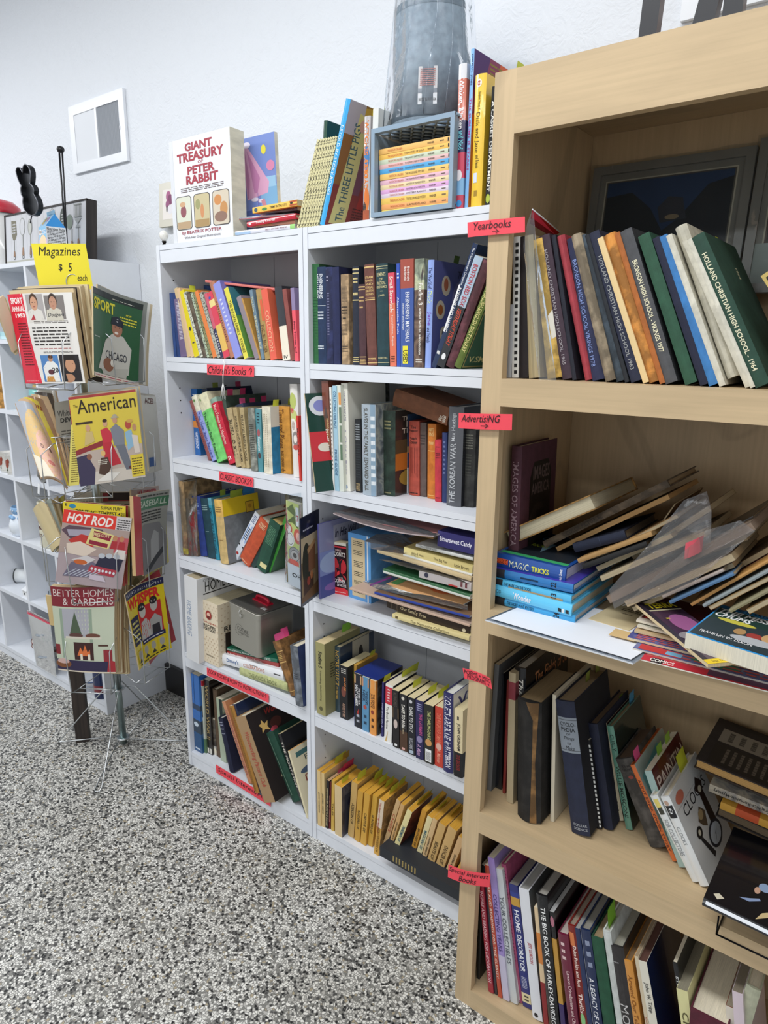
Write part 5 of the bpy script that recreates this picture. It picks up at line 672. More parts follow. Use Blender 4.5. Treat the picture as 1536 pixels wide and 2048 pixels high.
((1.5144,-.15,1.458,-.3596,0,.0156,.2573,.21),'dark slate leatherette yearbook left of 1963 volume',dict(k='h',c='#3a454e',m='worn'),12,'yearbook','yearbook'),
((1.5296,-.15,1.458,-.361,0,.0072,.26,.21),'thin black yearbook with pale head beside slate one',dict(k='h',c='#20242a'),12,'yearbook','yearbook'),
((1.5396,-.15,1.458,-.3779,0,.0193,.263,.22),'navy yearbook lettered Holland Christian High School 1963',dict(k='h',c='#23283e',tt=[('HOLLAND CHRISTIAN HIGH SCHOOL 1963','#9a9c9c',.08,.84,'d',(.3,.65),.01)]),12,'yearbook','yearbook'),
((1.5604,-.15,1.458,-.4017,0,.0098,.2564,.2),'thin cream book right of the 1963 yearbook',dict(k='p',c='#e2c690'),12),
((1.5691,-.15,1.458,-.3925,0,.0195,.2591,.21),'orange-brown leather grained yearbook',dict(k='h',c='#c3833c',m='worn',bulge=.005),12,'yearbook','yearbook'),
((1.5878,-.15,1.458,-.3882,0,.0087,.2617,.21),'thin rust orange book beside the grained yearbook',dict(k='h',c='#b0662e'),12),
((1.5967,-.15,1.458,-.3862,0,.0194,.2629,.22),'charcoal yearbook lettered Bronson High School Vikings 1977',dict(k='h',c='#505154',tt=[('BRONSON HIGH SCHOOL - VIKINGS 1977','#e9e2c0',.2,.8,'d',(.3,.7),.02)],r='#34363a'),12,'yearbook','yearbook'),
((1.6277,-.15,1.458,-.4029,0,.0189,.2544,.21),'plain green cloth yearbook',dict(k='h',c='#2b553f'),12,'yearbook','yearbook'),
((1.6509,-.15,1.458,-.4074,0,.0132,.2496,.21),'dark navy yearbook between green and blue ones',dict(k='h',c='#1c2038'),12,'yearbook','yearbook'),
((1.6641,-.15,1.458,-.4217,0,.014,.2522,.21),'bright blue cloth yearbook',dict(k='h',c='#3b7cba'),12,'yearbook','yearbook'),
((1.6796,-.15,1.458,-.432,0,.0095,.2551,.21),'first off-white yearbook right of the blue',dict(k='h',c='#d6d2c2'),12,'yearbook','yearbook'),
((1.7171,-.15,1.458,-.4891,0,.0077,.2507,.21),'off-white yearbook directly behind the 1964 spine, left one',dict(k='h',c='#d0cbb9'),12,'yearbook','yearbook'),
((1.7243,-.15,1.458,-.4855,0,.0068,.2528,.21),'thin off-white yearbook touching the green 1964 volume',dict(k='h',c='#d8d4c4'),12,'yearbook','yearbook'),
((1.731,-.15,1.458,-.4931,0,.0214,.2552,.22),'green yearbook lettered Holland Christian High School 1964',dict(k='h',c='#26483a',tt=[('HOLLAND CHRISTIAN HIGH SCHOOL - 1964','#e4e0c0',.1,.88,'d',(.3,.65),.02)],ra=[('t','1964',.35,.72,.85,.8,'#d8d4b0','d',.02)],tabs=[(.55,'#d8e04a',.012,.02)]),12,'yearbook','yearbook'),
((1.6872,-.14,1.47,-.426,0,.0182,.2549,.2),'raised cream yearbook sticking up in the row',dict(k='h',c='#cbc6b4',bulge=.006),12,'yearbook','yearbook'),
((1.3026,-.1,1.0003,-.0217,0,.0227,.3203,.17),'maroon book lettered Images of America standing at back',dict(k='h',c='#502c38',tt=[('IMAGES OF AMERICA','#9a8088',.35,.9,'d')],ra=[('p',[(.25,.05),(.85,.05),(.85,.8),(.75,.88),(.35,.88),(.25,.78)],'#14100f'),('t','IMAGES',.33,.76,.8,.85,'#6a5a58'),('t','AMERICA',.3,.66,.8,.74,'#6a5a58'),('e',.5,.45,.25,.15,'#2a2422'),('r',.45,.3,.7,.55,'#100c0c')])),
((1.4792,-.095,1.2173,-2.1084,0,.03,.2059,.24),'thick old tattered book with exposed page edges',dict(k='h',c='#a07a44',m='worn',pg='#c9bfa2',back=True,bulge=.001)),
((1.5988,-.06,1.2717,-2.1762,0,.0138,.2834,.2),'long worn grey-brown book under the tattered one',dict(k='h',c='#5a4c3c',m='worn',tt=[('COLOR PICTORIAL','#2a2018',.5,.8)],pg='#a08a6a')),
((1.5986,-.05,1.2469,-2.1674,0,.0095,.2533,.2),'bundle of yellowed newspapers between old books',dict(k='p',c='#a98452',m='worn',pg='#b08a58',back=True),-1,'newspaper_bundle','newspapers'),
((1.5339,-.07,1.1613,-1.9995,0,.0188,.1098,.19),'navy cloth book lying in the advertising pile',dict(k='h',c='#1a2238',pg='#8a7e6a',sa=[('r',0,.48,1,.485,'#3a445a')])),
((1.5863,-.09,1.1826,-2.1075,0,.0087,.1571,.2),'tan spined scrapbook below the navy book',dict(k='p',c='#b08a56',pg='#9a7c50')),
((1.5824,-.1,1.1641,-2.1055,0,.0099,.1352,.19),'black spined album below the tan scrapbook',dict(k='h',c='#1c1c1c',pg='#7a6a54')),
((1.4458,-.14,1.0716,-1.5585,0,.0312,.1539,.21),'thick blue book lettered Magic Tricks on top of stack',dict(k='g',hard=True,c='#1f4f9c',pg='#dcdde6',tt=[('MAGIC','#e6edc8',.5,.78,'d',(.25,.7),0),('TRICKS','#e0e04a',.22,.46,'d',(.3,.65),.03)],sa=[('r',.35,.8,.7,.99,'#e05a2c'),('t','CLASSIC',.38,.81,.66,.98,'#3a1008','d',.01),('t','Main Street',.15,.03,.85,.1,'#e6ecf4','r')],ra=[('p',[(.1,.05),(.93,.05),(.93,.95),(.1,.95)],'#17202a'),('r',.05,.03,.12,.97,'#3aa86a'),('p',[(.3,.55),(.75,.75),(.6,.5)],'#8fb8cf'),('t','MAGIC',.6,.6,.95,.98,'#78b8d8','d',.01),('t','TRICKS',.38,.55,.6,.85,'#c8d83a','d',.02),('e',.72,.35,.12,.16,'#8a8458'),('e',.68,.38,.06,.1,'#1f7aa0')]),13),
((1.4673,-.15,1.0602,-1.5867,0,.0176,.1689,.23),'blue spined series book numbered 22 below magic book',dict(k='g',hard=True,c='#2374b6',pg='#d4d8e0',r='#4a3fb0',tt=[('22','#101828',.2,.27,'r',(.2,.8),.02)],sa=[('r',0,.86,1,1,'#2a2a30'),('b',.4,.3,.6,.8,'#12304a',1)]),13),
((1.4673,-.155,1.0404,-1.5771,0,.0162,.1665,.22),'light blue series book lettered The Mark on the Door',dict(k='g',hard=True,c='#4fb4e0',pg='#dccfb4',tt=[('THE MARK ON THE DOOR','#143a52',.5,.86,'d',(.35,.75)),('13','#10202c',.18,.25,'r',(.2,.8),.02)],sa=[('r',0,.88,1,1,'#202024'),('r',0,.1,.35,.8,'#c9a070')]),13),
((1.4713,-.16,1.0166,-1.5499,0,.0237,.1673,.235),'sky blue book lettered Wonder in the stack',dict(k='g',hard=True,c='#62c4ec',pg='#d9ccb0',tt=[('Wonder','#e8eaf0',.5,.74,'d',(.2,.75),.03)],sa=[('t','ACIO',.3,.9,.7,.99,'#22303a','d',0),('r',.15,.03,.5,.07,'#17171a'),('r',.15,.12,.5,.16,'#17171a'),('r',.15,.085,.5,.115,'#e8e8e8')]),13),
((1.4777,-.155,1.0022,-1.5738,0,.0168,.1764,.225),'blue series book numbered 24 at bottom of stack',dict(k='g',hard=True,c='#359fd6',pg='#d9d4cc',tt=[('THE SHORT-WAVE MYSTERY','#143a52',.48,.82,'d',(.3,.7)),('24','#10202c',.18,.25,'r',(.2,.8),.02)],sa=[('r',0,.85,1,1,'#1c2024')]),13),
((1.287,-.1105,.5311,.0086,0,.0109,.3133,.2),'clear sleeved magazine at far left of third wooden shelf',dict(k='p',c='#7c8084',r='#54585a'),14,'magazine','magazine'),
((1.298,-.0917,.531,-.0371,0,.0157,.2863,.2),'stiff black photo folder standing in plastic',dict(k='g',c='#24272c'),14,'folder','folder'),
((1.3207,-.0991,.531,-.0189,0,.0065,.2785,.19),'thin red edged album next to black folder',dict(k='p',c='#8c2f2c'),14,'album','album'),
((1.3422,-.1205,.531,-.0395,0,.0157,.3112,.2),'cream sleeved papers with faded red picture',dict(k='p',c='#b8a888',bands=[(.8,.93,'#8e3a44')],pg='#b8a888'),14,'magazine','magazine'),
((1.3556,-.105,.531,-.069,0,.0259,.3191,.22),'black hardback lettered The Fields of, behind old bible',dict(k='g',hard=True,c='#14161c',tt=[('The Fields of','#e0ddd2',.5,.92,'d',(.4,.8),.01,.3)],ra=[('t','The Fields of Su',.2,.82,.99,.92,'#c98a5c','r',.015,.3)],pg='#b9b4a8'),14),
((1.3821,-.1561,.531,-.0621,0,.0543,.2757,.19),'huge worn black leather bible with split spine',dict(k='h',c='#211f1d',m='worn',bulge=.012,pg='#8a7554',sa=[('p',[(.62,0),(.86,0),(.8,.5),(.92,1),(.45,1),(.72,.86),(.68,.4)],'#7a5a34','worn')],r='#191716'),14),
((1.4466,-.12,.531,-.0555,0,.008,.2929,.2),'creased white papers between bible and blue cyclopedia',dict(k='p',c='#cfc6b0',pg='#cfc6b0'),-1,'paper_folder','papers'),
((1.4964,-.1267,.531,-.1999,0,.0406,.2913,.185),'dark blue Cyclopedia of Things to Make with grey label',dict(k='h',c='#20263c',r='#15171f',pg='#8d7a5e',tt=[('CYCLO-','#16181e',.815,.845,'r',(.12,.92),.015),('PEDIA','#16181e',.775,.805,'r',(.15,.88),.015),('OF','#16181e',.75,.765,'r',(.4,.62),.01),('Things','#16181e',.71,.74,'r',(.25,.8),0,.3),('to','#16181e',.68,.7,'r',(.4,.6),0,.3),('Make','#16181e',.64,.67,'r',(.28,.75),0,.3),('POPULAR','#a9adb4',.065,.085,'r',(.2,.9)),('SCIENCE','#a9adb4',.035,.055,'r',(.2,.9))],sa=[('r',0,.62,1,.88,'#878f98'),('r',0,.635,1,.64,'#54585e'),('r',0,.86,1,.865,'#54585e')],tabs=[(.6,'#9aa84a'),(.9,'#9aa84a')]),14),
((1.5273,-.0819,.531,-.2132,0,.0171,.1969,.19),'spiral bound black booklet with white coils',dict(k='p',c='#16171b',sa=[('r',.78,.02,1,.05,'#e4e6e2'),('r',.78,.07,1,.1,'#e4e6e2'),('r',.78,.12,1,.15,'#e4e6e2'),('r',.78,.17,1,.2,'#e4e6e2'),('r',.78,.22,1,.25,'#e4e6e2'),('r',.78,.27,1,.3,'#e4e6e2'),('r',.78,.32,1,.35,'#e4e6e2'),('r',.78,.37,1,.4,'#e4e6e2'),('r',.78,.42,1,.45,'#e4e6e2'),('r',.78,.47,1,.5,'#e4e6e2'),('r',.78,.52,1,.55,'#e4e6e2'),('r',.78,.57,1,.6,'#e4e6e2'),('r',.78,.62,1,.65,'#e4e6e2'),('r',.78,.67,1,.7,'#e4e6e2'),('r',.78,.72,1,.75,'#e4e6e2'),('r',.78,.77,1,.8,'#e4e6e2'),('r',.78,.82,1,.85,'#e4e6e2'),('r',.78,.87,1,.9,'#e4e6e2'),('r',.78,.92,1,.95,'#e4e6e2')]),14,'booklet','booklet'),
((1.5445,-.0728,.531,-.2311,0,.0206,.2331,.185),'dark navy book left of cream football spine',dict(k='h',c='#1a2036',pg='#6a5844'),14),
((1.5531,-.0302,.531,-.26,0,.0194,.218,.17),'cream spined book with black lettering on wooden shelf',dict(k='h',c='#d6cbae',r='#4a1c20',tt=[('THE REVOLT OF THE','#22201c',.64,.95,'d',(.2,.7),.015),('Dodsy Wood','#22201c',.3,.48,'d',(.3,.75),.02),('Bobby Dues','#22201c',.06,.2,'d',(.3,.75),.02)],tabs=[(.6,'#9ac04a')]),14),
((1.5825,-.0444,.531,-.272,0,.014,.2274,.17),'green spined book right of the cream one, grey-green lettering',dict(k='g',hard=True,c='#5f8e7c',r='#22332e',tt=[('CURLY','#20342c',.76,.92,'d'),('WILLIE MOSCONI','#20342c',.12,.62,'d')],pg='#8f7f62',tabs=[(.7,'#4a9ac8',.022,.03)]),14),
((1.6397,-.0686,.531,-.4851,0,.0356,.187,.155),'dark grey worn hardback with faint red emblem',dict(k='h',c='#4b4844',m='worn',tt=[('THE','#201c1a',.9,.925,'r'),('LIGHT','#201c1a',.86,.89,'r')],sa=[('e',.55,.79,.15,.02,'#8a3a30')],pg='#5a4634'),14),
((1.6872,-.0803,.531,-.5252,0,.0092,.1995,.18),'thin orange spined book with teal picture cover',dict(k='g',hard=True,c='#cf6a30',r='#b9c4bc',ra=[('p',[(.1,.6),(.9,.7),(.7,.95),(.05,.85)],'#7fb8b8')],pg='#9a7a5a',tabs=[(.1,'#ef5f9a',.02,.03)],tt=[('AUNT ERMA OWEN STORY','#6a2a10',.1,.85)]),14),
((1.702,-.0884,.531,-.4459,0,.0144,.1965,.18),'maroon Painting book with pale teal spine',dict(k='g',c='#9fb9b4',r='#5a1f20',ra=[('t','PAINTIN',.05,.76,.95,.9,'#e4d4c8','r',.01),('t','ON',.35,.62,.7,.74,'#e4d4c8','r',.01)],tabs=[(.35,'#86b840',.02,.03),(.65,'#a0cc4a',.018,.03)]),14),
((1.7329,-.1133,.531,-.576,0,.0152,.1722,.185),'white collectors book left of the clocks book',dict(k='g',hard=True,c='#d8dad8',r='#cfd2d0',tt=[('FOR COLLECTORS','#8a8e90',.3,.72)],sa=[('r',.2,.84,.8,.96,'#d8c66a'),('r',.2,.78,.8,.86,'#3a3a30')],tabs=[(.3,'#d4dc3a',.03,.05)]),14),
((1.7471,-.1153,.531,-.5277,0,.0171,.1759,.19),'white hardback lettered Clocks with antique clocks pictured',dict(k='g',hard=True,c='#dcdedd',r='#d3d6d6',tt=[('CLOCKS','#7a7e80',.46,.66,'d',(.3,.7),0)],sa=[('e',.4,.93,.25,.03,'#b89a88'),('r',.1,.76,.9,.9,'#1c1c20'),('e',.5,.84,.2,.03,'#e4e6e6')],ra=[('r',0,.8,1,.804,'#9a9c9c'),('t','CLOCKS',.15,.66,.9,.78,'#22242a','r',0),('e',.2,.88,.12,.06,'#c4705a'),('p',[(.62,.3),(.78,.3),(.76,.66),(.82,.74),(.7,.84),(.58,.74),(.64,.66)],'#2a1814'),('e',.7,.7,.05,.035,'#d8d0b8'),('p',[(.36,.5),(.5,.6),(.6,.5),(.52,.36),(.42,.42)],'#5a4a38'),('e',.47,.52,.07,.05,'#a8926a'),('e',.28,.42,.08,.06,'#111114'),('e',.28,.42,.035,.03,'#c9c4b0'),('p',[(.24,.36),(.3,.36),(.45,.1),(.38,.08)],'#1c1c22'),('e',.62,.22,.2,.13,'#1a2030'),('e',.62,.22,.16,.1,'#c4cdd6'),('p',[(.6,.22),(.7,.25),(.61,.21)],'#222'),('p',[(.615,.22),(.56,.15),(.625,.21)],'#222')],tabs=[(.55,'#d4dc3a',.03,.05)]),14),
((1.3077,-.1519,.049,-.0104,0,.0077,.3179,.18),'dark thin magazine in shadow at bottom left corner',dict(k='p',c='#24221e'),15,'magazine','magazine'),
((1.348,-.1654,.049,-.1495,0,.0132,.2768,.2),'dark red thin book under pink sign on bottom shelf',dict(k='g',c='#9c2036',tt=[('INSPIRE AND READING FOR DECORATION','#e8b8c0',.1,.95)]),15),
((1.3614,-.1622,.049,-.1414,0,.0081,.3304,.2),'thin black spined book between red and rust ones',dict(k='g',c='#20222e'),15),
((1.3718,-.163,.049,-.1582,0,.01,.3354,.2),'rust orange thin book with white lettering',dict(k='g',c='#b8472f',tt=[('SPIRE AND READING FOR THE CLERGY','#ecd0c0',.15,.9)]),15),
((1.3834,-.1612,.049,-.1653,0,.0163,.3598,.2),'lavender spined book fading to white',dict(k='g',c='#9c88c6',bands=[(0,.32,'#c4bed4')],tt=[('COLLECTING YEARS','#4a3a78',.35,.75)]),15),
((1.4003,-.1567,.049,-.1761,0,.0181,.3368,.2),'pale grey spined book right of lavender one',dict(k='g',c='#c6cbcd',tt=[('YOUR COLLECTIBLES','#5a6066',.3,.8)]),15),
((1.4134,-.1463,.049,-.1827,0,.0118,.3464,.2),'mauve pink book with dark lettering left of Home Decorator',dict(k='h',c='#a84c70',tt=[('MARILYN','#5a1c38',.76,.96,'d',(.2,.8),.02)],sa=[('b',.25,.3,.75,.7,'#7a2c4c',16),('r',.1,.02,.6,.2,'#d9c0c4')]),15),
((1.4279,-.1481,.049,-.1771,0,.0213,.3074,.2),'blue paperback lettered Home Decorator',dict(k='g',c='#232c74',bands=[(.9,.94,'#2a3a8a'),(.83,.9,'#c99a3c'),(.04,.12,'#dfd3a8')],tt=[('HOME','#e9eaf2',.62,.8,'d',(.25,.8),.02),('DECORATOR','#e9eaf2',.3,.6,'d',(.25,.8),.02)],sa=[('b',.2,.16,.8,.26,'#c8cbe0',8),('b',.3,.05,.8,.11,'#22242c',2)],pg='#8d8a84'),15),
((1.458,-.1606,.049,-.1732,0,.0244,.3209,.215),'tall white book with small red lettering on its spine',dict(k='p',hard=True,c='#dfe1e6',r='#5f6468',tt=[('JEFF GORDON','#b02c38',.44,.6,'d',(.3,.7),.01)],sa=[('e',.4,.035,.2,.018,'#22242c')],pg='#a8a8a4',bulge=.001),15),
((1.4905,-.17,.049,-.1501,0,.0113,.3018,.19),'cream and red thin magazine between white and black books',dict(k='p',c='#d9c09a',bands=[(0,.4,'#8a2a2c'),(.55,.8,'#d0803c')]),15,'magazine','magazine'),
((1.5052,-.175,.049,-.1658,0,.0251,.3427,.2),'black book with tall white serif lettering, The Big Book',dict(k='g',hard=True,c='#17181c',tt=[('THE BIG BOOK OF','#e6e6e4',.5,.92,'d',(.35,.75),.01),('HARLEY-DAVIDSON','#e6e6e4',.06,.48,'d',(.35,.75),.01)],pg='#a09c94'),15),
((1.5334,-.17,.049,-.1745,0,.0109,.312,.2),'glossy black book with rose head on its spine',dict(k='g',c='#141418',bands=[(0,.3,'#3a2a60'),(.3,.8,'#c0913c')],sa=[('e',.5,.93,.4,.04,'#b07080')],pg='#c9c9c9'),15),
((1.5581,-.18,.049,-.192,0,.023,.2813,.2),'maroon book lettered Lawson Crimebusters and Champions',dict(k='g',hard=True,c='#6c1f38',tt=[('Lawson Crimebusters and Champions','#e6c8c8',.15,.7,'d',(.4,.8),.01)],sa=[('b',.25,.78,.6,.95,'#e6c8c8',3)],pg='#c4b8b0'),15),
((1.5844,-.175,.049,-.2007,0,.0169,.3108,.2),'dark red book lettered Thrills beside maroon one',dict(k='g',hard=True,c='#7c201c',tt=[('Duke Puckin and Rod','#ecd6cc',.55,.85,'d',(.4,.8),.02),('Thrills','#ecd6cc',.35,.5,'d',(.3,.8),.02)],sa=[('r',.1,.85,.7,.95,'#d07a4a'),('e',.5,.3,.3,.05,'#8ac080')],pg='#9a8a7a'),15),
((1.6039,-.175,.049,-.2094,0,.0101,.3126,.19),'narrow navy spined book before the champions book',dict(k='g',c='#1c2c54',pg='#9a9a98'),15),
((1.6149,-.175,.049,-.2094,0,.0213,.3173,.2),'navy book lettered A Legacy of Champions',dict(k='g',hard=True,c='#1d2c50',tt=[('A LEGACY OF CHAMPIONS','#e2e4ea',.08,.66,'d',(.3,.75),.01)],sa=[('b',.4,.72,.8,.95,'#9aa4be',3),('r',.02,0,.06,1,'#c8ccd4')],pg='#8f8c84'),15),
((1.6401,-.175,.049,-.2182,0,.0252,.3122,.19),'green cloth book left of the Money book',dict(k='h',c='#23523a',pg='#a08a68'),15),
((1.6719,-.175,.049,-.2269,0,.0157,.343,.2),'narrow white board book with green note',dict(k='h',c='#c8ccc8',tabs=[(.06,'#8cc83a',.04,.04)],pg='#b8b4a8'),15),
((1.6788,-.175,.049,-.2356,0,.0334,.3169,.2),'black book lettered Money',dict(k='g',hard=True,c='#2b2829',tt=[('MONEY','#c4c2c0',.28,.6,'d',(.3,.75),0)],pg='#a9a698',sa=[('b',.2,.88,.6,.9,'#8a8a8a',1)]),15),
((1.7114,-.175,.049,-.2356,0,.016,.3005,.19),'orange spined book right of the Money book',dict(k='g',hard=True,c='#d08f40',tt=[('Around Our Table','#8a5418',.5,.9,'d')],pg='#8a7050'),15),
((1.7384,-.175,.049,-.2443,0,.0075,.3239,.19),'cream book lettered Complete Guide in red',dict(k='g',c='#cfc0a4',tt=[('Complete Guide','#a8382c',.3,.7,'d')],pg='#a08c70'),15),
((1.7501,-.175,.049,-.2618,0,.017,.3203,.19),'white spined book with navy cover on bottom shelf',dict(k='g',c='#ddd8c8',r='#182448',tt=[('REM','#1c1c20',.3,.5,'d',(.3,.75),.02),('John W. Tripp','#3a3a3a',.66,.86,'d')],pg='#5a3a30'),15),
((1.8086,-.16,.049,-.2443,0,.0085,.3417,.18),'black spined book half hidden beside cream one',dict(k='g',c='#15161a',tt=[('STI','#e6e6e6',.86,.92)]),15),
((1.8106,-.18,.049,-.2269,0,.0202,.3052,.16),'pale yellow spined paperback lettered Creative',dict(k='p',c='#d9d49c',tt=[('CREATIN','#5a5634',.5,.85,'d')],pg='#8a8470'),15),
((1.7856,-.19,.049,-.0524,0,.0649,.2807,.2),'maroon album with white label at bottom right',dict(k='h',c='#561c2c',sa=[('r',.25,0,.9,.5,'#d9d6d2')],hard=True),-1,'album','album'),
((1.8731,-.17,.049,-.1571,0,.0187,.312,.18),'russet and white book right of the maroon album',dict(k='g',c='#7c2f20',bands=[(.86,1,'#d9d2c4')],pg='#8f8570'),15),
((1.894,-.18,.049,-.1745,0,.017,.3602,.17),'pale pink spined book right of maroon album',dict(k='g',c='#d4c4cc',pg='#7f7564',sa=[('b',.3,.4,.7,.7,'#b04a4a',4)]),15),
((1.8239,-.17,.0507,.0698,0,.024,.3721,.19),'pale sage cloth book at bottom right corner',dict(k='h',c='#b9bba2'),15),
((.5768,.02,1.7903,-1.5293,0,.0033,.2429,.19),'thin black book at the very bottom of storybook stack',dict(k='p',c='#23242c'),16),
((.5852,.012,1.8034,-1.5695,0,.0105,.2414,.19),'white storybook with green sticker near bottom of stack',dict(k='g',hard=True,c='#d9dae2',tt=[('BEST OF THE WHITE','#8a4a5a',.12,.45,'d',(.3,.7),0)],sa=[('r',0,0,1,.07,'#9ad07a'),('r',0,.7,.6,1,'#a8c4e0')]),16),
((.585,.014,1.8142,-1.5443,0,.0107,.1654,.18),'brown and orange storybook in stack, under the red',dict(k='g',c='#9c6650',tt=[('CHRISTMAS FANTASY','#d9a04a',.5,.9,'d',(.2,.7))]),16),
((.5928,.008,1.8255,-1.5995,0,.013,.1853,.19),'red storybook with white lettering in the stack',dict(k='g',hard=True,c='#c5283a',tt=[('Sniffing Red Hat','#f0e0e0',.4,.8,'d',(.25,.7),.02)],sa=[('e',.5,.93,.25,.03,'#f0e0e0')]),16),
((.5652,.03,1.8382,-1.5312,0,.0058,.2444,.19),'white topped red storybook jutting out left of stack',dict(k='g',c='#d3d6dc',tt=[('ARCHIE AMERICANA SERIES','#5a5a6a',.65,.97,'d',(.4,.9),0)],sa=[('r',0,0,.3,1,'#c03a48')]),16),
((.5835,.024,1.8482,-1.5444,0,.0107,.1505,.18),'dark plum storybook below the yellow one',dict(k='g',c='#4c2a2e',tt=[('REST OF THE STORY','#8a3a44',.05,.5)]),16),
((.5956,.012,1.8567,-1.5892,0,.0142,.1678,.17),'yellow paperback lettered Timmy in the City on stack top',dict(k='p',c='#eec355',pg='#cfc4a8',tt=[('TIMMY IN THE CITY','#4a3a1a',.22,.6,'d',(.3,.7),.01)],sa=[('e',.5,.92,.35,.04,'#3a5a6a'),('e',.4,.72,.25,.06,'#4a8a4a'),('r',.1,0,.95,.16,'#b8552c'),('e',.6,.12,.2,.03,'#2a1a14')]),16),
((.5918,.012,1.8043,.368,0,.0091,.2103,.15),'first thin gold speckled spine from left on the middle bookcase top',dict(k='p',c='#d8d0a0',m='speckle',bulge=.0008),17),
((.6019,.013,1.8042,.3625,0,.0091,.2098,.15),'second thin gold speckled spine from left on the middle bookcase top',dict(k='p',c='#d8d0a0',m='speckle',bulge=.0008),17),
((.6113,.014,1.8041,.3548,0,.009,.2093,.15),'third thin gold speckled spine from left on the middle bookcase top',dict(k='p',c='#d8d0a0',m='speckle',bulge=.0008),17),
((.6202,.015,1.8041,.3494,0,.0089,.209,.15),'fourth thin gold speckled spine from left on the middle bookcase top',dict(k='p',c='#d8d0a0',m='speckle',bulge=.0008),17),
((.6286,.016,1.804,.3465,0,.0089,.2088,.15),'fifth thin gold speckled spine from left on the middle bookcase top',dict(k='p',c='#d8d0a0',m='speckle',bulge=.0008),17),
((.6368,.017,1.8039,.339,0,.0088,.2085,.15),'sixth thin gold speckled spine from left on the middle bookcase top',dict(k='p',c='#d8d0a0',m='speckle',bulge=.0008),17),
((.6446,.018,1.8039,.334,0,.0087,.2084,.15),'seventh thin gold speckled spine from left on the middle bookcase top',dict(k='p',c='#d8d0a0',m='speckle',bulge=.0008),17),
((.6528,.019,1.8038,.3265,0,.0087,.2081,.15),'eighth thin gold speckled spine from left on the middle bookcase top',dict(k='p',c='#d8d0a0',m='speckle',bulge=.0008),17),
((.6297,.05,1.8022,.1009,0,.0116,.251,.16),'green covered book with pink top edge behind speckled row',dict(k='g',hard=True,c='#1f4a38',r='#173a2a',pg='#b87870')),
((.6722,.012,1.8058,.3161,0,.0156,.282,.2),'tall picture book lettered The Three Little Pigs',dict(k='g',hard=True,c='#3aa8e4',r='#9a6a3c',tt=[('RETOLD BY STORY BOOKS','#cfe8f6',.25,.8)],ra=[('r',0,0,1,.35,'#8a3a34'),('p',[(0,.95),(.5,1),(1,.9),(1,.6),(.6,.5),(.2,.8)],'#c9a03a'),('r',0,.75,.3,1,'#b8b0bc'),('p',[(.5,.15),(.95,.25),(.9,.65),(.62,.6)],'#a8352c'),('p',[(.3,.3),(.5,.3),(.6,.6),(.4,.6)],'#7a4a5a'),('p',[(.06,.03),(.36,.03),(.42,.9),(.22,.93)],'#d9d08a'),('t','The THREE LITTLE PIGS',.13,.06,.33,.85,'#3a5f6a','u',.01),('e',.32,.84,.07,.05,'#d8a89a'),('b',.45,.03,.9,.2,'#5a2a24',7)])),
((.8118,.012,1.8013,.0165,0,.0183,.2241,.18),'orange and blue book lettered Witches Abroad',dict(k='g',hard=True,c='#b9b4b4',tt=[('WITCHES ABROAD','#e07a2c',.3,.96,'d',(.15,.8),.03)],sa=[('e',.5,.6,.45,.12,'#3a7ab0'),('e',.6,.2,.4,.12,'#d8752c'),('e',.3,.12,.3,.06,'#2a2a2a'),('r',0,0,1,.1,'#a8502c'),('b',.2,.4,.8,.6,'#e08a3c',4)],tabs=[(.1,'#d8c234',.02,.06),(.5,'#d8c234',.03,.05)],pg='#d8c2a0')),
((.8341,.012,1.8016,.0365,0,.016,.2354,.2),'tall off-white book left of the crate',dict(k='g',c='#dedfdc',r='#d0d2cf',tabs=[(.15,'#dfe830',.02,.05),(.8,'#dfe830',.02,.05)],pg='#e0e0da')),
((.8217,.05,1.8011,.0231,0,.0049,.2235,.16),'thin blue book squeezed between off-white book and crate',dict(k='g',c='#2f5f8a')),
((1.0711,.012,1.801,-.0094,0,.0192,.2797,.2),'tall picture book lettered Winken, Blinken and Nod',dict(k='g',hard=True,c='#2a2350',bands=[(0,.1,'#c4455c'),(.1,.22,'#7fb0d8'),(.22,.4,'#c8405c'),(.62,.9,'#c8705c'),(.9,1,'#d9dade')],tt=[('Winken, Blinken','#f2eef0',.56,.9,'d',(.1,.8),.03),('and Nod','#7fd0e0',.42,.55,'d',(.25,.85),.02)],sa=[('e',.5,.04,.35,.025,'#3a8ac8'),('e',.4,.24,.4,.04,'#e8e0e4')])),
((1.0913,.018,1.8011,.0074,0,.0086,.3042,.22),'tallest light blue book with sunset mosaic cover',dict(k='g',hard=True,c='#7fb4e6',r='#d88a3c',tt=[('STEELMAN - JONES','#23386a',.78,.97),('THE SUBLIME IS STARKS','#a83a8a',.25,.7)],ra=[('r',0,.5,1,1,'#d8502c'),('p',[(0,1),(.3,1),(.2,.8),(0,.75)],'#4a1f6a'),('p',[(.3,1),(.5,1),(.35,.75),(0,.6),(0,.75),(.2,.8)],'#8a2f5a'),('p',[(.5,1),(.65,1),(.5,.75),(.2,.55),(0,.5),(0,.6),(.35,.75)],'#d8602c'),('p',[(.65,1),(1,1),(1,.5),(.2,.5),(.5,.75)],'#e0b82c'),('b',.3,.78,.95,.98,'#8a7a2a',7)],tabs=[(.85,'#d8e04a',.03,.03)])),
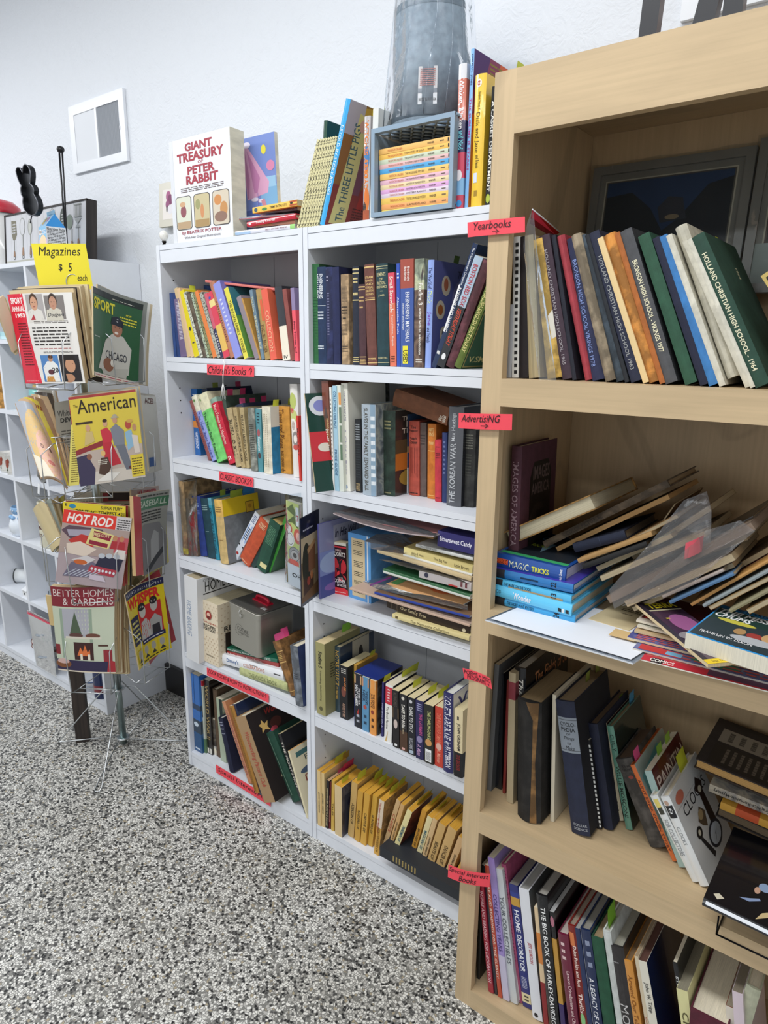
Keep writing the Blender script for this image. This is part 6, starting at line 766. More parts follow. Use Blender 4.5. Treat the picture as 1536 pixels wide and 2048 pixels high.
((1.1093,.012,1.801,.0001,0,.0258,.2522,.17),'thick yellow storybook treasury with circular badge',dict(k='g',hard=True,c='#efc63c',pg='#e8d890',tt=[('Dick and Jane','#5a4a1a',.42,.72,'d',(.15,.6),0),('Storybook Treasury of','#5a4a1a',.74,.87,'d',(.35,.65)),('and Friends','#5a4a1a',.3,.4,'d',(.35,.65))],sa=[('e',.42,.935,.25,.03,'#e8e4d8'),('e',.42,.935,.16,.018,'#b0402c'),('r',.2,.19,.55,.265,'#d4dcf0'),('b',.3,.06,.6,.16,'#a8862c',1)])),
((1.1261,.03,1.801,-.0031,0,.0072,.2531,.16),'second yellow book standing behind the yellow treasury',dict(k='g',hard=True,c='#e4bb34')),
((1.1456,.012,1.8013,.0223,0,.012,.2234,.2),'black book lettered A Casket Department beside wooden bookcase',dict(k='g',c='#1b1a1a',tt=[('A CASKET DEPARTMENT','#e6e4dc',.12,.88,'d',(.2,.75),.02)],sa=[('e',.5,.06,.4,.04,'#a8b83a')])),
((1.0559,.012,1.9373,-1.5705,0,.0117,.1956,.125),'paperback in the crate: the top one, orange-yellow',dict(k='p',c='#ebb866',pg='#cdb48a',tt=[('THE BOXCAR CHILDREN','#c05a3a',.66,.87,'d',(.3,.68),0),('WARNER','#4a3a2a',.22,.31,'d',(.32,.66),.01),('1','#2a2018',.02,.045,'d',(.2,.8),.03)],sa=[('b',.4,.06,.6,.18,'#6a5a4a',1)]),18),
((1.0568,.012,1.9264,-1.5751,0,.0109,.1956,.125),'paperback in the crate: second from top, golden yellow',dict(k='p',c='#edbc58',pg='#cdb48a',tt=[('THE BOXCAR CHILDREN','#c05a3a',.66,.87,'d',(.3,.68),0),('THE MYSTERY OF GOLD','#4a3a2a',.36,.63,'d',(.32,.66),0),('WARNER','#4a3a2a',.22,.31,'d',(.32,.66),.01),('1','#2a2018',.02,.045,'d',(.2,.8),.03)],sa=[('b',.4,.06,.6,.18,'#6a5a4a',1)]),18),
((1.0577,.012,1.916,-1.573,0,.0105,.1957,.125),'paperback in the crate: third from top, pale green',dict(k='p',c='#c6cfb6',pg='#cdb48a',tt=[('THE BOXCAR CHILDREN','#c05a3a',.66,.87,'d',(.3,.68),0),('THE GHOST SHIP MYSTERY','#4a3a2a',.36,.63,'d',(.32,.66),0),('WARNER','#4a3a2a',.22,.31,'d',(.32,.66),.01),('1','#2a2018',.02,.045,'d',(.2,.8),.03)],sa=[('b',.4,.06,.6,.18,'#6a5a4a',1)]),18),
((1.0585,.012,1.9064,-1.5722,0,.0097,.1957,.125),'paperback in the crate: fourth from top, dusty pink',dict(k='p',c='#dab2b0',pg='#cdb48a',tt=[('THE BOXCAR CHILDREN','#c05a3a',.66,.87,'d',(.3,.68),0),('THE MYSTERY GIRL','#4a3a2a',.36,.63,'d',(.32,.66),0),('WARNER','#4a3a2a',.22,.31,'d',(.32,.66),.01),('1','#2a2018',.02,.045,'d',(.2,.8),.03)],sa=[('b',.4,.06,.6,.18,'#6a5a4a',1)]),18),
((1.0594,.012,1.8951,-1.5721,0,.0115,.1958,.125),'paperback in the crate: the only blue spine',dict(k='p',c='#4fa3d6',pg='#cdb48a',tt=[('THE BOXCAR CHILDREN','#8a3a50',.66,.87,'d',(.3,.68),0),('THE MYSTERY OF THE HIDDEN PAINTING','#4a3a2a',.36,.63,'d',(.32,.66),0),('WARNER','#4a3a2a',.22,.31,'d',(.32,.66),.01),('1','#2a2018',.02,.045,'d',(.2,.8),.03)],sa=[('b',.4,.06,.6,.18,'#6a5a4a',1)]),18),
((1.0603,.012,1.8823,-1.5677,0,.013,.1959,.125),'paperback in the crate: yellow one right below the blue',dict(k='p',c='#ebc26e',pg='#cdb48a',tt=[('THE BOXCAR CHILDREN','#c05a3a',.66,.87,'d',(.3,.68),0),('THE WOODSHED MYSTERY','#4a3a2a',.36,.63,'d',(.32,.66),0),('WARNER','#4a3a2a',.22,.31,'d',(.32,.66),.01),('1','#2a2018',.02,.045,'d',(.2,.8),.03)],sa=[('b',.4,.06,.6,.18,'#6a5a4a',1)]),18),
((1.0612,.012,1.8723,-1.575,0,.0102,.1959,.125),'paperback in the crate: pink one, seventh from top',dict(k='p',c='#deb2c0',pg='#cdb48a',tt=[('THE BOXCAR CHILDREN','#c05a3a',.66,.87,'d',(.3,.68),0),('THE DISAPPEARING FRIEND','#4a3a2a',.36,.63,'d',(.32,.66),0),('WARNER','#4a3a2a',.22,.31,'d',(.32,.66),.01),('1','#2a2018',.02,.045,'d',(.2,.8),.03)],sa=[('b',.4,.06,.6,.18,'#6a5a4a',1)]),18),
((1.0621,.012,1.8621,-1.5744,0,.0106,.196,.125),'paperback in the crate: pale cream, eighth from top',dict(k='p',c='#e2cea2',pg='#cdb48a',tt=[('THE BOXCAR CHILDREN','#c05a3a',.66,.87,'d',(.3,.68),0),('THE MYSTERY OF THE HIDDEN BEACH','#4a3a2a',.36,.63,'d',(.32,.66),0),('WARNER','#4a3a2a',.22,.31,'d',(.32,.66),.01),('1','#2a2018',.02,.045,'d',(.2,.8),.03)],sa=[('b',.4,.06,.6,.18,'#6a5a4a',1)]),18),
((1.0629,.012,1.8518,-1.5737,0,.0107,.196,.125),'paperback in the crate: lilac one in lower half',dict(k='p',c='#d8a6d2',pg='#cdb48a',tt=[('THE BOXCAR CHILDREN','#c05a3a',.66,.87,'d',(.3,.68),0),('THE MYSTERY OF THE PURPLE POOL','#4a3a2a',.36,.63,'d',(.32,.66),0),('WARNER','#4a3a2a',.22,.31,'d',(.32,.66),.01),('1','#2a2018',.02,.045,'d',(.2,.8),.03)],sa=[('b',.4,.06,.6,.18,'#6a5a4a',1)]),18),
((1.0638,.012,1.8418,-1.5617,0,.0104,.1961,.125),'paperback in the crate: greyish lilac under the lilac',dict(k='p',c='#d9cad6',pg='#cdb48a',tt=[('THE BOXCAR CHILDREN','#c05a3a',.66,.87,'d',(.3,.68),0),('MYSTERY RANCH','#4a3a2a',.36,.63,'d',(.32,.66),0),('WARNER','#4a3a2a',.22,.31,'d',(.32,.66),.01),('1','#2a2018',.02,.045,'d',(.2,.8),.03)],sa=[('b',.4,.06,.6,.18,'#6a5a4a',1)]),18),
((1.0648,.012,1.8276,-1.5577,0,.0146,.1963,.125),'paperback in the crate: golden one, third from bottom',dict(k='p',c='#ebc25e',pg='#cdb48a',tt=[('THE BOXCAR CHILDREN','#c05a3a',.66,.87,'d',(.3,.68),0),('THE YELLOW HOUSE MYSTERY','#4a3a2a',.36,.63,'d',(.32,.66),0),('WARNER','#4a3a2a',.22,.31,'d',(.32,.66),.01),('1','#2a2018',.02,.045,'d',(.2,.8),.03)],sa=[('b',.4,.06,.6,.18,'#6a5a4a',1)]),18),
((1.0657,.012,1.8164,-1.559,0,.0117,.1964,.125),'paperback in the crate: orange one, second from bottom',dict(k='p',c='#eba462',pg='#cdb48a',tt=[('THE BOXCAR CHILDREN','#c05a3a',.66,.87,'d',(.3,.68),0),('SURPRISE ISLAND','#4a3a2a',.36,.63,'d',(.32,.66),0),('WARNER','#4a3a2a',.22,.31,'d',(.32,.66),.01),('1','#2a2018',.02,.045,'d',(.2,.8),.03)],sa=[('b',.4,.06,.6,.18,'#6a5a4a',1)]),18),
((1.0664,.012,1.8098,-1.5649,0,.0071,.1963,.125),'paperback in the crate: the bottom one, yellow',dict(k='p',c='#ead264',pg='#cdb48a',tt=[('THE BOXCAR CHILDREN','#c05a3a',.66,.87,'d',(.3,.68),0),('CABOOSE MYSTERY','#4a3a2a',.36,.63,'d',(.32,.66),0),('WARNER','#4a3a2a',.22,.31,'d',(.32,.66),.01),('1','#2a2018',.02,.045,'d',(.2,.8),.03)],sa=[('b',.4,.06,.6,.18,'#6a5a4a',1)]),18),
]
for q in BOOKS:
    P_, l_, s_ = q[:3]; g_ = G[q[3]] if len(q) > 3 and q[3] >= 0 else None; n_, c_ = q[4:6] if len(q) > 4 else ('book', 'book')
    book_mesh(n_, l_, c_, P_, s_, g_)
# ------------------------------------------------------------------ things on top of the left bookcase
A = cr(300, 250, 4.8)
S_ = lambda u, v, y: at(*A(u, v), y=y)
BL = S_(232, 1140, .006); BR = S_(802, 1068, .006); TL = S_(180, 168, .016); BL.z = BR.z = 1.801
d9 = '#a23040'
sheet('book', 'large white storybook, Giant Treasury in red letters, standing on left bookcase', 'book', BL, BR, TL, .05, [
    ('r', 0, 0, .06, 1, '#dcdfe4', 'gloss'), ('t', 'GIANT', .27, .87, .72, .95, d9, 'r', .04), ('t', 'TREASURY', .13, .77, .9, .86, d9, 'r', .04), ('t', 'OF', .48, .735, .57, .765, d9, 'r', .01),
    ('t', 'PETER', .3, .645, .75, .725, d9, 'r', .04), ('t', 'RABBIT', .27, .55, .8, .635, d9, 'r', .04), ('b', .17, .48, .88, .53, '#6a5a5a', 3),
    ('p', [(.07, .14), (.1, .12), (.31, .12), (.34, .14), (.34, .43), (.31, .45), (.1, .45), (.07, .43)], '#4a4440'), ('p', [(.08, .145), (.105, .128), (.305, .128), (.33, .145), (.33, .425), (.305, .443), (.105, .443), (.08, .425)], '#d3d6c4'), ('e', .2, .3, .05, .06, '#8a4a54'), ('e', .19, .37, .05, .025, '#c9a07a'), ('r', .09, .13, .32, .2, '#b59a78'),
    ('p', [(.38, .14), (.41, .12), (.62, .12), (.65, .14), (.65, .43), (.62, .45), (.41, .45), (.38, .43)], '#4a4440'), ('p', [(.39, .145), (.415, .128), (.615, .128), (.64, .145), (.64, .425), (.615, .443), (.415, .443), (.39, .425)], '#c4b890'), ('e', .52, .28, .03, .07, '#c98a5a'), ('r', .4, .13, .63, .2, '#a88a5a'), ('e', .45, .35, .04, .05, '#9a9a68'),
    ('p', [(.69, .14), (.72, .12), (.93, .12), (.96, .14), (.96, .43), (.93, .45), (.72, .45), (.69, .43)], '#4a4440'), ('p', [(.7, .145), (.725, .128), (.925, .128), (.95, .145), (.95, .425), (.925, .443), (.725, .443), (.7, .425)], '#cfc3ae'), ('e', .78, .36, .06, .05, '#c9884a'), ('e', .87, .27, .06, .07, '#c08a50'), ('e', .82, .2, .1, .05, '#8a6a5a'),
    ('t', 'by BEATRIX POTTER', .16, .065, .82, .105, d9, 'r', .01), ('t', 'With Her Original Illustrations', .2, .02, .8, .05, '#4a3a40', 'r', .0)], '#e9ecf1', 'gloss', '#dedac6')
BL = S_(930, 1040, .1); BR = S_(1180, 1010, .1); TL = S_(810, 155, .1); TR = S_(1222, 110, .1); BL = Vector((TL.x-.0+.012, .1, 1.801)); BR = Vector((TR.x, .1, 1.801)); 
sheet('book', 'blue and pink fairground picture book behind the white treasury', 'book', BL, BR, TL, .012, [
    ('r', 0, .0, 1, .3, '#5a72b8', 'gloss'), ('r', .6, .28, 1, .52, '#7fb0d8'), ('r', .55, .5, .98, .6, '#9ac4e4'), ('p', [(.2, .93), (.3, .93), (.82, .55), (.78, .45), (.25, .4)], '#d9a4c4'), ('p', [(.24, .9), (.34, .6), (.3, .42), (.26, .42)], '#c080ac'), ('p', [(.3, .88), (.6, .6), (.52, .46), (.44, .46)], '#c080ac'),
    ('e', .72, .86, .06, .045, '#e8dc4a'), ('e', .87, .7, .1, .05, '#d88ab0'), ('e', .3, .93, .1, .03, '#e8e0f0'), ('e', .45, .4, .1, .02, '#e8e0f0'), ('e', .6, .38, .08, .02, '#e8e0f0'), ('p', [(.5, .2), (.7, .2), (.74, .32), (.68, .4), (.6, .38), (.64, .3)], '#d08a98'), ('r', .52, .14, .53, .46, '#8a6ab0')], '#7a90d0', 'gloss', '#e0dcd0')
a = at(312.5, 366.7, y=.27); b = at(318.7, 455, y=.27)
t = sheet('framed_flower_print', 'small cream plaque with a purple flower print behind the treasury book', 'picture', (a.x, .272, b.z), (a.x+.11, .272, b.z), (a.x, .282, a.z), .012, [
    ('r', .2, .16, .85, .84, '#e8e2dc', 'paper'), ('e', .5, .68, .13, .12, '#a85a86'), ('e', .6, .6, .14, .12, '#7c3a62'), ('e', .45, .5, .1, .1, '#94507a'), ('e', .6, .38, .16, .1, '#e4e2e6'), ('e', .42, .4, .04, .08, '#3a3034')], '#d6d2c4', 'plastic', '#c2bda9', part='plaque')
a = at(327, 487, y=.02); r_ = thing('lamp_finial', 'white bulb-shaped finial on black leafy foot at bookcase corner', 'ornament', Matrix.Translation((a.x+.004, .02, 1.8005)))
mb = MB(); mb.lathe([(0, .012), (.005, .013), (.011, .02), (.0135, .028), (.012, .037), (.006, .043), (0, .045)], mat('#e8e6e0', 'gloss'), 20)
for i in range(8):
    an = i*math.pi/4; mb.tube([(.0055*math.cos(an), .0055*math.sin(an), .014), (.0136*math.cos(an), .0136*math.sin(an), .028), (.005*math.cos(an), .005*math.sin(an), .043)], .0006, mat('#cfccc4', 'gloss'), 4)
mb.build('bulb', r_)
mb = MB(); mb.lathe([(0, 0), (.006, 0), (.004, .006), (.008, .012), (.003, .014), (0, .014)], mat('#1c1a18', 'metal'), 10)
for i in range(5): an = i*1.257; mb.tube([(0, 0, .003), (.009*math.cos(an), .009*math.sin(an), .001)], .0016, mat('#1c1a18', 'metal'), 5)
mb.build('foot', r_)

# ------------------------------------------------------------------ crate and lampshade on the middle bookcase
def crate():
    m = mat('#8ea3b6', 'plastic'); x0, x1, z0, z1 = .852, 1.075, 1.802, 1.989; D = .25; T = .0045
    root = thing('crate', 'blue-grey plastic crate on its side holding yellow paperbacks', 'crate', Matrix.Translation((x0, 0, z0))); w = x1-x0; h = z1-z0
    mb = MB()   # rim round the opening
    for r in ((0, w, 0, .010), (0, w, h-.010, h), (0, .010, .0101, h-.0101), (w-.010, w, .0101, h-.0101)): mb.box(r[0], r[1], -.006, .008, r[2], r[3], m)
    mb.build('rim', root)
    def lattice(name, fn, L, H, nu, nv):
        mb = MB(); rr = .0035
        def rod(a, b_): mb.tube([fn(*a), fn(*b_)], rr, m, 4)
        for i in range(nu):
            for j in range(nv):
                u = L*(i+.5)/nu; v = H*(j+.5)/nv; du = L/nu/2; dv = H/nv/2
                rod((u-du, v), (u, v+dv)); rod((u, v+dv), (u+du, v)); rod((u+du, v), (u, v-dv)); rod((u, v-dv), (u-du, v))
        for a, b_ in (((0, 0), (L, 0)), ((L, 0), (L, H)), ((L, H), (0, H)), ((0, H), (0, 0))): mb.tube([fn(*a), fn(*b_)], .003, m, 6)
        mb.build(name, root)
    lattice('top_wall', lambda u, v: Vector((u, v, h-.004)), w, D, 7, 6)
    lattice('back_wall', lambda u, v: Vector((u, D, v)), w, h, 7, 5)
    for nm, xx in (('side_wall', .003), ('side_wall', w-.003)):
        mb = MB(); mb.box(xx-.002, xx+.002, .006, D, .01, h-.01, m); mb.build(nm, root)
    mb = MB(); mb.box(0, w, .006, D, .001, .005, m); mb.build('bottom_wall', root)
crate()
def lampshade():
    cx, cy, z0, z1 = .936, .112, 1.992, 2.238; rb, rt = .094, .086; root = thing('lampshade', 'grey drum lampshade upside down in clear plastic on top of the crate', 'lampshade', Matrix.Translation((cx, cy, z0))); h = z1-z0
    m = mat('#93a1ac', 'cloth')
    mb = MB(); mb.lathe([(rb-.003, .001), (rb, 0), (rt, h), (rt-.003, h), (rb-.003, .001)], m, 48); mb.build('shade', root)
    mb = MB(); mb.lathe([(rt+.0008, h-.014), (rt+.0012, h), (rt-.004, h+.001)], mat('#7c8a95', 'cloth'), 48); mb.lathe([(rb+.0008, 0), (rb+.0006, .012)], mat('#7c8a95', 'cloth'), 48); mb.lathe([(0, h-.004), (rt-.003, h-.003)], mat('#6f7a84', 'cloth'), 32); mb.build('rim_band', root)
    def S(u, v, e=0):
        an = math.radians(-62+26*(u-.5)); z = .035+.075*v; r = rb+(rt-rb)*z/h+.001+e; return Vector((r*math.cos(an), r*math.sin(an), z))
    mb = MB(); art(mb, S, [('r', 0, 0, 1, 1, '#d9d4d2'), ('r', 0, .3, 1, .42, '#8a9098'), ('b', .1, .48, .9, .95, '#c07a70', 9), ('r', 0, 0, 1, .28, '#e8e8e8'), ('t', 'H025202 011 004', .05, .05, .95, .2, '#222428', 'r', .01)]); mb.build('price_label', root)
    rnd = random.Random(5); ph = [rnd.uniform(0, 6.28) for _ in range(6)]
    def bag_f(u, v):
        an = 2*math.pi*u; zz = h+.012-(h+.006)*v
        r = rt+.004+(rb-rt+.006)*v+.0025*math.sin(7*an+ph[0]+3*v)*(.4+v)+.0015*math.sin(13*an+ph[1]-5*v)+.012*v*v*max(0, math.sin(an*1+2.6))*2.2
        return (r*math.cos(an), r*math.sin(an), zz)
    mb = MB(); mb.grid(bag_f, 72, 14, mat('#f4f6f8', 'clear')); mb.grid(lambda u, v: (Vector(bag_f(u, 0))*Vector((v, v, 1)) if False else (bag_f(u, 0)[0]*v, bag_f(u, 0)[1]*v, bag_f(u, 0)[2]+.003*(1-v))), 72, 3, mat('#f4f6f8', 'clear'))
    for i in range(7):
        an = -.2-i*.42+rnd.uniform(-.1, .1); p = []
        for k in range(9):
            v = k/8; a2 = an+.1*math.sin(3*v+i)-.06*v; q = Vector(bag_f((a2/(2*math.pi)) % 1, v)); p.append(q*1.004)
        mb.tube(p, .0009, mat('#f4f6f8', 'clear'), 4)
    mb.build('plastic_wrap', root)
lampshade()

# ------------------------------------------------------------------ tall black letters on the wooden bookcase
def letter(xs, label, poly, z=1.9706, y=.05):
    root = thing('black_letter', label, 'letter', Matrix.Translation((0, y, z))); mb = MB(); m = mat('#26272c', 'plastic'); e = mat('#5a4238', 'plastic')
    n = len(poly); mb.face([(p[0], 0, p[1]) for p in poly], m); mb.face([(p[0], .022, p[1]) for p in reversed(poly)], m)
    for i in range(n): p, q = poly[i], poly[(i+1) % n]; mb.face([(p[0], 0, p[1]), (q[0], 0, q[1]), (q[0], .022, q[1]), (p[0], .022, p[1])][::-1], e)
    mb.build('letter_body', root)
letter(0, 'straight black letter stroke at left on top of the wooden bookcase', [(1.424, 0), (1.455, 0), (1.462, .15), (1.458, .3), (1.426, .3), (1.43, .15)])
c1 = [(1.502+.0, 0), (1.54, 0)] + [(1.553+.06*math.sin(a)*.9, .18-.18*math.cos(a)) for a in [.5, .8, 1.1, 1.4, 1.7, 2.0]] + [(1.525+.05*math.sin(a)*.9, .18-.15*math.cos(a)) for a in [1.9, 1.5, 1.1, .7]]
letter(0, 'curved black letter in the middle on top of the wooden bookcase', [(1.488, 0), (1.536, 0), (1.552, .06), (1.562, .13), (1.562, .3), (1.53, .3), (1.528, .13), (1.514, .06)])
letter(0, 'broad black letter stroke right of the curved one', [(1.567, 0), (1.597, 0), (1.604, .3), (1.57, .3)])
letter(0, 'black letter at the right edge, leaning stroke', [(1.655, 0), (1.69, 0), (1.67, .3), (1.63, .3)])

# ------------------------------------------------------------------ pictures leaning in the wooden bookcase
def framed(name, label, x0, x1, z0, z1, y0, y1, items, print_items=None):
    M = Matrix.Translation((x0, y0, z0)); L = math.hypot(z1-z0, y1-y0); root = thing(name, label, 'picture', M @ Matrix.Rotation(-math.atan2(y1-y0, z1-z0), 4, 'X')); w = x1-x0; h = L
    fm = mat('#8f8a80', 'plastic'); b = .017; mb = MB()
    for r in ((0, w, 0, b), (0, w, h-b, h), (0, b, b, h-b), (w-b, w, b, h-b)): mb.box(r[0], r[1], 0, .014, r[2], r[3], fm)
    mb.build('frame', root)
    mb = MB(); mb.box(b, w-b, .006, .010, b, h-b, mat('#8c877c', 'paper')); 
    def S(u, v, e=0): return Vector((b+(w-2*b)*u, .006-e, b+(h-2*b)*v))
    art(mb, S, items); mb.build('print', root)
    rnd = random.Random(9)
    def fS(u, v): return (-.004+(w+.008)*u, -.004-.002*math.sin(31*u+7*v)-.0025*math.sin(9*v+13*u), -.004+(h+.008)*v)
    mb = MB(); mb.grid(fS, 30, 24, mat('#e8ecee', 'clear')); mb.build('plastic_wrap', root)
framed('framed_landscape', 'grey framed mountain lake picture in plastic behind the yearbooks', 1.300, 1.617, 1.60, 1.889, .165, .205, [
    ('r', .04, .05, .96, .95, '#c9c0a8'), ('r', .05, .06, .95, .94, '#5f5a50'), ('r', .06, .07, .94, .93, '#2c4468'), ('r', .06, .07, .94, .35, '#3c5c86'), ('p', [(.06, .35), (.94, .4), (.94, .88), (.78, .84), (.6, .6), (.5, .52), (.4, .7), (.25, .84), (.06, .82)], '#20262c'), ('p', [(.48, .58), (.66, .6), (.62, .76), (.52, .78), (.45, .7)], '#3a3c44'), ('e', .56, .62, .05, .02, '#a08c6c'),
    ('e', .3, .3, .06, .05, '#7a5a64'), ('e', .55, .28, .08, .06, '#6a4a54'), ('e', .42, .24, .05, .05, '#54404c')])
framed('framed_print', 'second grey framed picture in plastic at right edge, bearing a round stamp', 1.6215, 1.95, 1.62, 1.9, .165, .205, [
    ('r', .04, .05, .96, .95, '#c9c0a8'), ('r', .05, .3, .95, .94, '#5a4638'), ('r', .06, .31, .94, .93, '#3c2c26'), ('r', .0, .0, 1, .3, '#a8b0a8'), ('e', .2, .17, .09, .1, '#6a7a9a'), ('e', .2, .17, .08, .09, '#a8b0a8'), ('t', 'CO-OP', .12, .13, .28, .2, '#4a5a8a')])
# items at the right end of the yearbook shelf
def slab(name, label, cat, quad, y, thick, items, face, edge, group=None, kind='gloss', bend=0):
    TL, TR, BR, BL = [at(*q, y=y) for q in quad]
    return sheet(name, label, cat, BL, BR, TL, thick, items, face, kind, edge, group=group, bend=bend)
book_mesh('book', 'tan book with bold black guide lettering leaning at right edge', 'book', (1.83, -.13, 1.462, -.62, 0, .03, .2, .18), dict(k='p', c='#c4ab62', tt=[('TRAINER GUIDE', '#1c1810', .3, .97, 'u', (.15, .85), .03)]))
book_mesh('book', 'blue and silver spined book resting above the tan guide', 'book', (1.86, -.10, 1.49, -.72, 0, .022, .19, .17), dict(k='g', c='#5f7fc0', pg='#e8e0b0', bands=[(.9, 1, '#c9c8c4')], tabs=[(.2, '#3fa84a', .02, .01)]))
book_mesh('book', 'cream book topmost of the tilted books at right edge', 'book', (1.895, -.10, 1.52, -.82, 0, .022, .17, .16), dict(k='h', c='#d6cc98'))
# zip bags
def film(name, label, cat, pts, kind='film', col='#f2f5f7', strip=None, group=None):
    "pts: closed outline of a bag, front face; it gets a second, slightly puffed, back face"
    root = thing(name, label, cat, Matrix.Translation(pts[0]), group); o = Vector(pts[0]); P = [Vector(p)-o for p in pts]
    c = sum(P, Vector())/len(P); nrm = (P[1]-P[0]).cross(P[2]-P[0]).normalized()
    mb = MB(); rnd = random.Random(len(label)); m = mat(col, kind)
    def puff(a, b_, side):
        i = int(a*len(P)) % len(P); f = a*len(P)-int(a*len(P)); e = P[i].lerp(P[(i+1) % len(P)], f); q = c.lerp(e, b_)
        return q + nrm*(side*.006*(1-b_*b_)+.0018*math.sin(37*q.x+61*q.z+23*q.y+side)*(1-.6*b_))
    for s in (1, -1): mb.grid(lambda a, b_: puff(min(a, .99999), b_, s), len(P)*6, 6, m)
    mb.build('bag_film', root)
    if strip:
        mb = MB(); a, b_, w, colr = strip; a = Vector(a)-o; b_ = Vector(b_)-o; w = Vector(w)
        mb.face([a, b_, b_+w, a+w], mat(colr, 'plastic')); mb.face([a+w*1.2, b_+w*1.2, b_+w*1.45, a+w*1.45], mat(colr, 'plastic')); mb.build('zip_strip', root)
    return root
A = cr(920, 400, 4.042)
q = [at(*A(u, v), y=y) for u, v, y in ((640, 1455, -.172), (780, 1460, -.172), (700, 900, -.168), (625, 420, -.166), (590, 60, -.16), (545, 180, -.168), (512, 370, -.17), (560, 800, -.172))]
film('zip_bag', 'clear zip bag with red closure wrapping the mustard yearbook', 'bag', q)
a = at(*A(585, 75), y=-.165); b = at(*A(565, 190), y=-.165); c_ = at(*A(810, 262), y=-.05); d_ = at(*A(740, 300), y=-.05)
mb = MB(); mb.face([a, b, d_, c_], mat('#d8405a', 'clear')); mb.face([a+Vector((0, .001, 0)), a.lerp(b, .55)+Vector((0, .001, 0)), c_.lerp(d_, .55), c_], mat('#e0364c', 'plastic')); mb.tube([a, c_], .0012, mat('#d8dce0', 'plastic'), 5); tag(mb.build('zip_closure'), 'red zip closure of another bag folded over the leaning yearbooks', 'bag')

# ------------------------------------------------------------------ loose pieces in the middle bookcase, third shelf
A = cr(590, 1010, 3.938); z = .812
def facing(name, label, cat, bl, br, tl, thick, items, face, edge, kind='gloss', z=z, A=A, bend=0, **k):
    BL = at(*A(*bl), z=z); BR = at(*A(*br), z=z); y = BL.y; T = at(*A(*tl), y=y)
    return sheet(name, label, cat, BL, BR, T, thick, items, face, kind, edge, bend=bend, **k)
facing('paperback_book', 'red and black horror paperback facing out beside blue box set', 'book', (300, 692), (420, 716), (280, 285), .028, [
    ('r', 0, .95, 1, 1, '#e0dccb'), ('r', 0, .9, 1, .93, '#c8303a'), ('e', .25, .6, .24, .1, '#b02028'), ('e', .7, .55, .25, .14, '#c02830'), ('e', .5, .36, .2, .1, '#e03038'), ('e', .75, .32, .16, .06, '#e03038'), ('e', .2, .42, .14, .1, '#8a1820'), ('p', [(.5, .3), (.56, .3), (.62, .6), (.85, .75), (.55, .64), (.3, .72), (.48, .58)], '#15080a'), ('p', [(.1, .1), (.3, .35), (.6, .42), (.9, .3), (.9, .22), (.5, .34)], '#15080a'),
    ('t', 'DEAN', .3, .83, .65, .87, '#e8c8c0', 'r', .01), ('t', 'KOONTZ', .08, .73, .92, .82, '#f0e8e0', 'r', .01), ('t', 'FROM THE', .35, .3, .7, .34, '#f0d8d4', 'r', .0), ('t', 'CORNER', .15, .22, .85, .3, '#f4ecea', 'r', .01), ('t', 'OF HIS EYE', .3, .15, .9, .21, '#f4ecea', 'r', .01), ('p', [(0, 0), (1, 0), (1, .1), (.8, .13), (.2, .13), (0, .06)], '#e03038'), ('b', .15, .03, .85, .06, '#f0c0b8', 1)], '#2a1014', '#e0d0a8')
facing('boxed_card_set', 'light blue box with tan text panel standing on third shelf', 'box', (428, 725), (600, 778), (418, 212), .15, [
    ('r', .15, .05, .75, .93, '#d8c49c'), ('b', .24, .82, .66, .9, '#3a3428', 3), ('b', .24, .68, .66, .76, '#3a3428', 3), ('b', .24, .5, .66, .6, '#3a3428', 4), ('b', .24, .36, .66, .44, '#3a3428', 3), ('b', .24, .24, .66, .3, '#3a3428', 3), ('b', .24, .1, .66, .2, '#3a3428', 4), ('r', .84, 0, .9, 1, '#dfe8f0')], '#5fa0dc', '#5fa0dc')
BL = at(*A(300, 62), y=-.01); BR = at(*A(1092, 242), y=-.012)
sheet('magazine', 'pink magazine in a clear sleeve draped over the flat stack', 'magazine', BL, BR, BL+Vector((.02, .22, .012)), .003, [('r', .45, .1, .97, .9, '#b07a78'), ('r', .05, .1, .45, .9, '#8e8480')], '#8e7e7c', 'gloss', '#c9b8b8', bend=-.012)
q = [at(*A(u, v), y=y) for u, v, y in ((255, 40, -.02), (1095, 246, -.02), (1255, 200, .08), (1180, 170, .2), (500, 60, .2))]
film('zip_bag', 'clear plastic sleeve around the pink magazine on top', 'bag', q)
q = [at(*A(u, v), y=y) for u, v, y in ((535, 600, -.03), (640, 660, -.03), (1360, 830, -.03), (1360, 730, .1), (760, 560, .1))]
film('zip_bag', 'clear zip bag with purple strip holding the blue magazine', 'bag', q, strip=(at(*A(590, 640), y=-.032), at(*A(760, 575), y=.03), (0, 0, .004), '#8a3a94'))
BL = at(*A(700, 628), y=0); BR = at(*A(1290, 800), y=0)
sheet('magazine_page', 'orange flowered magazine cover seen through the zip bag', 'magazine', BL, BR, BL+Vector((.03, .17, .02)), .0015, [('e', .35, .5, .25, .25, '#d8864a'), ('e', .6, .4, .2, .2, '#c96a3c'), ('r', .02, .1, .12, .9, '#5a9a5a'), ('e', .8, .6, .1, .2, '#8a5ab0')], '#cfa070', 'gloss', '#e8e4dc')
q = [at(*A(u, v), y=y) for u, v, y in ((545, 285, -.02), (600, 345, -.02), (900, 395, -.02), (1100, 440, .05), (840, 230, .12), (640, 230, .06))]
film('zip_bag', 'crinkled clear bag jutting from beside the blue box', 'bag', q)
q = [at(*A(u, v), y=y) for u, v, y in ((660, 430, -.01), (1370, 620, -.01), (1370, 560, .1), (800, 410, .1))]
film('zip_bag', 'crumpled grey plastic bag in the middle of flat stack', 'bag', q, col='#dfe2e4')
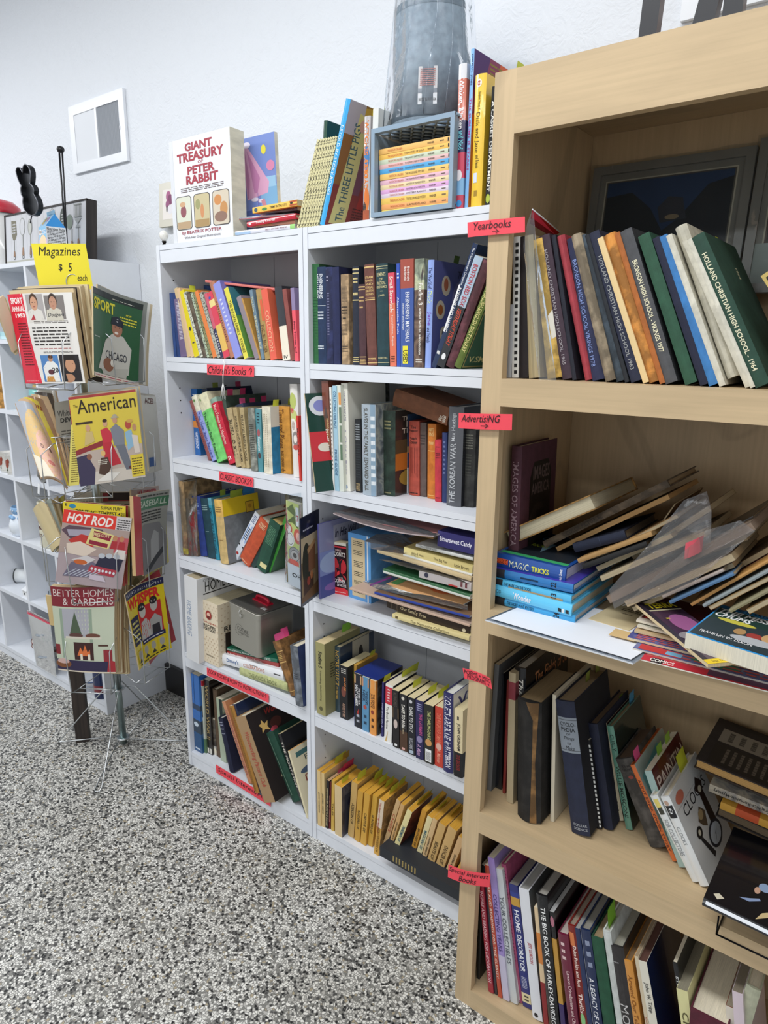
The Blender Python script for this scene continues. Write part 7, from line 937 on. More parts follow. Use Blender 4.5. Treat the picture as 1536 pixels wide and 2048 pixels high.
# sleeves on the left bookcase
A = cr(340, 940, 5.486)
q = [at(*A(u, v), y=y) for u, v, y in ((110, 940, 0), (300, 945, 0), (300, 500, .0), (290, 95, .06), (80, 130, 0))]
film('plastic_sleeve', 'clear plastic sleeve over the worn brown books', 'bag', q, kind='clear')
def floral_board():
    BL = at(*A(1300, 1245), y=-.002); BR = at(*A(1436, 1310), y=-.002); TL = at(*A(1282, 330), y=-.002); TL.x = BL.x-.002
    fl = [('r', 0, .3, 1, 1, '#c3cc74'), ('p', [(0, .9), (.5, .98), (1, .8), (.6, .85)], '#5a6a2a'), ('p', [(0, .75), (.6, .85), (1, .7), (.5, .76)], '#5a6a2a'), ('e', .15, .68, .3, .06, '#c9584a'), ('e', .15, .68, .2, .04, '#efe6dc'), ('e', .85, .62, .3, .09, '#c9584a'), ('e', .9, .62, .18, .05, '#e8b0a0'), ('e', .25, .56, .34, .09, '#efe9e2'), ('e', .25, .56, .26, .07, '#3a3634'), ('e', .25, .56, .24, .064, '#efe9e2'), ('e', .6, .38, .5, .1, '#3a3634'), ('e', .6, .38, .48, .094, '#9a9896'), ('e', .6, .38, .34, .066, '#3a3634'), ('e', .6, .38, .31, .06, '#a9a6a4'), ('e', .6, .38, .16, .03, '#4a4644'), ('e', .5, .29, .5, .035, '#c9584a'),
          ('r', 0, 0, 1, .26, '#d6d9de'), ('e', .55, .14, .2, .025, '#17171a'), ('e', .55, .14, .1, .014, '#d6d9de'), ('t', 'H', .8, .11, 1, .17, '#17171a', 'r', .04), ('r', .75, .74, 1, .96, '#d8dadc'), ('t', '7', .82, .78, .97, .88, '#b0383a', 'r', .03)]
    sheet('gift_box', 'tall floral patterned box in plastic at right end of third shelf', 'box', BL, BR, TL, .09, fl, '#c3cc74', 'gloss', '#c9c4ae')
    q = [at(*A(u, v), y=y) for u, v, y in ((1262, 1230, -.008), (1435, 1325, -.008), (1440, 250, -.008), (1275, 270, -.008))]
    film('plastic_sleeve', 'clear plastic sleeve round the tall floral box', 'bag', q, kind='clear')
floral_board()

# ------------------------------------------------------------------ tin on the cookbooks
def tin():
    A = cr(350, 1130, 5.297); a = at(*A(668, 858), y=.03); b = at(*A(1030, 985), y=.0); c = at(*A(652, 440), y=.03)
    w = .155; h = .150; D = .15; M = Matrix.Translation((.245, .012, .5505)) @ Matrix.Rotation(math.radians(-4), 4, 'Z') @ Matrix.Rotation(math.radians(3.0), 4, 'Y')
    root = thing('lunchbox_tin', 'silver cookie tin with red handle standing on the cookbooks', 'tin', M); m = mat('#b7b5ac', 'tin')
    def rr(x0, x1, y0, y1, r, n=5):
        P = []
        for cx, cy, s in ((x1-r, y0+r, -90), (x1-r, y1-r, 0), (x0+r, y1-r, 90), (x0+r, y0+r, 180)):
            for k in range(n+1): an = math.radians(s+90*k/n); P.append((cx+r*math.cos(an), cy+r*math.sin(an)))
        return P
    def prism(mb, P, z0, z1, m):
        n = len(P)
        for i in range(n): p, q = P[i], P[(i+1) % n]; mb.face([(p[0], p[1], z0), (q[0], q[1], z0), (q[0], q[1], z1), (p[0], p[1], z1)], m, True)
        mb.face([(p[0], p[1], z1) for p in P], m); mb.face([(p[0], p[1], z0) for p in reversed(P)], m)
    mb = MB(); prism(mb, rr(0, w, 0, D, .014), 0, h-.022, m); mb.build('body', root)
    mb = MB(); prism(mb, rr(-.0015, w+.0015, -.0015, D+.0015, .015), h-.021, h-.004, m); prism(mb, rr(.002, w-.002, .002, D-.002, .014), h-.0045, h, mat('#8f8e88', 'tin')); mb.tube([(p[0], p[1], h-.004) for p in rr(-.0012, w+.0012, -.0012, D+.0012, .015)], .0018, m, 6, closed=True); mb.build('lid', root)
    red = mat('#d0223c', 'plastic'); mb = MB(); pts = [(w*.33, D*.5, h+.004), (w*.36, D*.5, h+.014), (w*.45, D*.5, h+.017), (w*.62, D*.5, h+.017), (w*.71, D*.5, h+.014), (w*.74, D*.5, h+.004)]
    mb.tube(pts, .0055, red, 8); mb.box(w*.29, w*.78, D*.42, D*.58, h, h+.005, red); mb.build('handle', root)
    ch = mat('#d8d8d4', 'metal'); mb = MB(); mb.tube([(w*.44, -.004, h-.01), (w*.41, -.006, h-.018), (w*.44, -.006, h-.026)], .0018, ch, 6); mb.box(w*.42, w*.48, -.004, 0, h-.038, h-.024, ch); mb.tube([(w*.45, -.006, h-.022), (w*.47, -.008, h-.032), (w*.45, -.006, h-.038)], .0014, ch, 6); mb.build('latch', root)
    def S(u, v, e=0): return Vector((w*u, -e, (h-.022)*v))
    mb = MB(); g = '#3f3d38'
    for i in range(22):
        if i in (20, 21, 0, 1): continue
        an = 2*math.pi*i/22; u = .37+.125*math.cos(an); v = .52+.145*math.sin(an); mb.face([S(u-.008, v-.008, .0004), S(u+.008, v-.008, .0004), S(u+.008, v+.008, .0004), S(u-.008, v+.008, .0004)], mat(g, 'ink'))
    art(mb, S, [('t', 'COOKIE', .3, .5, .68, .6, g, 'r', -.002), ('t', 'COLLECTION', .34, .43, .68, .48, g, 'r', -.002), ('r', .0, .0, .0, .0, g)][:2]); mb.build('printed_logo', root)
    mb = MB(); mb.box(w*.75, w*.9, D*.25, D*.33, h, h+.0006, mat('#d8d8d4', 'paper')); mb.build('price_sticker', root)
tin()

# ------------------------------------------------------------------ wooden bookcase: advertising shelf
A = cr(1180, 850, 3.725); z0 = 1.0005
def lay(name, label, cat, fl, fr, z, depth, thick, items, face, edge, skew=(0, 0), group=None, kind='gloss', bend=0, B=None):
    f = B or A; P0 = at(*f(*fl), z=z); P1 = at(*f(*fr), z=z); U = (P1-P0).normalized(); V = Vector((-U.y, U.x, 0)); back = P0+V*depth+U*skew[0]
    return sheet(name, label, cat, P0, P1, back, thick, items, face, kind, edge, group=group, bend=bend)
BM = cr(920, 800, 4.042)
P0 = at(970.5, 1239, z=1.004); P1 = at(1266, 1326, z=1.004)
sheet('paper_sleeve', 'white sheet in a clear sleeve jutting over the advertising shelf edge', 'paper', P0, P1, P0+Vector((.03, .2, 0)), .003, [('r', .02, .05, .97, .97, '#e9edf4', 'paper')], '#c9ced4', 'clear', '#dde1e6')
lay('booklet', 'cream typed booklet lying behind the white sleeved sheet', 'booklet', (-10, 1440), (290, 1530), 1.006, .17, .002, [('b', .3, .5, .8, .6, '#5a4a30', 2), ('b', .4, .4, .7, .44, '#5a4a30', 1)], '#d8c8a0', '#c9b58a', kind='paper')
lay('envelope', 'small tan envelope scrap in front of the typed booklet', 'paper', (140, 1560), (330, 1610), 1.009, .035, .001, [], '#d8b984', '#c9a56e', kind='paper')
G4 = 'comics and magazines stacked flat at right of the advertising shelf'
lay('magazine', 'red and black comic at the bottom of the flat stack', 'magazine', (378, 1745), (1700, 2075), 1.004, .19, .002, [('r', 0, 0, 1, .12, '#c8283a'), ('r', .06, .0, .13, .1, '#15151a'), ('t', 'COMICS', .05, .01, .2, .1, '#f0ece4', 'r', .02), ('p', [(.4, .02), (.8, .02), (.8, .3), (.4, .3)], '#5a3a54')], '#b83a34', '#e8e4d8', group=G4)
lay('magazine', 'blue and red speckled comic second from stack bottom', 'magazine', (318, 1660), (1600, 1990), 1.0075, .19, .003, [('r', .03, .02, .3, .14, '#c83a3c'), ('r', .2, .04, .3, .12, '#7fc0e0'), ('e', .5, .1, .15, .08, '#3a8a6a'), ('b', .3, .02, .9, .2, '#c85a5a', 3)], '#6a74a8', '#cfc9c0', group=G4)
lay('magazine', 'purple-blue comic third from the bottom of stack', 'magazine', (276, 1580), (1500, 1880), 1.013, .18, .004, [('b', .05, .02, .9, .2, '#c85a5a', 4)], '#545a9c', '#d8c8a8', group=G4)
lay('magazine', 'cream magazine with curled edge in the flat stack', 'magazine', (330, 1530), (1400, 1770), 1.019, .18, .004, [('b', .05, .1, .6, .3, '#5a4a3a', 4)], '#c9b088', '#d8c49a', group=G4, kind='paper')
lay('magazine', 'white magazine with black masthead and sky blue corner', 'magazine', (352, 1490), (1200, 1700), 1.026, .17, .004, [('b', .02, .05, .3, .3, '#222222', 3), ('e', .3, .1, .08, .08, '#4aa8d8')], '#d8d4c4', '#e0d8c4', group=G4)
lay('magazine', 'dark red magazine with white border upper in flat stack', 'magazine', (345, 1450), (1100, 1640), 1.033, .16, .004, [('r', .02, .1, .98, .95, '#5a1c20'), ('r', .05, .12, .3, .3, '#c0342c')], '#dcd4c8', '#e0d8c4', group=G4)
P0 = at(*A(880, 1782), z=1.052); P1 = at(*A(1200, 1752), z=1.052); P2 = at(*A(336, 1328), z=1.056)
sheet('magazine', 'dark science fiction magazine lettered Terra lying askew', 'magazine', P0, P1, P2, .006, [('r', 0, 0, 1, .06, '#e8c81e'), ('t', 'Sept 1954', .15, .01, .5, .05, '#3a2a10', 'r', 0), ('r', .12, .86, .98, .97, '#17121a'), ('t', 'TERRA', .2, .87, .95, .98, '#e0d020', 'r', .03), ('r', .12, .83, .98, .85, '#d8d4b0'), ('r', 0, .06, .12, 1, '#2a2030'), ('e', .6, .6, .3, .15, '#9a5a8a'), ('e', .35, .4, .25, .06, '#8a8488'), ('e', .6, .2, .4, .12, '#6a4030'), ('r', .3, .68, .4, .7, '#d8c040')], '#4a3448', 'gloss', '#d8c49a')
P0 = at(*A(716, 1545), z=1.078); P1 = at(*A(1500, 1790), z=1.078); P2 = at(*A(985, 1338), z=1.078)
sheet('book', 'blue bordered boys adventure book lying on the flat magazine stack', 'book', P0, P1, P2, .026, [('p', [(.02, .03), (.99, .03), (.99, .9), (.02, .9)], '#26363c'), ('p', [(.02, .55), (.6, .62), (.99, .5), (.99, .9), (.02, .9)], '#1c3a34'), ('e', .3, .6, .2, .05, '#c9c04a'), ('t', 'THE HARDY BOYS', .1, .92, .8, .985, '#12304a', 'r', .01), ('t', 'THE MISSING', .04, .77, .8, .89, '#eef0ee', 'r', .03, .2), ('t', 'CHUMS', .04, .65, .42, .77, '#eef0ee', 'r', .03, .2), ('t', 'FRANKLIN W. DIXON', .08, .12, .6, .2, '#e8e8e8', 'r', .01), ('e', .4, .4, .06, .08, '#b08a5a'), ('e', .55, .38, .08, .07, '#a03a34'), ('e', .7, .42, .09, .12, '#c9a070'), ('e', .8, .35, .1, .15, '#c0303a'), ('e', .6, .25, .25, .08, '#b4b8bc')], '#2f9be0', 'gloss', '#e3ddca')
# slanted paper pile
def pile(name, label, cat, bl, br, tr, y, c, d=.2, k='p', m='worn', pg='#b8a888', back=False, group=None):
    a = at(*A(*bl), y=y); b = at(*A(*br), y=y); c3 = at(*A(*tr), y=y); dx, dz = b.x-a.x, b.z-a.z; L = math.hypot(dx, dz); tl = math.atan2(dz, dx); t = abs(c3.z-b.z)*math.cos(tl)
    book_mesh(name, label, cat, (b.x, y, b.z, -math.pi/2-tl, 0, max(t, .003), L, d), dict(k=k, c=c, m=m, pg=pg, back=back), group)
pile('folder', 'tan folder slanting below the navy cloth book', 'folder', (20, 1020), (660, 690), (655, 655), -.07, '#b08a58', back=True)
pile('papers', 'beige loose papers in plastic slanting across the pile', 'papers', (90, 1165), (870, 830), (850, 770), -.09, '#9a8a70', back=True)
pile('papers', 'tan newsprint bundle filling the gap above the crinkled bag', 'papers', (330, 1010), (905, 640), (880, 575), -.05, '#8e7a5c', back=True)
pile('papers', 'brown ragged papers near the top of the pile', 'papers', (420, 900), (640, 590), (600, 560), -.02, '#6e5434', back=True)
pile('papers', 'grey sleeved papers behind the second clear bag', 'papers', (500, 1110), (1180, 860), (1160, 800), -.07, '#7e7468', back=True)
pile('magazine', 'black magazine tip at upper right of the pile', 'magazine', (700, 1000), (1230, 700), (1215, 660), -.04, '#2e2a28', m='picture')
pile('papers', 'cream stack under the brown sleeved documents', 'papers', (330, 1390), (1080, 1060), (1070, 1010), -.1, '#a0907a', pg='#c8b898', back=True)
pile('folder', 'brown folder deep behind the manila folders', 'folder', (800, 1250), (1500, 860), (1485, 800), -.06, '#7a6244', back=True)
pile('papers', 'dull green papers behind the manila folders', 'papers', (820, 1320), (1500, 960), (1490, 920), -.07, '#6c7058', back=True)
pile('papers', 'grey-green pamphlets slanting left of the crinkled bag', 'papers', (60, 1090), (620, 840), (600, 790), -.08, '#a4a48c', back=True)
pile('papers', 'long brown bundle in plastic through the middle of pile', 'papers', (150, 1330), (1235, 780), (1200, 690), -.11, '#7d6c5c', m='worn', pg='#8a7868', back=True)
pile('papers', 'brown sleeved documents under the long bundle', 'papers', (280, 1360), (1085, 1010), (1065, 930), -.12, '#6f5f4e', pg='#c0b090', back=True)
pile('folder', 'blue paper folder slanting low in the pile', 'folder', (600, 1335), (1080, 1120), (1070, 1085), -.13, '#54789c', m='paper')
pile('papers', 'off-white papers with red edge above the blue folder', 'papers', (545, 1290), (1000, 1090), (985, 1060), -.125, '#b4a8a0', m='paper')
pile('folder', 'tan manila folder at right of pile, highest', 'folder', (760, 1350), (1500, 930), (1490, 895), -.12, '#b98a4c', m='paper')
pile('folder', 'grey-blue folder below the highest manila folder', 'folder', (850, 1360), (1500, 1010), (1490, 975), -.13, '#8a9496', m='paper')
pile('folder', 'brown accordion folder at right of the pile', 'folder', (900, 1380), (1500, 1080), (1485, 1035), -.13, '#9a7e50', back=True)
pile('folder', 'olive folder with punched edge at lower right of pile', 'folder', (1050, 1400), (1500, 1160), (1485, 1120), -.14, '#8c8668', m='paper')
pile('papers', 'golden brown edged pad at lower right of the pile', 'papers', (1190, 1410), (1500, 1250), (1485, 1190), -.14, '#8a6a3a', back=True)
pile('magazine', 'red covered magazine poking up at the right of pile', 'magazine', (1090, 1130), (1500, 900), (1480, 860), -.06, '#8e3a34', m='picture')
q = [at(*A(u, v), y=y) for u, v, y in ((140, 1230, -.13), (180, 1370, -.14), (560, 1160, -.13), (900, 900, -.11), (905, 640, -.09), (870, 495, -.08), (700, 560, -.09), (430, 900, -.11))]
film('zip_bag', 'large crinkled clear bag over the slanting paper pile', 'bag', q, col='#eae6e2')
q = [at(*A(u, v), y=y) for u, v, y in ((240, 1350, -.14), (700, 1230, -.14), (1230, 790, -.12), (1120, 710, -.11), (880, 780, -.12))]
film('zip_bag', 'second clear bag over brown bundle, reaching farther right', 'bag', q, col='#eae6e2')
a = at(*A(700, 985), y=-.115); mb = MB(); mb.grid(lambda u, v: a+Vector((.0+.028*u, .0-.01*math.sin(3*u), -.004+.03*v+.02*u)), 6, 3, mat('#c84a58', 'paper')); tag(mb.build('pink_note'), 'folded pink paper note sticking out of slanting bags', 'note')
# ------------------------------------------------------------------ wooden bookcase: third shelf
A = cr(1180, 1350, 3.593)
def F2(name, label, cat, bl, br, tr, y, st, d, up=False):
    a = at(*A(*bl), y=y); b = at(*A(*br), y=y); c3 = at(*A(*tr), y=y); dx, dz = b.x-a.x, b.z-a.z; L = math.hypot(dx, dz); tl = math.atan2(dz, dx); t = abs(c3.z-b.z)*math.cos(tl)
    return book_mesh(name, label, cat, (b.x, y, b.z, -math.pi/2-tl, 0, t, L, d), st)
F2('book', 'large dark old book with thick tan page edges lying at back', 'book', (745, 665), (1500, 985), (1500, 905), .0, dict(k='h', c='#3a302a', pg='#c49a5c', back=True, r='#2e2826', ra=[('r', .55, .1, .95, .9, '#221e1c'), ('r', .2, .1, .5, .9, '#8a8478'), ('b', .25, .15, .45, .85, '#4a4640', 6), ('b', .6, .2, .9, .8, '#6a6258', 8)]), .2)
F2('magazine', 'sleeved black and white romance magazine under the dark book', 'magazine', (850, 835), (1500, 1100), (1500, 1040), -.01, dict(k='p', c='#9a9690', m='picture', tt=[('Graphics-Romantic-Mystery', '#2a2a2a', .3, .95, 'u')]), .2)
F2('magazine', 'orange and yellow magazine low in the back stack', 'magazine', (930, 960), (1500, 1200), (1500, 1145), -.02, dict(k='p', c='#c9983a', bands=[(.5, .8, '#c0522c')], pg='#8a3a20'), .2)
F2('book', 'dark book at the bottom of the back stack', 'book', (900, 1010), (1500, 1290), (1500, 1210), -.01, dict(k='h', c='#2a2420', pg='#6a5a44', back=True), .2)
t = F2('photo_album', 'black glossy album with small figures lying on a wire stand', 'album', (800, 1672), (1560, 2040), (1560, 1975), -.235, dict(k='g', hard=True, c='#15151a', bulge=.006, pg='#a8aaae', ra=[('p', [(.0, .0), (.01, 0), (.01, 1), (0, 1)], '#15151a'), ('p', [(.05, .88), (.09, .93), (.12, .88), (.09, .82)], '#d8d0b8'), ('p', [(.18, .7), (.22, .6), (.26, .52), (.24, .5), (.18, .6)], '#8a9cc0'), ('e', .34, .56, .04, .03, '#c9a088'), ('e', .4, .5, .05, .06, '#8fa4c4'), ('p', [(.03, .5), (.1, .4), (.2, .34), (.12, .46)], '#d0b888')], sa=[('r', .62, .0, .9, .97, '#dfe3e8')]), .235)
a = at(*A(925, 1735), y=-.22)
root = thing('wire_stand', 'black wire display stand under the black album', 'stand', Matrix.Translation((a.x, -.2, .531))); hh = max(.01, a.z-.531)
mb = MB(); bw = mat('#17171a', 'metal')
for dx in (0, .2): mb.tube([(dx, -.02, hh), (dx, -.015, .002), (dx, .16, .002), (dx, .17, hh)], .0016, bw, 6)
mb.tube([(0, -.015, .002), (.2, -.015, .002)], .0016, bw, 6); mb.tube([(0, .16, .002), (.2, .16, .002)], .0016, bw, 6); mb.build('wire_frame', root)

# slipcase round the three boxed volumes
def case(x0, x1, y0, y1, z0, h):
    root = thing('slipcase', 'navy cardboard slipcase holding three boxed fantasy paperbacks', 'box', Matrix.Translation((x0, y0, z0))); m = mat('#1c2f7c', 'gloss'); w = x1-x0; d = y1-y0; T = .0012
    mb = MB(); mb.box(0, T, 0, d, 0, h, m); mb.box(w-T, w, 0, d, 0, h, mat('#3a3430', 'picture')); mb.box(T, w-T, d-T, d, 0, h, m); mb.box(T, w-T, 0, d-T, h-T, h, m); mb.build('case_shell', root)
case(0.7862, 0.8717, 0.0135, 0.128, .4472, 0.1698)   # the slipcase of the quest set
# ------------------------------------------------------------------ magazine rack
PX, PY = -.301, -.077
def onr(u, v, az, r):
    n = Vector((math.cos(math.radians(az)), math.sin(math.radians(az)), 0)); p0 = Vector((PX, PY, 0)) + n*r
    d = _F + _R*((u-768)/CAM_F) - _U*((v-1024)/CAM_F); C = Vector((1.9412, -1.3544, 1.523)); return C + d*((p0-C).dot(n)/d.dot(n))
def pole(z): k = z/1.68; return Vector((PX-.026*k, PY-.02*k, z))
def rack():
    root = thing('magazine_rack', 'revolving wire magazine rack on four looped wire feet', 'rack', Matrix.Translation((PX, PY, 0))); O = Vector((PX, PY, 0))
    st = mat('#b9c4c6', 'metal'); wr = mat('#c4c8ca', 'metal')
    mb = MB(); mb.tube([pole(z)-O for z in (.006, .5, 1.0, 1.675)], .0125, mat('#a9bcbc', 'metal'), 20); mb.build('pole', root)
    mb = MB(); mb.tube([pole(z)-O for z in (.24, 1.0, 1.66)], .0145, mat('#bcc8ca', 'metal'), 20); mb.build('sleeve', root)
    for z in (.03, .235):
        mb = MB(); c = pole(z)-O; mb.tube([c+Vector((.022*math.cos(a*math.pi/8), .022*math.sin(a*math.pi/8), 0)) for a in range(16)], .003, wr, 6, closed=True); mb.tube([c-Vector((0, 0, .004)), c+Vector((0, 0, .004))], .02, st, 16); mb.build('collar', root)
    for (ex, ey) in ((-.498, -.244), (-.107, -.301), (-.461, .146), (-.135, .09)):
        e = Vector((ex, ey, .0))-O; d = e.normalized(); s = Vector((-d.y, d.x, 0)); mb = MB(); L = e.length
        mb.tube([d*.02+s*.012+Vector((0, 0, .237)), d*.055+s*.012+Vector((0, 0, .237)), d*(L-.01)+s*.012+Vector((0, 0, .012)), d*L+s*.006+Vector((0, 0, .003)), d*L-s*.006+Vector((0, 0, .003)), d*(L-.01)-s*.012+Vector((0, 0, .006)), d*.02-s*.012+Vector((0, 0, .028))], .0022, wr, 6); mb.build('leg', root)
    c = pole(1.70)-O; az = math.radians(-30); s = Vector((-math.sin(az), math.cos(az), 0)); mb = MB()
    mb.tube([c+s*(.020*math.cos(a*math.pi/12))+Vector((0, 0, .024*math.sin(a*math.pi/12))) for a in range(24)], .0016, wr, 6, closed=True); mb.build('top_ring', root)
    for (az, zb, hh, r) in ((-65, 1.372, .17, .175), (18, 1.386, .17, .18), (115, 1.38, .17, .17), (198, 1.38, .17, .17),
                            (-35, 1.02, .19, .178), (40, 1.03, .19, .175), (-100, 1.0, .19, .17), (150, 1.02, .18, .17),
                            (-40, .66, .2, .178), (34, .68, .2, .178), (-112, .68, .19, .17), (140, .68, .18, .17),
                            (-55, .325, .19, .178), (18, .33, .2, .178), (110, .34, .18, .17), (198, .34, .18, .17)):
        a = math.radians(az); n = Vector((math.cos(a), math.sin(a), 0)); s = Vector((-n.y, n.x, 0)); c = pole(zb+hh*.5)-O; c.z = 0; mb = MB(); zt = zb+hh
        P = lambda ss, rr, zz: c + s*ss + n*rr + Vector((0, 0, zz))
        for sg in (-1, 1):
            mb.tube([P(sg*.012, .014, zt), P(sg*.05, .06, zt), P(sg*.088, r-.02, zt), P(sg*.078, r+.018, zt-.035), P(sg*.07, r+.016, zb-.006), P(sg*.066, r-.03, zb-.012)], .0017, wr, 6)
        mb.tube([P(-.066, r-.03, zb-.012), P(.066, r-.03, zb-.012)], .0017, wr, 6); mb.tube([P(-.07, r+.014, zb-.004), P(.07, r+.014, zb-.004)], .0017, wr, 6)
        mb.tube([P(-.012, .014, zb+.01), P(-.066, r-.03, zb-.012)], .0015, wr, 6); mb.tube([P(.012, .014, zb+.01), P(.066, r-.03, zb-.012)], .0015, wr, 6)
        mb.build('wire_pocket', root)
rack()
def mag(label, az, r, bl, br, tl, thick, items, face, bend=0, curl=0, edge='#cdb893', name='magazine', kind='gloss', group=None):
    return sheet(name, label, 'magazine', onr(*bl, az, r), onr(*br, az, r), onr(*tl, az, r), thick, items, face, kind, edge, bend=bend, curl=curl, nu=12, nv=10, group=group)
def back(label, az, r, bl, br, tl, dx=(0, 0), thick=.004, face='#cbb891', items=(), **k):
    sh = lambda p: (p[0]+dx[0], p[1]+dx[1]); return mag(label, az, r, sh(bl), sh(br), sh(tl), thick, list(items), face, **k)
def man(u, v, s, skin='#c99a7a', hair='#3a2a20', shirt='#dcdcd4', sv=1.0):
    return [('p', [(u-s*1.6, v-s*2.6*sv), (u+s*1.6, v-s*2.6*sv), (u+s*1.3, v-s*1.1*sv), (u+s*.5, v-s*.8*sv), (u-s*.5, v-s*.8*sv), (u-s*1.3, v-s*1.1*sv)], shirt), ('e', u, v+s*.12*sv, s*.78, s*1.05*sv, hair), ('e', u, v-s*.15*sv, s*.66, s*.9*sv, skin), ('e', u-s*.25, v, s*.09, s*.06*sv, '#2a1c18'), ('e', u+s*.25, v, s*.09, s*.06*sv, '#2a1c18'), ('e', u, v-s*.55*sv, s*.22, s*.06*sv, '#9a4a44')]
# tier 1, front
bl, br, tl = (50, 767), (171, 766), (15, 589)
mag('red and white sports annual magazine dated 1953 in top rack pocket', -65, .165, bl, br, tl, .012, [
    ('r', .24, 0, 1, 1, '#e3e0da', 'gloss'), ('p', [(0, 0), (.33, 0), (.27, .5), (.27, 1), (0, 1)], '#d81c38', 'gloss'), ('t', 'SPORT', .04, .89, .25, .96, '#f2ece8', 'r', .03), ('t', 'ANNUAL', .04, .8, .26, .875, '#f2ece8', 'r', .03), ('t', '1953', .08, .74, .25, .785, '#f2ece8', 'r', .04), ('b', .09, .2, .25, .69, '#5a0c18', 16), ('b', .05, .02, .27, .04, '#f0c8cc', 1),
    ('r', .31, .71, .58, .99, '#a9a4a2')] + man(.43, .9, .085, '#c9987a', '#4a3424', '#d8d4cc', 1) + [('p', [(.34, .71), (.4, .77), (.42, .71)], '#b0303c'), ('r', .6, .71, .88, .97, '#7c7672')] + man(.72, .9, .08, '#b98a70', '#3a2c24', '#c9c4b4', 1) + [('t', 'Dodgers', .62, .73, .86, .78, '#1a1c2c', 'r', .01, .4), ('b', .38, .67, .9, .7, '#55504c', 2), ('b', .33, .42, .88, .64, '#3a3634', 6), ('b', .4, .385, .88, .4, '#b06060', 1), ('b', .45, .34, .9, .36, '#5a5552', 2),
    ('r', .38, .02, .66, .32, '#4f80b8'), ('p', [(.42, .02), (.64, .02), (.64, .2), (.58, .25), (.48, .25), (.4, .18)], '#e4e4e0'), ('p', [(.42, .02), (.56, .02), (.54, .08), (.44, .08)], '#c48a3c'), ('e', .54, .28, .04, .035, '#b88a6a'), ('e', .545, .3, .04, .02, '#4a2c1c'), ('e', .52, .13, .05, .03, '#5a2c34'), ('t', '20', .54, .12, .64, .18, '#16161a', 'r', .03), ('r', .68, .02, .97, .32, '#1c181c'), ('e', .83, .2, .075, .08, '#c49272'), ('p', [(.74, .26), (.92, .26), (.9, .31), (.77, .31)], '#17100e'), ('e', .78, .06, .09, .05, '#b98868'), ('p', [(.68, .02), (.76, .02), (.74, .12), (.68, .1)], '#101014')], '#e3e0da', bend=.010, curl=-.012)
for k in range(5): back(['tan edged magazine directly behind the red sports annual', 'dark topped magazine second behind the red sports annual', 'cream magazine third behind the red sports annual', 'cream magazine fourth behind the red sports annual', 'yellowed magazine fifth behind the red sports annual'][k], -65, .150-.016*k, bl, br, tl, (3+7*k-(4 if k == 3 else 0), -8-2*k), .010, ['#d0bc94', '#2c2422', '#d8c8a4', '#cdb98f', '#d6c6a0'][k], bend=.010, curl=-.012)
back('white poster page tilted up behind the sports annual stack', -62, .05, (95, 700), (165, 690), (70, 605), (0, 0), .002, '#e6e4dc', [('r', .3, .5, .95, .85, '#8a5a40'), ('r', .4, .5, .45, .85, '#d8b898'), ('r', .55, .5, .6, .85, '#d8b898'), ('r', .7, .5, .75, .85, '#d8b898'), ('r', .85, .5, .9, .85, '#d8b898')])
for k in range(3): back(['pale magazine fanned out at far left of top rack tier', 'second pale magazine fanned at far left of top tier', 'third pale magazine fanned at far left of top tier'][k], 200-8*k, .13+.02*k, (26, 704), (44, 690), (-12, 604), (k*3, k*3), .006, ['#d9ccb0', '#c9b990', '#e0d6bc'][k], kind='paper')
# tier 1, right
bl, br, tl = (188, 750), (277, 772), (186, 572)
mag('green baseball magazine lettered Sport in top right rack pocket', 18, .165, bl, br, tl, .006, [
    ('r', 0, .93, 1, 1, '#1b2420', 'gloss'), ('b', .45, .945, .85, .96, '#d8d4c4', 1), ('t', 'SPORT', .02, .77, .5, .9, '#d9d23a', 'r', .03), ('t', 'HOW', .72, .8, .82, .825, '#d9d23a', 'r', .02), ('b', .6, .69, .92, .79, '#d9d23a', 3), ('p', [(.12, .1), (.3, .45), (.45, .55), (.68, .55), (.85, .42), (.8, .1)], '#c6c4ba'), ('p', [(.2, .1), (.24, .05), (.75, .05), (.8, .18)], '#b8b6ac'),
    ('e', .55, .62, .11, .095, '#a8745a'), ('p', [(.42, .66), (.44, .74), (.56, .77), (.68, .72), (.68, .65)], '#1f2430'), ('t', 'C', .52, .7, .58, .74, '#d8d8d8', 'r', .02), ('e', .54, .57, .04, .015, '#e8dcd0'), ('e', .51, .64, .012, .008, '#1c1410'), ('e', .6, .64, .012, .008, '#1c1410'), ('t', 'CHICAGO', .3, .24, .76, .34, '#2a2c36', 'r', .02), ('e', .36, .17, .12, .08, '#8a5a40'), ('e', .46, .2, .05, .04, '#e0dcd0'), ('r', 0, 0, 1, .045, '#dccfc4'), ('b', .04, .012, .9, .032, '#b04050', 1), ('b', .02, .45, .15, .47, '#c8d0c8', 1)], '#20562f', bend=-.012, curl=.02)
for k in range(3): back(['grey magazine behind the green baseball magazine', 'white magazine second behind the green baseball magazine', 'beige magazine third behind the green baseball magazine'][k], 18, .150-.015*k, bl, br, tl, (9+5*k, -4+2*k), .006, ['#8a8c84', '#e0ddd4', '#cdbb98'][k], bend=-.012, curl=.02)
back('faded magazine with dark-haired woman portrait between top pockets', -20, .03, (165, 760), (205, 765), (150, 612), (0, 0), .004, '#b8a68a', [('b', .2, .88, .95, .93, '#5a5040', 1), ('e', .62, .62, .26, .12, '#2a1c18'), ('e', .66, .52, .2, .12, '#9c6a50'), ('r', .3, .0, 1, .3, '#3a3434')])
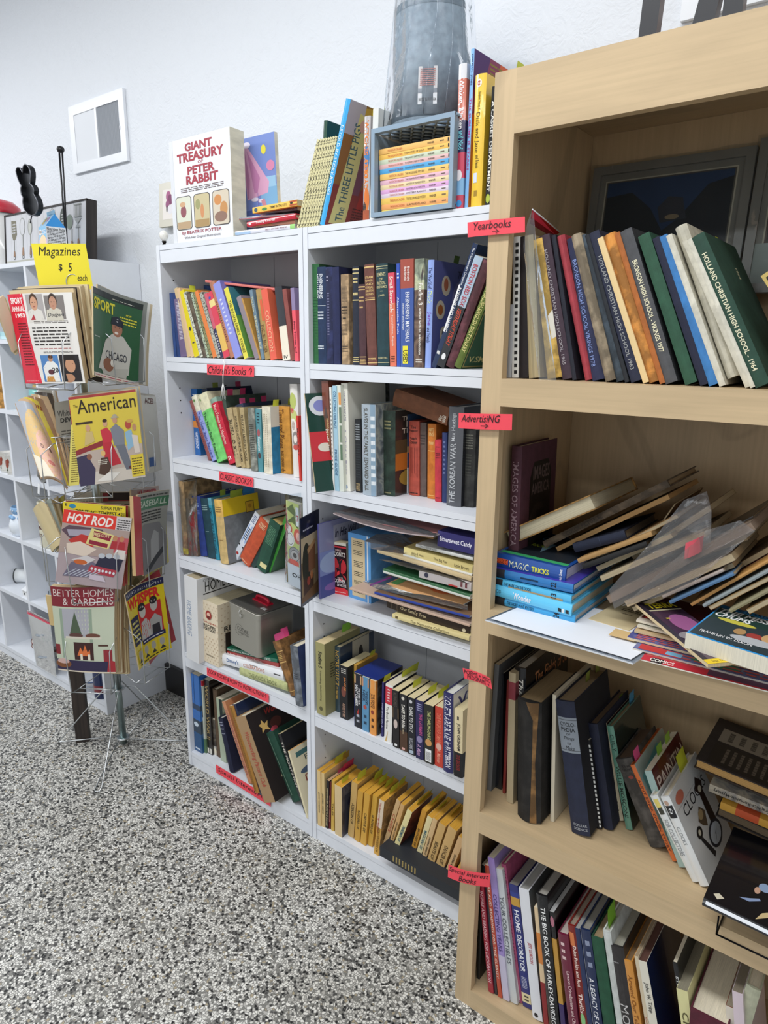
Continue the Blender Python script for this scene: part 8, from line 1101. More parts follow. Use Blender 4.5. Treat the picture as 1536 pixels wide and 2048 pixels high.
# tier 2, front
bl, br, tl = (161, 973), (291, 953), (138, 800)
mag('yellow magazine lettered The American with painted shop scene', -35, .17, bl, br, tl, .007, [
    ('t', 'The', .05, .9, .11, .94, '#4a3a14', 'r', 0, .2), ('t', 'American', .1, .83, .97, .985, '#2a2014', 'r', .004), ('r', .05, .71, .3, .735, '#3a2a18'), ('r', .0, .08, 1, .4, '#b8a89c'), ('p', [(.0, .42), (.42, .5), (.42, .44), (.0, .36)], '#8a2c30'), ('r', 0, .0, 1, .15, '#c9c0b4'), ('p', [(0, 0), (.22, 0), (.26, .18), (.16, .36), (0, .34)], '#3a3450'), ('e', .19, .33, .04, .035, '#8a5a44'),
    ('p', [(.14, .46), (.3, .5), (.28, .62), (.18, .62)], '#c8b074'), ('e', .22, .66, .035, .04, '#c99a78'), ('p', [(.4, .62), (.5, .64), (.58, .55), (.54, .47), (.42, .47)], '#c23040'), ('p', [(.41, .47), (.54, .47), (.66, .2), (.42, .18)], '#b82a38'), ('e', .48, .69, .035, .04, '#c99a78'), ('e', .48, .72, .036, .02, '#3a2418'), ('p', [(.55, .62), (.64, .67), (.75, .58), (.74, .42), (.58, .42)], '#7a7e88'), ('p', [(.6, .42), (.74, .42), (.82, .12), (.72, .12)], '#6a6e78'), ('e', .63, .71, .035, .035, '#c09074'), ('r', .58, .735, .69, .75, '#a8a08c'), ('e', .635, .76, .035, .02, '#a8a08c'),
    ('p', [(.76, .56), (.86, .58), (.9, .4), (.78, .34)], '#8ab0c8'), ('e', .82, .64, .045, .05, '#b04a3c'), ('e', .85, .68, .05, .02, '#c9a050'), ('p', [(.86, .52), (.95, .5), (.96, .3), (.88, .3)], '#d4c8bc'), ('e', .91, .6, .03, .04, '#b88a68'), ('p', [(.3, .12), (.36, .3), (.46, .3), (.5, .18), (.42, .08)], '#4a3428'), ('e', .4, .35, .035, .035, '#d8b070'), ('b', .31, .22, .45, .28, '#d8d4c4', 3), ('p', [(.25, .03), (.5, .02), (.62, .1), (.45, .12)], '#e0dcd4'), ('e', .82, .14, .06, .025, '#5a2a30'), ('r', .8, .02, 1, .28, '#d9c23c'), ('b', .82, .04, .98, .25, '#5a4a18', 7)], '#d6bf3e', bend=.004)
for k in range(4): back(['red edged magazine behind the yellow shop scene magazine', 'cream magazine second behind the yellow shop scene magazine', 'bluish magazine third behind the yellow shop scene one', 'buff magazine fourth behind the yellow shop scene one'][k], -35, .155-.012*k, bl, br, tl, (-2+3*k, -5-2*k), .006, ['#b03a38', '#d8c8a4', '#a8b0b4', '#cdbb94'][k], bend=.004)
back('yellow sheet of small print left of the shop scene magazine', -38, .172, (137, 972), (158, 970), (142, 850), (0, 0), .0015, '#dccf68', [('b', .2, .05, .9, .95, '#7a6a2a', 24)])
back('grey newspaper ad page behind in second rack tier', -45, -.03, (120, 945), (215, 930), (108, 805), (0, 0), .003, '#a8a498', [('t', 'White Label', .05, .78, .6, .88, '#3a3834', 'r', 0), ('t', "DEWAR'S", .1, .7, .6, .77, '#24221e', 'r', .03), ('b', .1, .2, .55, .6, '#5a5850', 10)], kind='paper')
for k in range(2): back(['newsprint magazine leaning right in second rack tier', 'blue striped magazine leaning right in second tier'][k], 40, .12+.03*k, (283, 945), (322, 935), (268, 785), (k*2, k*4), .006, ['#b4ad9c', '#cfcabc'][k], [('t', 'ACES', .2, .9, .9, .97, '#6a3a34', 'r', .01), ('r', .3, .08, .6, .2, '#2a5a9a')][:1+k], bend=.006)
# tier 2, left: baby magazine
t_ = onr(40, 812, -93, .15)
sheet('magazine', 'curled magazine with painted baby face in left rack pocket', 'magazine', onr(82, 955, -95, .20), onr(135, 978, -75, .15), onr(30, 805, -100, .19), .008, [('r', 0, 0, 1, 1, '#aab0ba', 'gloss'), ('e', .45, .45, .42, .45, '#d9b87c'), ('e', .62, .32, .4, .32, '#e2b4a4'), ('e', .42, .4, .06, .03, '#5a3a34'), ('e', .75, .4, .06, .03, '#5a3a34'), ('e', .58, .2, .14, .03, '#c8706a'), ('e', .58, .3, .05, .03, '#d09a8c'), ('p', [(0, 0), (.5, .0), (.3, .2), (0, .3)], '#e4dcc8')], '#aab0ba', 'gloss', '#c8a888', bend=.03)
for k in range(6): sheet('magazine', ['tan magazine edge first behind the baby magazine', 'yellow parents magazine behind the baby magazine', 'brown edged magazine third behind the baby magazine', 'tan magazine fourth behind the baby magazine', 'dark edged magazine fifth behind the baby magazine', 'grey backed magazine sixth behind the baby magazine'][k], 'magazine', onr(86+6*k, 958, -95, .185-.018*k), onr(136+2*k, 976-4*k, -75, .14-.015*k), onr(36+9*k, 800-3*k, -100, .175-.018*k), .006, [[('t', 'Parents', .2, .88, .9, .97, '#8a2a20', 'r', .01, .2)], []][0 if k == 1 else 1], ['#c9a882', '#d9c23c', '#a07a58', '#cfb08a', '#4a4038', '#98948a'][k], 'gloss', '#c4a480', bend=.03)
# tier 3
bl, br, tl = (110, 1163), (243, 1179), (128, 1018)
mag('car magazine with chrome engines and red masthead, front rack pocket', -45, .175, bl, br, tl, .006, [
    ('r', .0, .82, .78, 1, '#d83428', 'gloss'), ('t', 'HOT ROD', .06, .84, .74, .97, '#ece4dc', 'r', .03, .2), ('r', .78, .8, 1, 1, '#c9c4c4'), ('b', .8, .82, .99, .97, '#3a3434', 5), ('r', 0, .42, 1, .82, '#a8948c'), ('p', [(.0, .72), (.1, .8), (.6, .8), (.7, .62), (.2, .58)], '#5a4450'), ('p', [(.08, .74), (.45, .78), (.42, .68), (.12, .66)], '#a09aa8'), ('p', [(.12, .6), (.3, .7), (.5, .68), (.5, .5), (.3, .45)], '#b8322c'), ('p', [(.1, .55), (.3, .6), (.55, .52), (.4, .4), (.12, .42)], '#d8c8b8'),
    ('p', [(.38, .58), (.72, .54), (.78, .74), (.44, .8)], '#d9cc84'), ('p', [(.47, .69), (.73, .65), (.745, .73), (.48, .77)], '#8a1c34'), ('p', [(.42, .585), (.7, .555), (.71, .61), (.43, .64)], '#8a1c34'), ('t', 'FREE COPY', .48, .69, .72, .75, '#e8d8a0', 'r', .01), ('r', .8, .5, 1, .72, '#b8545c'), ('e', .8, .7, .035, .04, '#b8805c'), ('e', .9, .7, .035, .04, '#b8805c'), ('p', [(.74, .55), (.84, .55), (.84, .66), (.76, .66)], '#a82c34'), ('p', [(.85, .55), (.96, .55), (.96, .66), (.87, .66)], '#a82c34'), ('p', [(.8, .42), (.98, .42), (.98, .55), (.84, .55)], '#d8d0c8'),
    ('p', [(.1, .1), (.5, .12), (.62, .3), (.42, .38), (.2, .3)], '#6a6478'), ('p', [(.55, .26), (.92, .24), (.96, .42), (.62, .44)], '#24243c'), ('e', .64, .44, .05, .035, '#b8bcc4'), ('e', .75, .45, .05, .035, '#b8bcc4'), ('e', .86, .45, .05, .035, '#b8bcc4'), ('p', [(.2, .34), (.42, .42), (.56, .38), (.4, .28)], '#c9c4c4'), ('e', .34, .32, .1, .035, '#c0602c'), ('p', [(.45, .2), (.85, .16), (.9, .26), (.5, .3)], '#a83444')] + [('p', [(.12+.06*i, .12), (.14+.06*i, .12), (.3+.06*i, .22), (.28+.06*i, .22)], '#bcc0cc') for i in range(7)] + [('e', .52+.055*i, .25-.006*i, .018, .02, '#d8dce0') for i in range(7)] + [('p', [(.5, .1), (.75, .08), (.7, .16), (.5, .17)], '#c4b8c4')], '#a8989c', bend=.003)
bl2, br2, tl2 = (128, 1165), (250, 1172), (126, 1003)
mag('yellow topped car magazine behind the engine cover one', -42, .162, bl2, br2, tl2, .005, [('r', 0, .86, 1, 1, '#dfcb2c', 'gloss'), ('t', 'PONTIAC TEMPEST 421', .2, .875, .98, .92, '#1c1a14', 'r', .02), ('t', '1', .03, .95, .06, .985, '#1c1a14', 'r', .03), ('e', .15, .955, .055, .028, '#2f8ab0'), ('t', 'SUPER FURY', .6, .94, .95, .98, '#1c1a14', 'r', .02), ('r', .0, .0, 1, .84, '#a03a34')], '#dfcb2c')
for k in range(3): back(['red spined magazine behind yellow topped car magazine', 'olive magazine further behind in third rack tier', 'black edged magazine at back of third rack tier'][k], -40, .148-.02*k, bl2, br2, tl2, (5+4*k, -2+1*k), .005, ['#8c2c28', '#a09448', '#2c2c2a'][k])
bl, br, tl = (288, 1152), (334, 1128), (275, 990)
mag('baseball magazine with green masthead in right rack pocket', 34, .17, bl, br, tl, .006, [('r', 0, .8, 1, .93, '#2f7a4a', 'gloss'), ('t', 'BASEBALL', .05, .83, .95, .91, '#cfdcc8', 'r', .02, .15), ('b', .05, .94, .95, .98, '#4a4a44', 1), ('b', .08, .64, .8, .78, '#3a3a36', 4), ('p', [(0, 0), (1, .0), (1, .4), (.75, .6), (.2, .62), (0, .55)], '#8a8888'), ('p', [(.35, .1), (.7, .16), (.72, .46), (.55, .52), (.4, .4)], '#b8b8b6'), ('p', [(.1, .05), (.9, .28), (.9, .2), (.2, .0)], '#2c2e34')], '#a9a89c', curl=.03, bend=-.004)
back('yellow magazine peeking beneath the green masthead one', 34, .15, (292, 1150), (338, 1118), (281, 1000), (0, 6), .004, '#d8c83a')
back('red spined magazine left of the baseball magazine', 34, .172, (272, 1152), (287, 1150), (266, 992), (0, 0), .012, '#c42c30', edge='#c9a878')
back('faded magazine with red handwritten masthead behind baseball one', 32, .125, (268, 1140), (322, 1120), (262, 978), (0, 0), .005, '#b8a098', [('t', 'KNICKER', .2, .84, .9, .97, '#b0303c', 'r', .03, .2)])
back('newsprint page with red heading across the rack centre', -25, -.04, (155, 1080), (265, 1075), (148, 985), (0, 0), .003, '#a49c8c', [('b', .05, .1, .35, .9, '#6a6458', 14), ('e', .42, .6, .08, .2, '#2c2a2c'), ('b', .52, .1, .98, .75, '#5a564c', 14), ('r', .5, .8, .98, .98, '#8e2c34'), ('r', .6, .82, .98, .98, '#2a2020')], kind='paper')
for k in range(4): back(['cream magazine fanned left in third rack tier, front', 'pale blue magazine fanned left in third tier', 'tan magazine fanned left in third tier', 'olive yellow magazine fanned left in third tier'][k], -74+3*k, .13-.03*k, (104+5*k, 1105), (126+5*k, 1085), (66+13*k, 1020-3*k), (0, 0), .006, ['#c9b88c', '#aab4ac', '#b8a478', '#9c9424'][k], bend=.01)
back('hall of fame magazine hanging low at rack back right', 5, .05, (250, 1215), (325, 1205), (248, 1132), (0, 0), .004, '#b39f78', [('t', 'HALL OF FAME', .1, .84, .9, .95, '#3a3024', 'r', .005), ('r', .1, .05, .45, .78, '#a08f6a'), ('r', .5, .05, .92, .78, '#a8966e'), ('e', .3, .5, .1, .2, '#7a7048'), ('e', .7, .5, .1, .2, '#7a7048')])
# tier 4
bl, br, tl = (117, 1339), (232, 1346), (101, 1172)
mag('home magazine with fireplace and Christmas tree cover, lowest front pocket', -58, .172, bl, br, tl, .010, [
    ('r', 0, .77, 1, 1, '#7c1626', 'gloss'), ('t', 'BETTER HOMES', .04, .89, .98, .97, '#d8ccc8', 'r', -.004), ('t', '& GARDENS', .2, .79, .98, .875, '#d8ccc8', 'r', -.004), ('r', 0, .12, 1, .77, '#bcc4ae'), ('r', .16, .4, .62, .75, '#a8a8b0'), ('r', .12, .16, .17, .75, '#8fa08c'), ('r', .61, .16, .66, .75, '#8fa08c'), ('p', [(.28, .46), (.48, .46), (.38, .72)], '#4a5a44'), ('e', .38, .44, .12, .03, '#5a3a34'), ('e', .66, .44, .12, .03, '#6a4034'), ('r', .2, .4, .8, .425, '#cfcaba'), ('r', .33, .15, .66, .36, '#3a1a18'), ('p', [(.38, .2), (.44, .3), (.48, .25), (.52, .33), (.56, .24), (.6, .28), (.6, .2)], '#d8723a'), ('r', .43, .15, .47, .22, '#e4dcc8'), ('r', .56, .15, .6, .22, '#e4dcc8'), ('r', .0, .2, .08, .32, '#7c2028'), ('r', .82, .1, .96, .28, '#8e2830'), ('r', .74, .32, .9, .34, '#4a2c20'), ('r', .0, 0, 1, .14, '#2c2446'), ('e', .12, .09, .14, .05, '#7a4a28'), ('e', .12, .12, .11, .03, '#c9a8a0'), ('p', [(.86, .0), (1, 0), (1, .14), (.9, .16)], '#a82c34'), ('r', 0, 0, 1, .015, '#d8ccb8')], '#bcc4ae', bend=.008, curl=-.04)
for k in range(6): back(['cream magazine first behind the fireplace cover', 'tan magazine second behind the fireplace cover', 'cream magazine third behind the fireplace cover', 'brown edged magazine fourth behind the fireplace cover', 'cream magazine fifth behind the fireplace cover', 'buff magazine last behind the fireplace cover'][k], -58, .156-.013*k, bl, br, tl, (4+4.5*k, -3+1.0*k), .009, ['#dccda8', '#c4a878', '#e0d4b4', '#8c6c48', '#d8c8a0', '#ccb88c'][k], bend=.008, curl=-.04, edge='#c9b088')
back('yellowed magazine corner jutting left of fireplace cover stack', -60, .12, (100, 1250), (130, 1255), (91, 1190), (0, 0), .006, '#c9b07c')
back('dark patterned magazine lying across the rack below engines', -30, .0, (135, 1215), (195, 1190), (125, 1180), (0, 0), .004, '#4a4434', [('b', .1, .1, .9, .9, '#a89870', 6)])
bl, br, tl = (279, 1341), (344, 1296), (250, 1190)
mag('yellow gossip magazine lettered Whisper in lowest right pocket', 12, .172, bl, br, tl, .005, [
    ('r', 0, .91, 1, 1, '#20224a', 'gloss'), ('t', 'PAYOLA-The All-American Custom', .03, .925, .97, .985, '#e6e6e8', 'r', .015, .2), ('t', 'WHISPER', .04, .76, .9, .9, '#d62c20', 'r', .05), ('r', .32, .28, .9, .72, '#c42a2c'), ('p', [(.3, .28), (.36, .52), (.5, .56), (.58, .5), (.6, .28)], '#b8b8b4'), ('e', .44, .66, .09, .085, '#c8c4bc'), ('e', .43, .72, .1, .05, '#1c1a1c'), ('p', [(.58, .3), (.6, .5), (.74, .56), (.88, .48), (.86, .3)], '#a8a8a4'), ('e', .74, .68, .085, .085, '#bcb8b0'), ('e', .74, .74, .09, .05, '#1c1a1c'), ('p', [(.62, .3), (.64, .42), (.82, .42), (.82, .3)], '#2a2a2e'), ('r', .03, .3, .3, .66, '#20224a'), ('b', .06, .33, .27, .62, '#e8e080', 5), ('r', .3, .24, .92, .3, '#20224a'), ('b', .34, .255, .88, .285, '#d8d8dc', 1)] + sum([[('r', .06+.22*i, .06, .24+.22*i, .22, '#d8c23a'), ('e', .15+.22*i, .16, .06, .055, '#a8a49c'), ('p', [(.08+.22*i, .06), (.22+.22*i, .06), (.15+.22*i, .11)], '#26262c')] for i in range(4)], []) + [('b', .1, .015, .9, .045, '#22201c', 1)], '#e0c81e', bend=-.018, curl=.015)
back('magazine with red cover peeking behind the yellow gossip one', 12, .14, (300, 1330), (352, 1280), (262, 1185), (0, 0), .006, '#a8343c', bend=-.01)
# yellow price sign
TLp, TRp, BRp, BLp = [onr(u, v, -40, -.01) for u, v in ((62, 487), (179, 481), (187, 579), (80, 580))]
sheet('price_sign', 'yellow handwritten sign reading Magazines $5 each above rack', 'sign', BLp, BRp, TLp, .0006, [('t', 'Magazines', .1, .68, .88, .93, '#17130c', 'r', -.002, .3), ('t', '$', .42, .4, .5, .56, '#17130c', 'r', .02, .2), ('t', '5', .6, .4, .68, .58, '#17130c', 'r', .01, .3), ('t', 'each', .74, .18, .92, .34, '#17130c', 'r', -.002, .3)], '#f0e030', 'paper', '#e8d828', bend=.003, part='card')

# ------------------------------------------------------------------ behind the rack
mb = MB(); mb.box(-.024, .024, -.016, .016, 0, .62, mat('#2c231e', 'darkwood')); o = mb.build('dark_wood_post'); o.matrix_world = Matrix.Translation((-.447, -.16, 0)) @ Matrix.Rotation(math.radians(50), 4, 'Z'); tag(o, 'dark brown wooden post standing on floor behind rack feet', 'post')
r_ = thing('navy_can', 'dark blue cylindrical can in the lowest right cube', 'can', Matrix.Translation((-.618, .03, .0525)))
mb = MB(); mb.lathe([(0, 0), (.034, 0), (.035, .004), (.035, .176), (.03, .184), (0, .184)], mat('#1a2a56', 'gloss'), 28); mb.build('can_body', r_); mb = MB(); mb.lathe([(.0353, .03), (.0353, .06)], mat('#7a2430', 'gloss'), 28); mb.build('label_band', r_)
def lathe_thing(name, label, cat, x, y, z, parts, sc=1, rot=None):
    M = Matrix.Translation((x, y, z))
    if rot is not None: M = M @ rot
    r = thing(name, label, cat, M)
    for pn, prof, m in parts: mb = MB(); mb.lathe([(a*sc, b*sc) for a, b in prof], m, 32); mb.build(pn, r)
    return r
lathe_thing('bowl', 'blue and white shallow bowl in the lowest right cube', 'bowl', -.73, .07, .0525, [('bowl_body', [(0, 0), (.04, 0), (.075, .03), (.1, .06), (.096, .06), (.07, .032), (0, .006)], mat('#dfe3ea', 'gloss')), ('rim', [(.0965, .0595), (.1005, .0605), (.1, .054)], mat('#34507e', 'gloss'))])
# cube contents
def mug(label, x, y):
    r = lathe_thing('mug', label, 'mug', x, y, .9325, [('cup', [(0, 0), (.034, 0), (.037, .01), (.037, .088), (.039, .09), (.0345, .09), (.033, .012), (0, .008)], mat('#e6e4de', 'gloss'))])
    mb = MB()
    def S(u, v, e=0): an = math.radians(-130+150*u); return Vector(((.0375+e)*math.cos(an), (.0375+e)*math.sin(an), .09*v))
    art(mb, S, [('e', .3, .55, .13, .2, '#8a3a24'), ('e', .4, .68, .06, .12, '#8a3a24'), ('e', .75, .45, .14, .22, '#9c4428'), ('e', .88, .6, .05, .1, '#c9502c'), ('p', [(.25, .2), (.35, .2), (.32, .4)], '#3a4a2a'), ('p', [(.7, .15), (.8, .15), (.78, .3)], '#3a4a2a'), ('e', .5, .12, .4, .02, '#3a4a34')]); mb.build('rooster_print', r)
    mb = MB(); mb.tube([(-.036, .0, .07), (-.058, 0, .066), (-.062, 0, .04), (-.05, 0, .022), (-.036, 0, .02)], .004, mat('#e6e4de', 'gloss'), 8); mb.build('handle', r)
mug('white mug with red-brown hen print, right one in its cube', -1.20, .04); mug('white mug with red-brown hen print, left one in its cube', -1.285, .05)
def pitcher():
    x, y, z = -.93, .045, .9325; m = mat('#8c8a86', 'metal')
    r = lathe_thing('pitcher', 'small pewter pitcher with spout in white cube', 'pitcher', x, y, z, [('body', [(0, 0), (.026, 0), (.03, .006), (.04, .03), (.038, .05), (.025, .068), (.024, .078), (.03, .088), (.027, .086), (.022, .078), (.022, .066), (.035, .048), (0, .004)], m)])
    mb = MB(); mb.tube([(-.03, -.01, .085), (-.048, -.018, .092)], .006, m, 8, rs=[.009, .002]); mb.build('spout', r)
    mb = MB(); mb.lathe([(.024, .09), (.012, .1), (.004, .104), (.006, .11), (0, .114)], m, 24); mb.build('lid', r)
    mb = MB(); mb.tube([(.026, .01, .084), (.055, .02, .08), (.056, .02, .045), (.038, .014, .028)], .003, m, 8); mb.build('handle', r)
pitcher()
a = at(78, 968, y=-.006); mb = MB(); T_ = Matrix.Translation(a) @ Matrix.Rotation(math.radians(16), 4, 'Y'); mb.box(-.008, .008, -.0008, .0, -.046, 0, mat('#eef0f2', 'paper'), T_); mb.tube([a, a+Vector((.008, .03, .012))], .0005, mat('#d8d8d8', 'paper'), 4); tag(mb.build('price_tag'), 'white hanging price tag below the pewter pitcher', 'tag')
r = lathe_thing('ceramic_jar', 'blue and white ceramic jar with snowy relief in cube', 'jar', -1.235, .06, .6455, [('jar_body', [(0, 0), (.046, 0), (.056, .02), (.06, .045), (.052, .07), (.04, .085), (.038, .1)], mat('#dfe6ee', 'gloss')), ('rim', [(.038, .1), (.043, .108), (.044, .13), (.04, .132), (.036, .108)], mat('#7fa8d0', 'gloss'))])
mb = MB()
for i in range(9): an = 2*math.pi*i/9; mb.lathe([(0, -.01), (.008, -.006), (.01, 0), (.008, .006), (0, .01)], mat('#8ab4dc', 'gloss'), 10, c=(.046*math.cos(an), .046*math.sin(an), .085))
for i in range(14): an = 2*math.pi*i/14; mb.lathe([(0, -.004), (.004, 0), (0, .004)], mat('#eef2f6', 'gloss'), 8, c=(.045*math.cos(an), .045*math.sin(an), .118))
mb.build('relief', r)
r = lathe_thing('stoneware_crock', 'tall cream crock with reddish brown lettering in cube', 'crock', -.955, .06, .6455, [('crock_body', [(0, 0), (.054, 0), (.057, .006), (.057, .15), (.052, .168), (.05, .178)], mat('#dcd8c0', 'gloss')), ('rim', [(.05, .178), (.056, .184), (.056, .196), (.05, .2), (.046, .19)], mat('#cfcab2', 'gloss'))])
mb = MB()
def Sc(u, v, e=0): an = math.radians(-150+90*u); return Vector(((.0575+e)*math.cos(an), (.0575+e)*math.sin(an), .15*v))
art(mb, Sc, [('t', 'Ranch', .2, .72, .8, .9, '#8a3a3c', 'r', .02, .3), ('t', 'style', .2, .5, .85, .68, '#5a2c2a', 'r', .02, .3), ('t', '1907', .3, .28, .75, .42, '#5a2c2a', 'r', 0, .3)]); mb.build('crock_lettering', r)
a = at(35, 1170, z=.36); rt = Matrix.Rotation(math.radians(90), 4, 'X') @ Matrix.Rotation(math.radians(-38), 4, 'Y')
r = lathe_thing('enamel_cup', 'white cup lying on its side with dark rim in cube', 'cup', -1.36, .14, .395, [('cup_body', [(0, 0), (.03, 0), (.034, .01), (.034, .085), (.031, .085), (.031, .012), (0, .008)], mat('#e4e8ea', 'gloss')), ('rim', [(.035, .083), (.0365, .087), (.031, .088)], mat('#22262a', 'gloss'))], 1, Matrix.Rotation(math.radians(40), 4, 'Z') @ Matrix.Rotation(math.radians(-90), 4, 'Y'))
mb = MB(); mb.box(-.02, .02, -.02, .02, 0, .035, mat('#e8eaec', 'gloss')); mb.face([(-.024, -.024, .034), (.024, -.024, .034), (0, 0, .06)], mat('#dfe2e6', 'gloss')); mb.face([(.024, -.024, .034), (.024, .024, .034), (0, 0, .06)], mat('#dfe2e6', 'gloss')); mb.face([(.024, .024, .034), (-.024, .024, .034), (0, 0, .06)], mat('#dfe2e6', 'gloss')); mb.face([(-.024, .024, .034), (-.024, -.024, .034), (0, 0, .06)], mat('#dfe2e6', 'gloss')); mb.box(-.006, .002, -.0205, -.019, .012, .022, mat('#33383c', 'ink'))
o = mb.build('house_figurine'); o.location = (-1.19, .03, .3605); tag(o, 'tiny white ceramic house in front of the lying cup', 'figurine')
r = lathe_thing('glass_jar', 'clear glass jar with red print beside the fireplace magazine', 'jar', -.90, .01, .3605, [('glass_body', [(.0, .001), (.03, .001), (.034, .01), (.034, .08), (.028, .092), (.028, .1)], mat('#e8f0f2', 'clear')), ('glass_base', [(0, .002), (.029, .002), (.03, .006), (0, .008)], mat('#d8e4e8', 'film'))])
mb = MB()
def Sj(u, v, e=0): an = math.radians(-160+90*u); return Vector(((.0345+e)*math.cos(an), (.0345+e)*math.sin(an), .1*v))
art(mb, Sj, [('e', .4, .6, .22, .14, '#d8402c')]); mb.build('red_print', r)
def bowls():
    for k, (dz, lab) in enumerate(((0, 'white bowl with brown rim, lower of two stacked in bottom cube'), (.022, 'white bowl with red flower rim, upper of two in bottom cube'))):
        r = lathe_thing('bowl', lab, 'bowl', -1.15, .12, .0525+dz, [('bowl_body', [(0, 0), (.05, 0), (.06, .008), (.095, .04), (.115, .062), (.11, .062), (.085, .036), (.05, .01), (0, .008)], mat('#e6e2da', 'gloss')), ('rim', [(.1135, .06), (.1165, .063), (.114, .065)], mat('#7a2c28', 'gloss'))])
        if k:
            mb = MB()
            for i in range(12):
                an = math.radians(90+18*i); 
                for (dr, dd, cc) in ((0, 0, '#c8402c'), (.006, .05, '#c8402c'), (-.006, -.06, '#a83a28')):
                    rr = .1+dr; mb.face([(rr*math.cos(an+dd)+.0055*math.cos(t*math.pi/4), rr*math.sin(an+dd)+.0055*math.sin(t*math.pi/4), .0535+dr*.8+.002+.8*.0055*(math.cos(t*math.pi/4)*math.cos(an)+math.sin(t*math.pi/4)*math.sin(an))) for t in range(8)], mat(cc, 'gloss'))
            mb.build('flower_print', r)
bowls()
# candy mould in a zip bag
TLp, TRp, BRp, BLp = [at(u, v, y=-.004) for u, v in ((70, 1257), (112, 1248), (116, 1330), (82, 1344))]
TLp.x = BLp.x = (TLp.x+BLp.x)/2; w_ = .145; BLp.z = .054
t = thing('candy_mould', 'clear plastic candy mould tray with green sticker in zip bag', 'mould', Matrix.Translation(BLp)); hh = .232
mb = MB(); m = mat('#b9bfc4', 'plastic'); mb.box(0, w_, 0, .004, 0, hh, m); mb.build('tray', t)
for (za, zb) in ((.018, .1), (.122, .21)):
    mb = MB(); mb.tube([(.02, -.002, za), (w_-.02, -.002, za), (w_-.02, -.002, zb), (.02, -.002, zb)], .0025, mat('#7c8288', 'plastic'), 6, closed=True); mb.lathe([(0, .0), (.02, 0), (.024, .004)], mat('#9aa0a6', 'plastic'), 16, c=(.05, -.001, (za+zb)/2)); mb.lathe([(0, .0), (.014, 0), (.018, .004)], mat('#9aa0a6', 'plastic'), 16, c=(.09, -.001, (za+zb)/2+.012)); mb.build('moulded_shape', t)
mb = MB(); mb.face([(.05+.017*math.cos(i*math.pi/8), -.0035, .14+.013*math.sin(i*math.pi/8)) for i in range(16)], mat('#2fd84a', 'paper')); mb.build('green_sticker', t)
film('zip_bag', 'clear zip bag with red strip around the candy mould', 'bag', [BLp+Vector(q) for q in ((-.012, -.008, 0), (w_+.02, -.008, 0), (w_+.02, -.008, .268), (-.04, -.008, .268))], kind='clear', strip=(BLp+Vector((-.04, -.011, .25)), BLp+Vector((w_+.02, -.011, .25)), (0, 0, .008), '#d8405c'))
# row at z 1.222
r = lathe_thing('ceramic_cup', 'turquoise ceramic cup with lettering holding a tan ball, in cube', 'cup', -1.075, .12, 1.2225, [('cup_body', [(0, 0), (.03, 0), (.04, .02), (.043, .06), (.04, .085), (.037, .085), (.038, .06), (0, .01)], mat('#7fc4c0', 'gloss')), ('ball', [(0, .06), (.02, .066), (.028, .086), (.022, .104), (0, .112)], mat('#c9a868', 'cloth'))])
lathe_thing('ceramic_cup', 'second turquoise cup right of the one with a tan ball', 'cup', -.985, .13, 1.2225, [('cup_body', [(0, 0), (.03, 0), (.042, .02), (.046, .06), (.044, .09), (.04, .09), (.041, .06), (0, .01)], mat('#7cb9b8', 'gloss'))])
mb = MB(); mb.box(-.06, .0, -.05, .05, 0, .16, mat('#d9a45c', 'worn')); o = mb.build('wood_box'); o.location = (-1.215, .06, 1.2225); tag(o, 'tan wooden box at the left picture edge in cube', 'box')
mb = MB(); mb.box(-.13, .13, -.08, .08, 0, .012, mat('#bfe0e6', 'gloss')); mb.box(-.13, .13, -.08, -.076, .012, .03, mat('#a8d4dc', 'gloss')); o = mb.build('glass_tray'); o.location = (-1.16, .09, 1.5135); tag(o, 'pale turquoise tray lying in the upper left cube', 'tray')

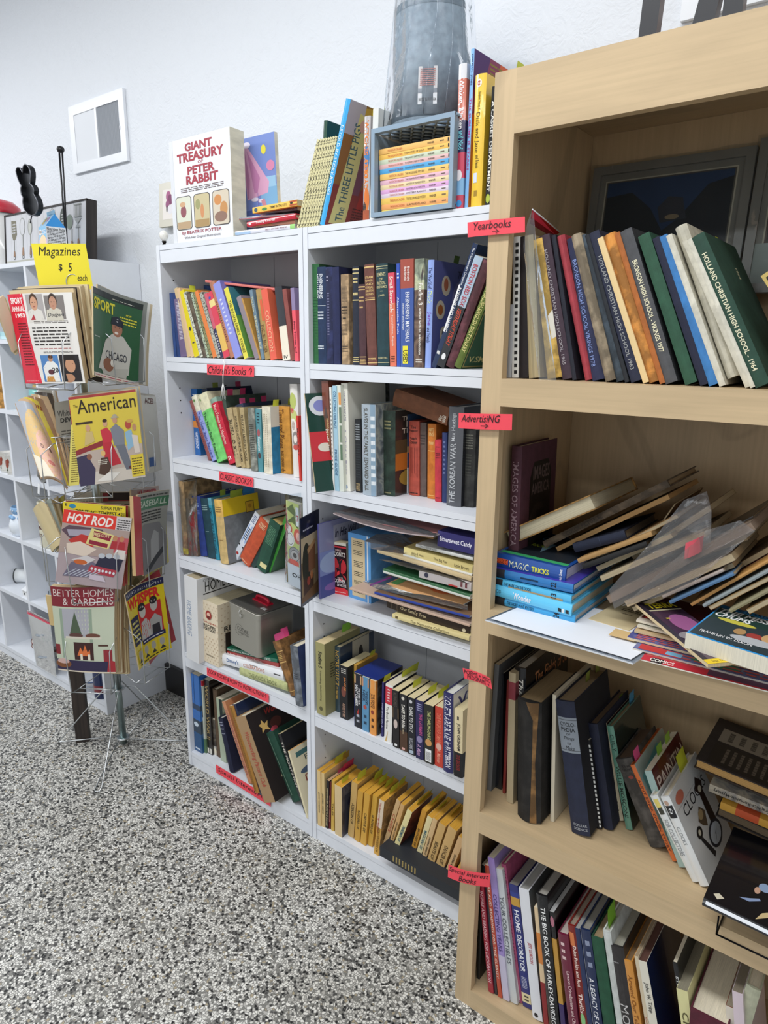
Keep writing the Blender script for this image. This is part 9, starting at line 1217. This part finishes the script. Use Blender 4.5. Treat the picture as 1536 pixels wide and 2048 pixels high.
# ------------------------------------------------------------------ on top of the cube unit
def canvas():
    x0, x1, z0, z1 = -1.25, -.60, 1.803, 2.02; y = .12; M = Matrix.Translation((x0, y, z0)) @ Matrix.Rotation(math.radians(-5), 4, 'X'); root = thing('utensil_picture', 'black framed box picture of antique kitchen utensils on cube unit', 'picture', M); w = x1-x0; h = z1-z0
    bk = mat('#26211f', 'darkwood'); b = .006; mb = MB(); mb.box(0, w, 0.001, .038, 0, h, bk)
    for q in ((0, w, 0, b), (0, w, h-b, h), (0, b, 0, h), (w-b, w, 0, h)): mb.box(q[0], q[1], -.003, .0012, q[2], q[3], bk)
    mb.build('frame', root)
    def S(u, v, e=0): return Vector((b+(w-2*b)*u, .0008-e, b+(h-2*b)*v))
    g1, g2, g3 = '#6e6a58', '#8a8c88', '#4a4a44'; it = [('r', 0, 0, 1, 1, '#c3c4c8'), ('r', 0, 0, 1, .12, '#a8a89c')] + [('r', i/14, .12, i/14+.002, 1, '#a8a9ad') for i in range(14)]
    def handle(u, v1): return [('r', u-.004, v1-.22, u+.004, v1, g2), ('p', [(u-.008, v1-.22), (u+.008, v1-.22), (u+.014, .2), (u-.014, .2)], '#8a6a50'), ('e', u, .17, .012, .035, g3), ('e', u, .17, .006, .018, '#c3c4c8')]
    it += [('p', [(.08, .9), (.145, .88), (.155, .62), (.13, .52), (.1, .52), (.085, .62)], g1)] + [('e', .095+.016*(i % 4), .82-.055*(i//4), .005, .016, '#c3c4c8') for i in range(16)] + handle(.117, .52)
    it += [('e', .23, .75, .035, .17, g2), ('e', .23, .75, .03, .155, '#c3c4c8')] + handle(.235, .58)
    it += [('e', .33, .72, .028, .15, g2), ('e', .33, .72, .02, .13, '#b8bab4')] + handle(.335, .58)
    it += [('e', .61, .78, .042, .2, g2), ('e', .61, .78, .037, .185, '#b8b9bb')] + [('e', .59+.012*(i % 4), .9-.055*(i//4), .003, .01, '#7c7e7a') for i in range(20)] + handle(.615, .58)
    it += [('e', .735, .74, .03, .2, '#3f4a42')] + [('r', .72, .62+.05*i, .75, .64+.05*i, '#a8aaa8') for i in range(5)] + handle(.745, .55)
    it += [('e', .815, .68, .036, .13, '#6f7c70')] + handle(.84, .56)
    it += [('r', .87+.014*i, .76, .875+.014*i, .97, g2) for i in range(6)] + [('r', .865, .74, .95, .76, g2), ('r', .865, .95, .95, .97, g2), ('p', [(.87, .72), (.95, .72), (.91, .62), (.94, .56), (.88, .56), (.905, .62)], '#9a9c9c')] + handle(.915, .58)
    mb = MB(); art(mb, S, it); mb.build('printed_panel', root)
canvas()
def rabbit():
    A = cr(0, 300, 7.68)
    pts = [(385, 218), (420, 235), (445, 270), (465, 330), (468, 400), (462, 470), (455, 515), (485, 535), (508, 575), (518, 620), (508, 668), (540, 710), (565, 765), (583, 835), (582, 900), (565, 950), (530, 995), (490, 1012), (440, 990), (390, 940), (362, 880), (350, 800), (353, 725), (330, 690), (322, 640), (320, 590), (328, 552), (300, 500), (275, 440), (255, 380), (246, 325), (254, 285), (280, 264), (310, 280), (330, 315), (348, 350), (350, 300), (358, 250)]
    P = [at(*A(*p), y=-.03) for p in pts]; o = P[0].copy(); P = [p-o for p in P]; m = mat('#4a4c50', 'tin'); root = thing('rabbit_pan', 'dark metal rabbit-shaped baking pan standing up on cube unit', 'pan', Matrix.Translation(o)); n = len(P)
    mb = MB(); mb.face([p+Vector((0, .018, 0)) for p in P], m); mb.face([p+Vector((0, .0195, 0)) for p in reversed(P)], m)
    c = sum(P, Vector())/n
    for i in range(n):
        p, q = P[i], P[(i+1) % n]; mb.face([p, q, q+Vector((0, .018, 0)), p+Vector((0, .018, 0))], m, True); mb.face([p+Vector((0, .0195, 0)), q+Vector((0, .0195, 0)), q, p], m, True)
    mb.build('pan_body', root); mb = MB(); mb.tube(P, .0022, mat('#6c6e74', 'tin'), 6, closed=True); mb.build('rolled_rim', root)
    mb = MB(); k = at(*A(487, 1012), y=-.03)-o; mb.tube([k, k+Vector((.0, -.004, -.012)), k+Vector((-.008, -.004, -.024))], .0022, m, 6); mb.build('hanging_loop', root)
rabbit()
def carton():
    a = at(72, 452, y=-.04); x1 = a.x; z0 = 1.8025; hz = .165; w = .072; d = .07
    root = thing('milk_carton', 'blue and pink candy milk carton below the rabbit pan', 'carton', Matrix.Translation((x1-w, -.0+.005, z0)) @ Matrix.Rotation(math.radians(-8), 4, 'Z')); hz = a.z-z0+.005
    bl = mat('#7cc0ea', 'gloss'); wt = mat('#dfe2e6', 'gloss'); db = mat('#2f8fd8', 'gloss'); mb = MB(); zt = hz+.045
    mb.face([(0, 0, 0), (w, 0, 0), (w, 0, hz), (0, 0, hz)], bl); mb.face([(w, 0, 0), (w, d, 0), (w, d, hz), (w, 0, hz)], wt); mb.face([(w, d, 0), (0, d, 0), (0, d, hz), (w, d, hz)], bl); mb.face([(0, d, 0), (0, 0, 0), (0, 0, hz), (0, d, hz)], wt)
    mb.face([(0, 0, hz), (w, 0, hz), (w, d/2, zt), (0, d/2, zt)], bl); mb.face([(w, d, hz), (0, d, hz), (0, d/2, zt), (w, d/2, zt)], bl); mb.face([(w, 0, hz), (w, d, hz), (w, d/2, zt)], db); mb.face([(0, d, hz), (0, 0, hz), (0, d/2, zt)], db); mb.box(0, w, d/2-.001, d/2+.001, zt, zt+.012, bl); mb.build('carton_body', root)
    mb = MB()
    def S(u, v, e=0): return Vector((w*u, -e, hz*v))
    art(mb, S, [('r', 0, 0, 1, .62, '#d8b8dc'), ('e', .5, .55, .42, .2, '#f0d8b0'), ('e', .75, .25, .35, .2, '#a8d0f0'), ('e', .2, .2, .25, .18, '#f0a8c8'), ('e', .22, .84, .24, .09, '#f0e8e0'), ('t', 'Peeps', .03, .79, .42, .9, '#1c1420', 'r', .02), ('b', .5, .76, .95, .92, '#e8f0f8', 3)]); mb.build('front_print', root)
    mb = MB()
    def S2(u, v, e=0): return Vector((w+e, d*u, hz*v))
    art(mb, S2, [('t', 'Nutrition Facts', .05, .88, .95, .97, '#17171a', 'r', .02), ('b', .05, .3, .95, .86, '#4a4a50', 12), ('r', .03, .87, .97, .875, '#222222')]); mb.build('nutrition_print', root)
    def S3(u, v, e=0): return Vector((w*u, d/2*v-e*.5, hz+.045*v+e))
    mb = MB(); art(mb, S3, [('e', .25, .5, .12, .3, '#f0d048'), ('e', .6, .6, .12, .22, '#e8a8d8'), ('e', .45, .25, .06, .14, '#f0f0f4')]); mb.build('roof_print', root)
carton()
a0 = at(121, 296, y=.1); b0 = at(132, 482, y=.1); root = thing('roasting_fork', 'long black double rod fork with round knob against white wall', 'fork', Matrix.Translation(b0)); d = a0-b0; m = mat('#18181b', 'plastic'); mb = MB()
mb.tube([Vector((0, 0, -.05)), d*.0, d*.4+Vector((-.005, 0, 0)), d*.97+Vector((-.010, 0, 0))], .0035, m, 8); mb.tube([Vector((.006, 0, -.05)), d*.05+Vector((.006, 0, 0)), d*.5+Vector((.010, 0, 0)), d*.97+Vector((.010, 0, 0))], .0032, m, 8); mb.build('rods', root)
mb = MB(); mb.lathe([(0, -.012), (.011, -.008), (.014, 0), (.011, .008), (0, .012)], m, 16, c=tuple(d*.985)); mb.build('knob', root)
lathe_thing('canister', 'white canister with red domed lid at upper left edge', 'canister', -1.36, .17, 1.803, [('canister_body', [(0, 0), (.07, 0), (.075, .01), (.075, .24), (0, .24)], mat('#e2e2e0', 'gloss')), ('lid', [(.082, .235), (.085, .24), (.085, .262), (.06, .285), (.0, .3)], mat('#c02c3c', 'gloss'))])
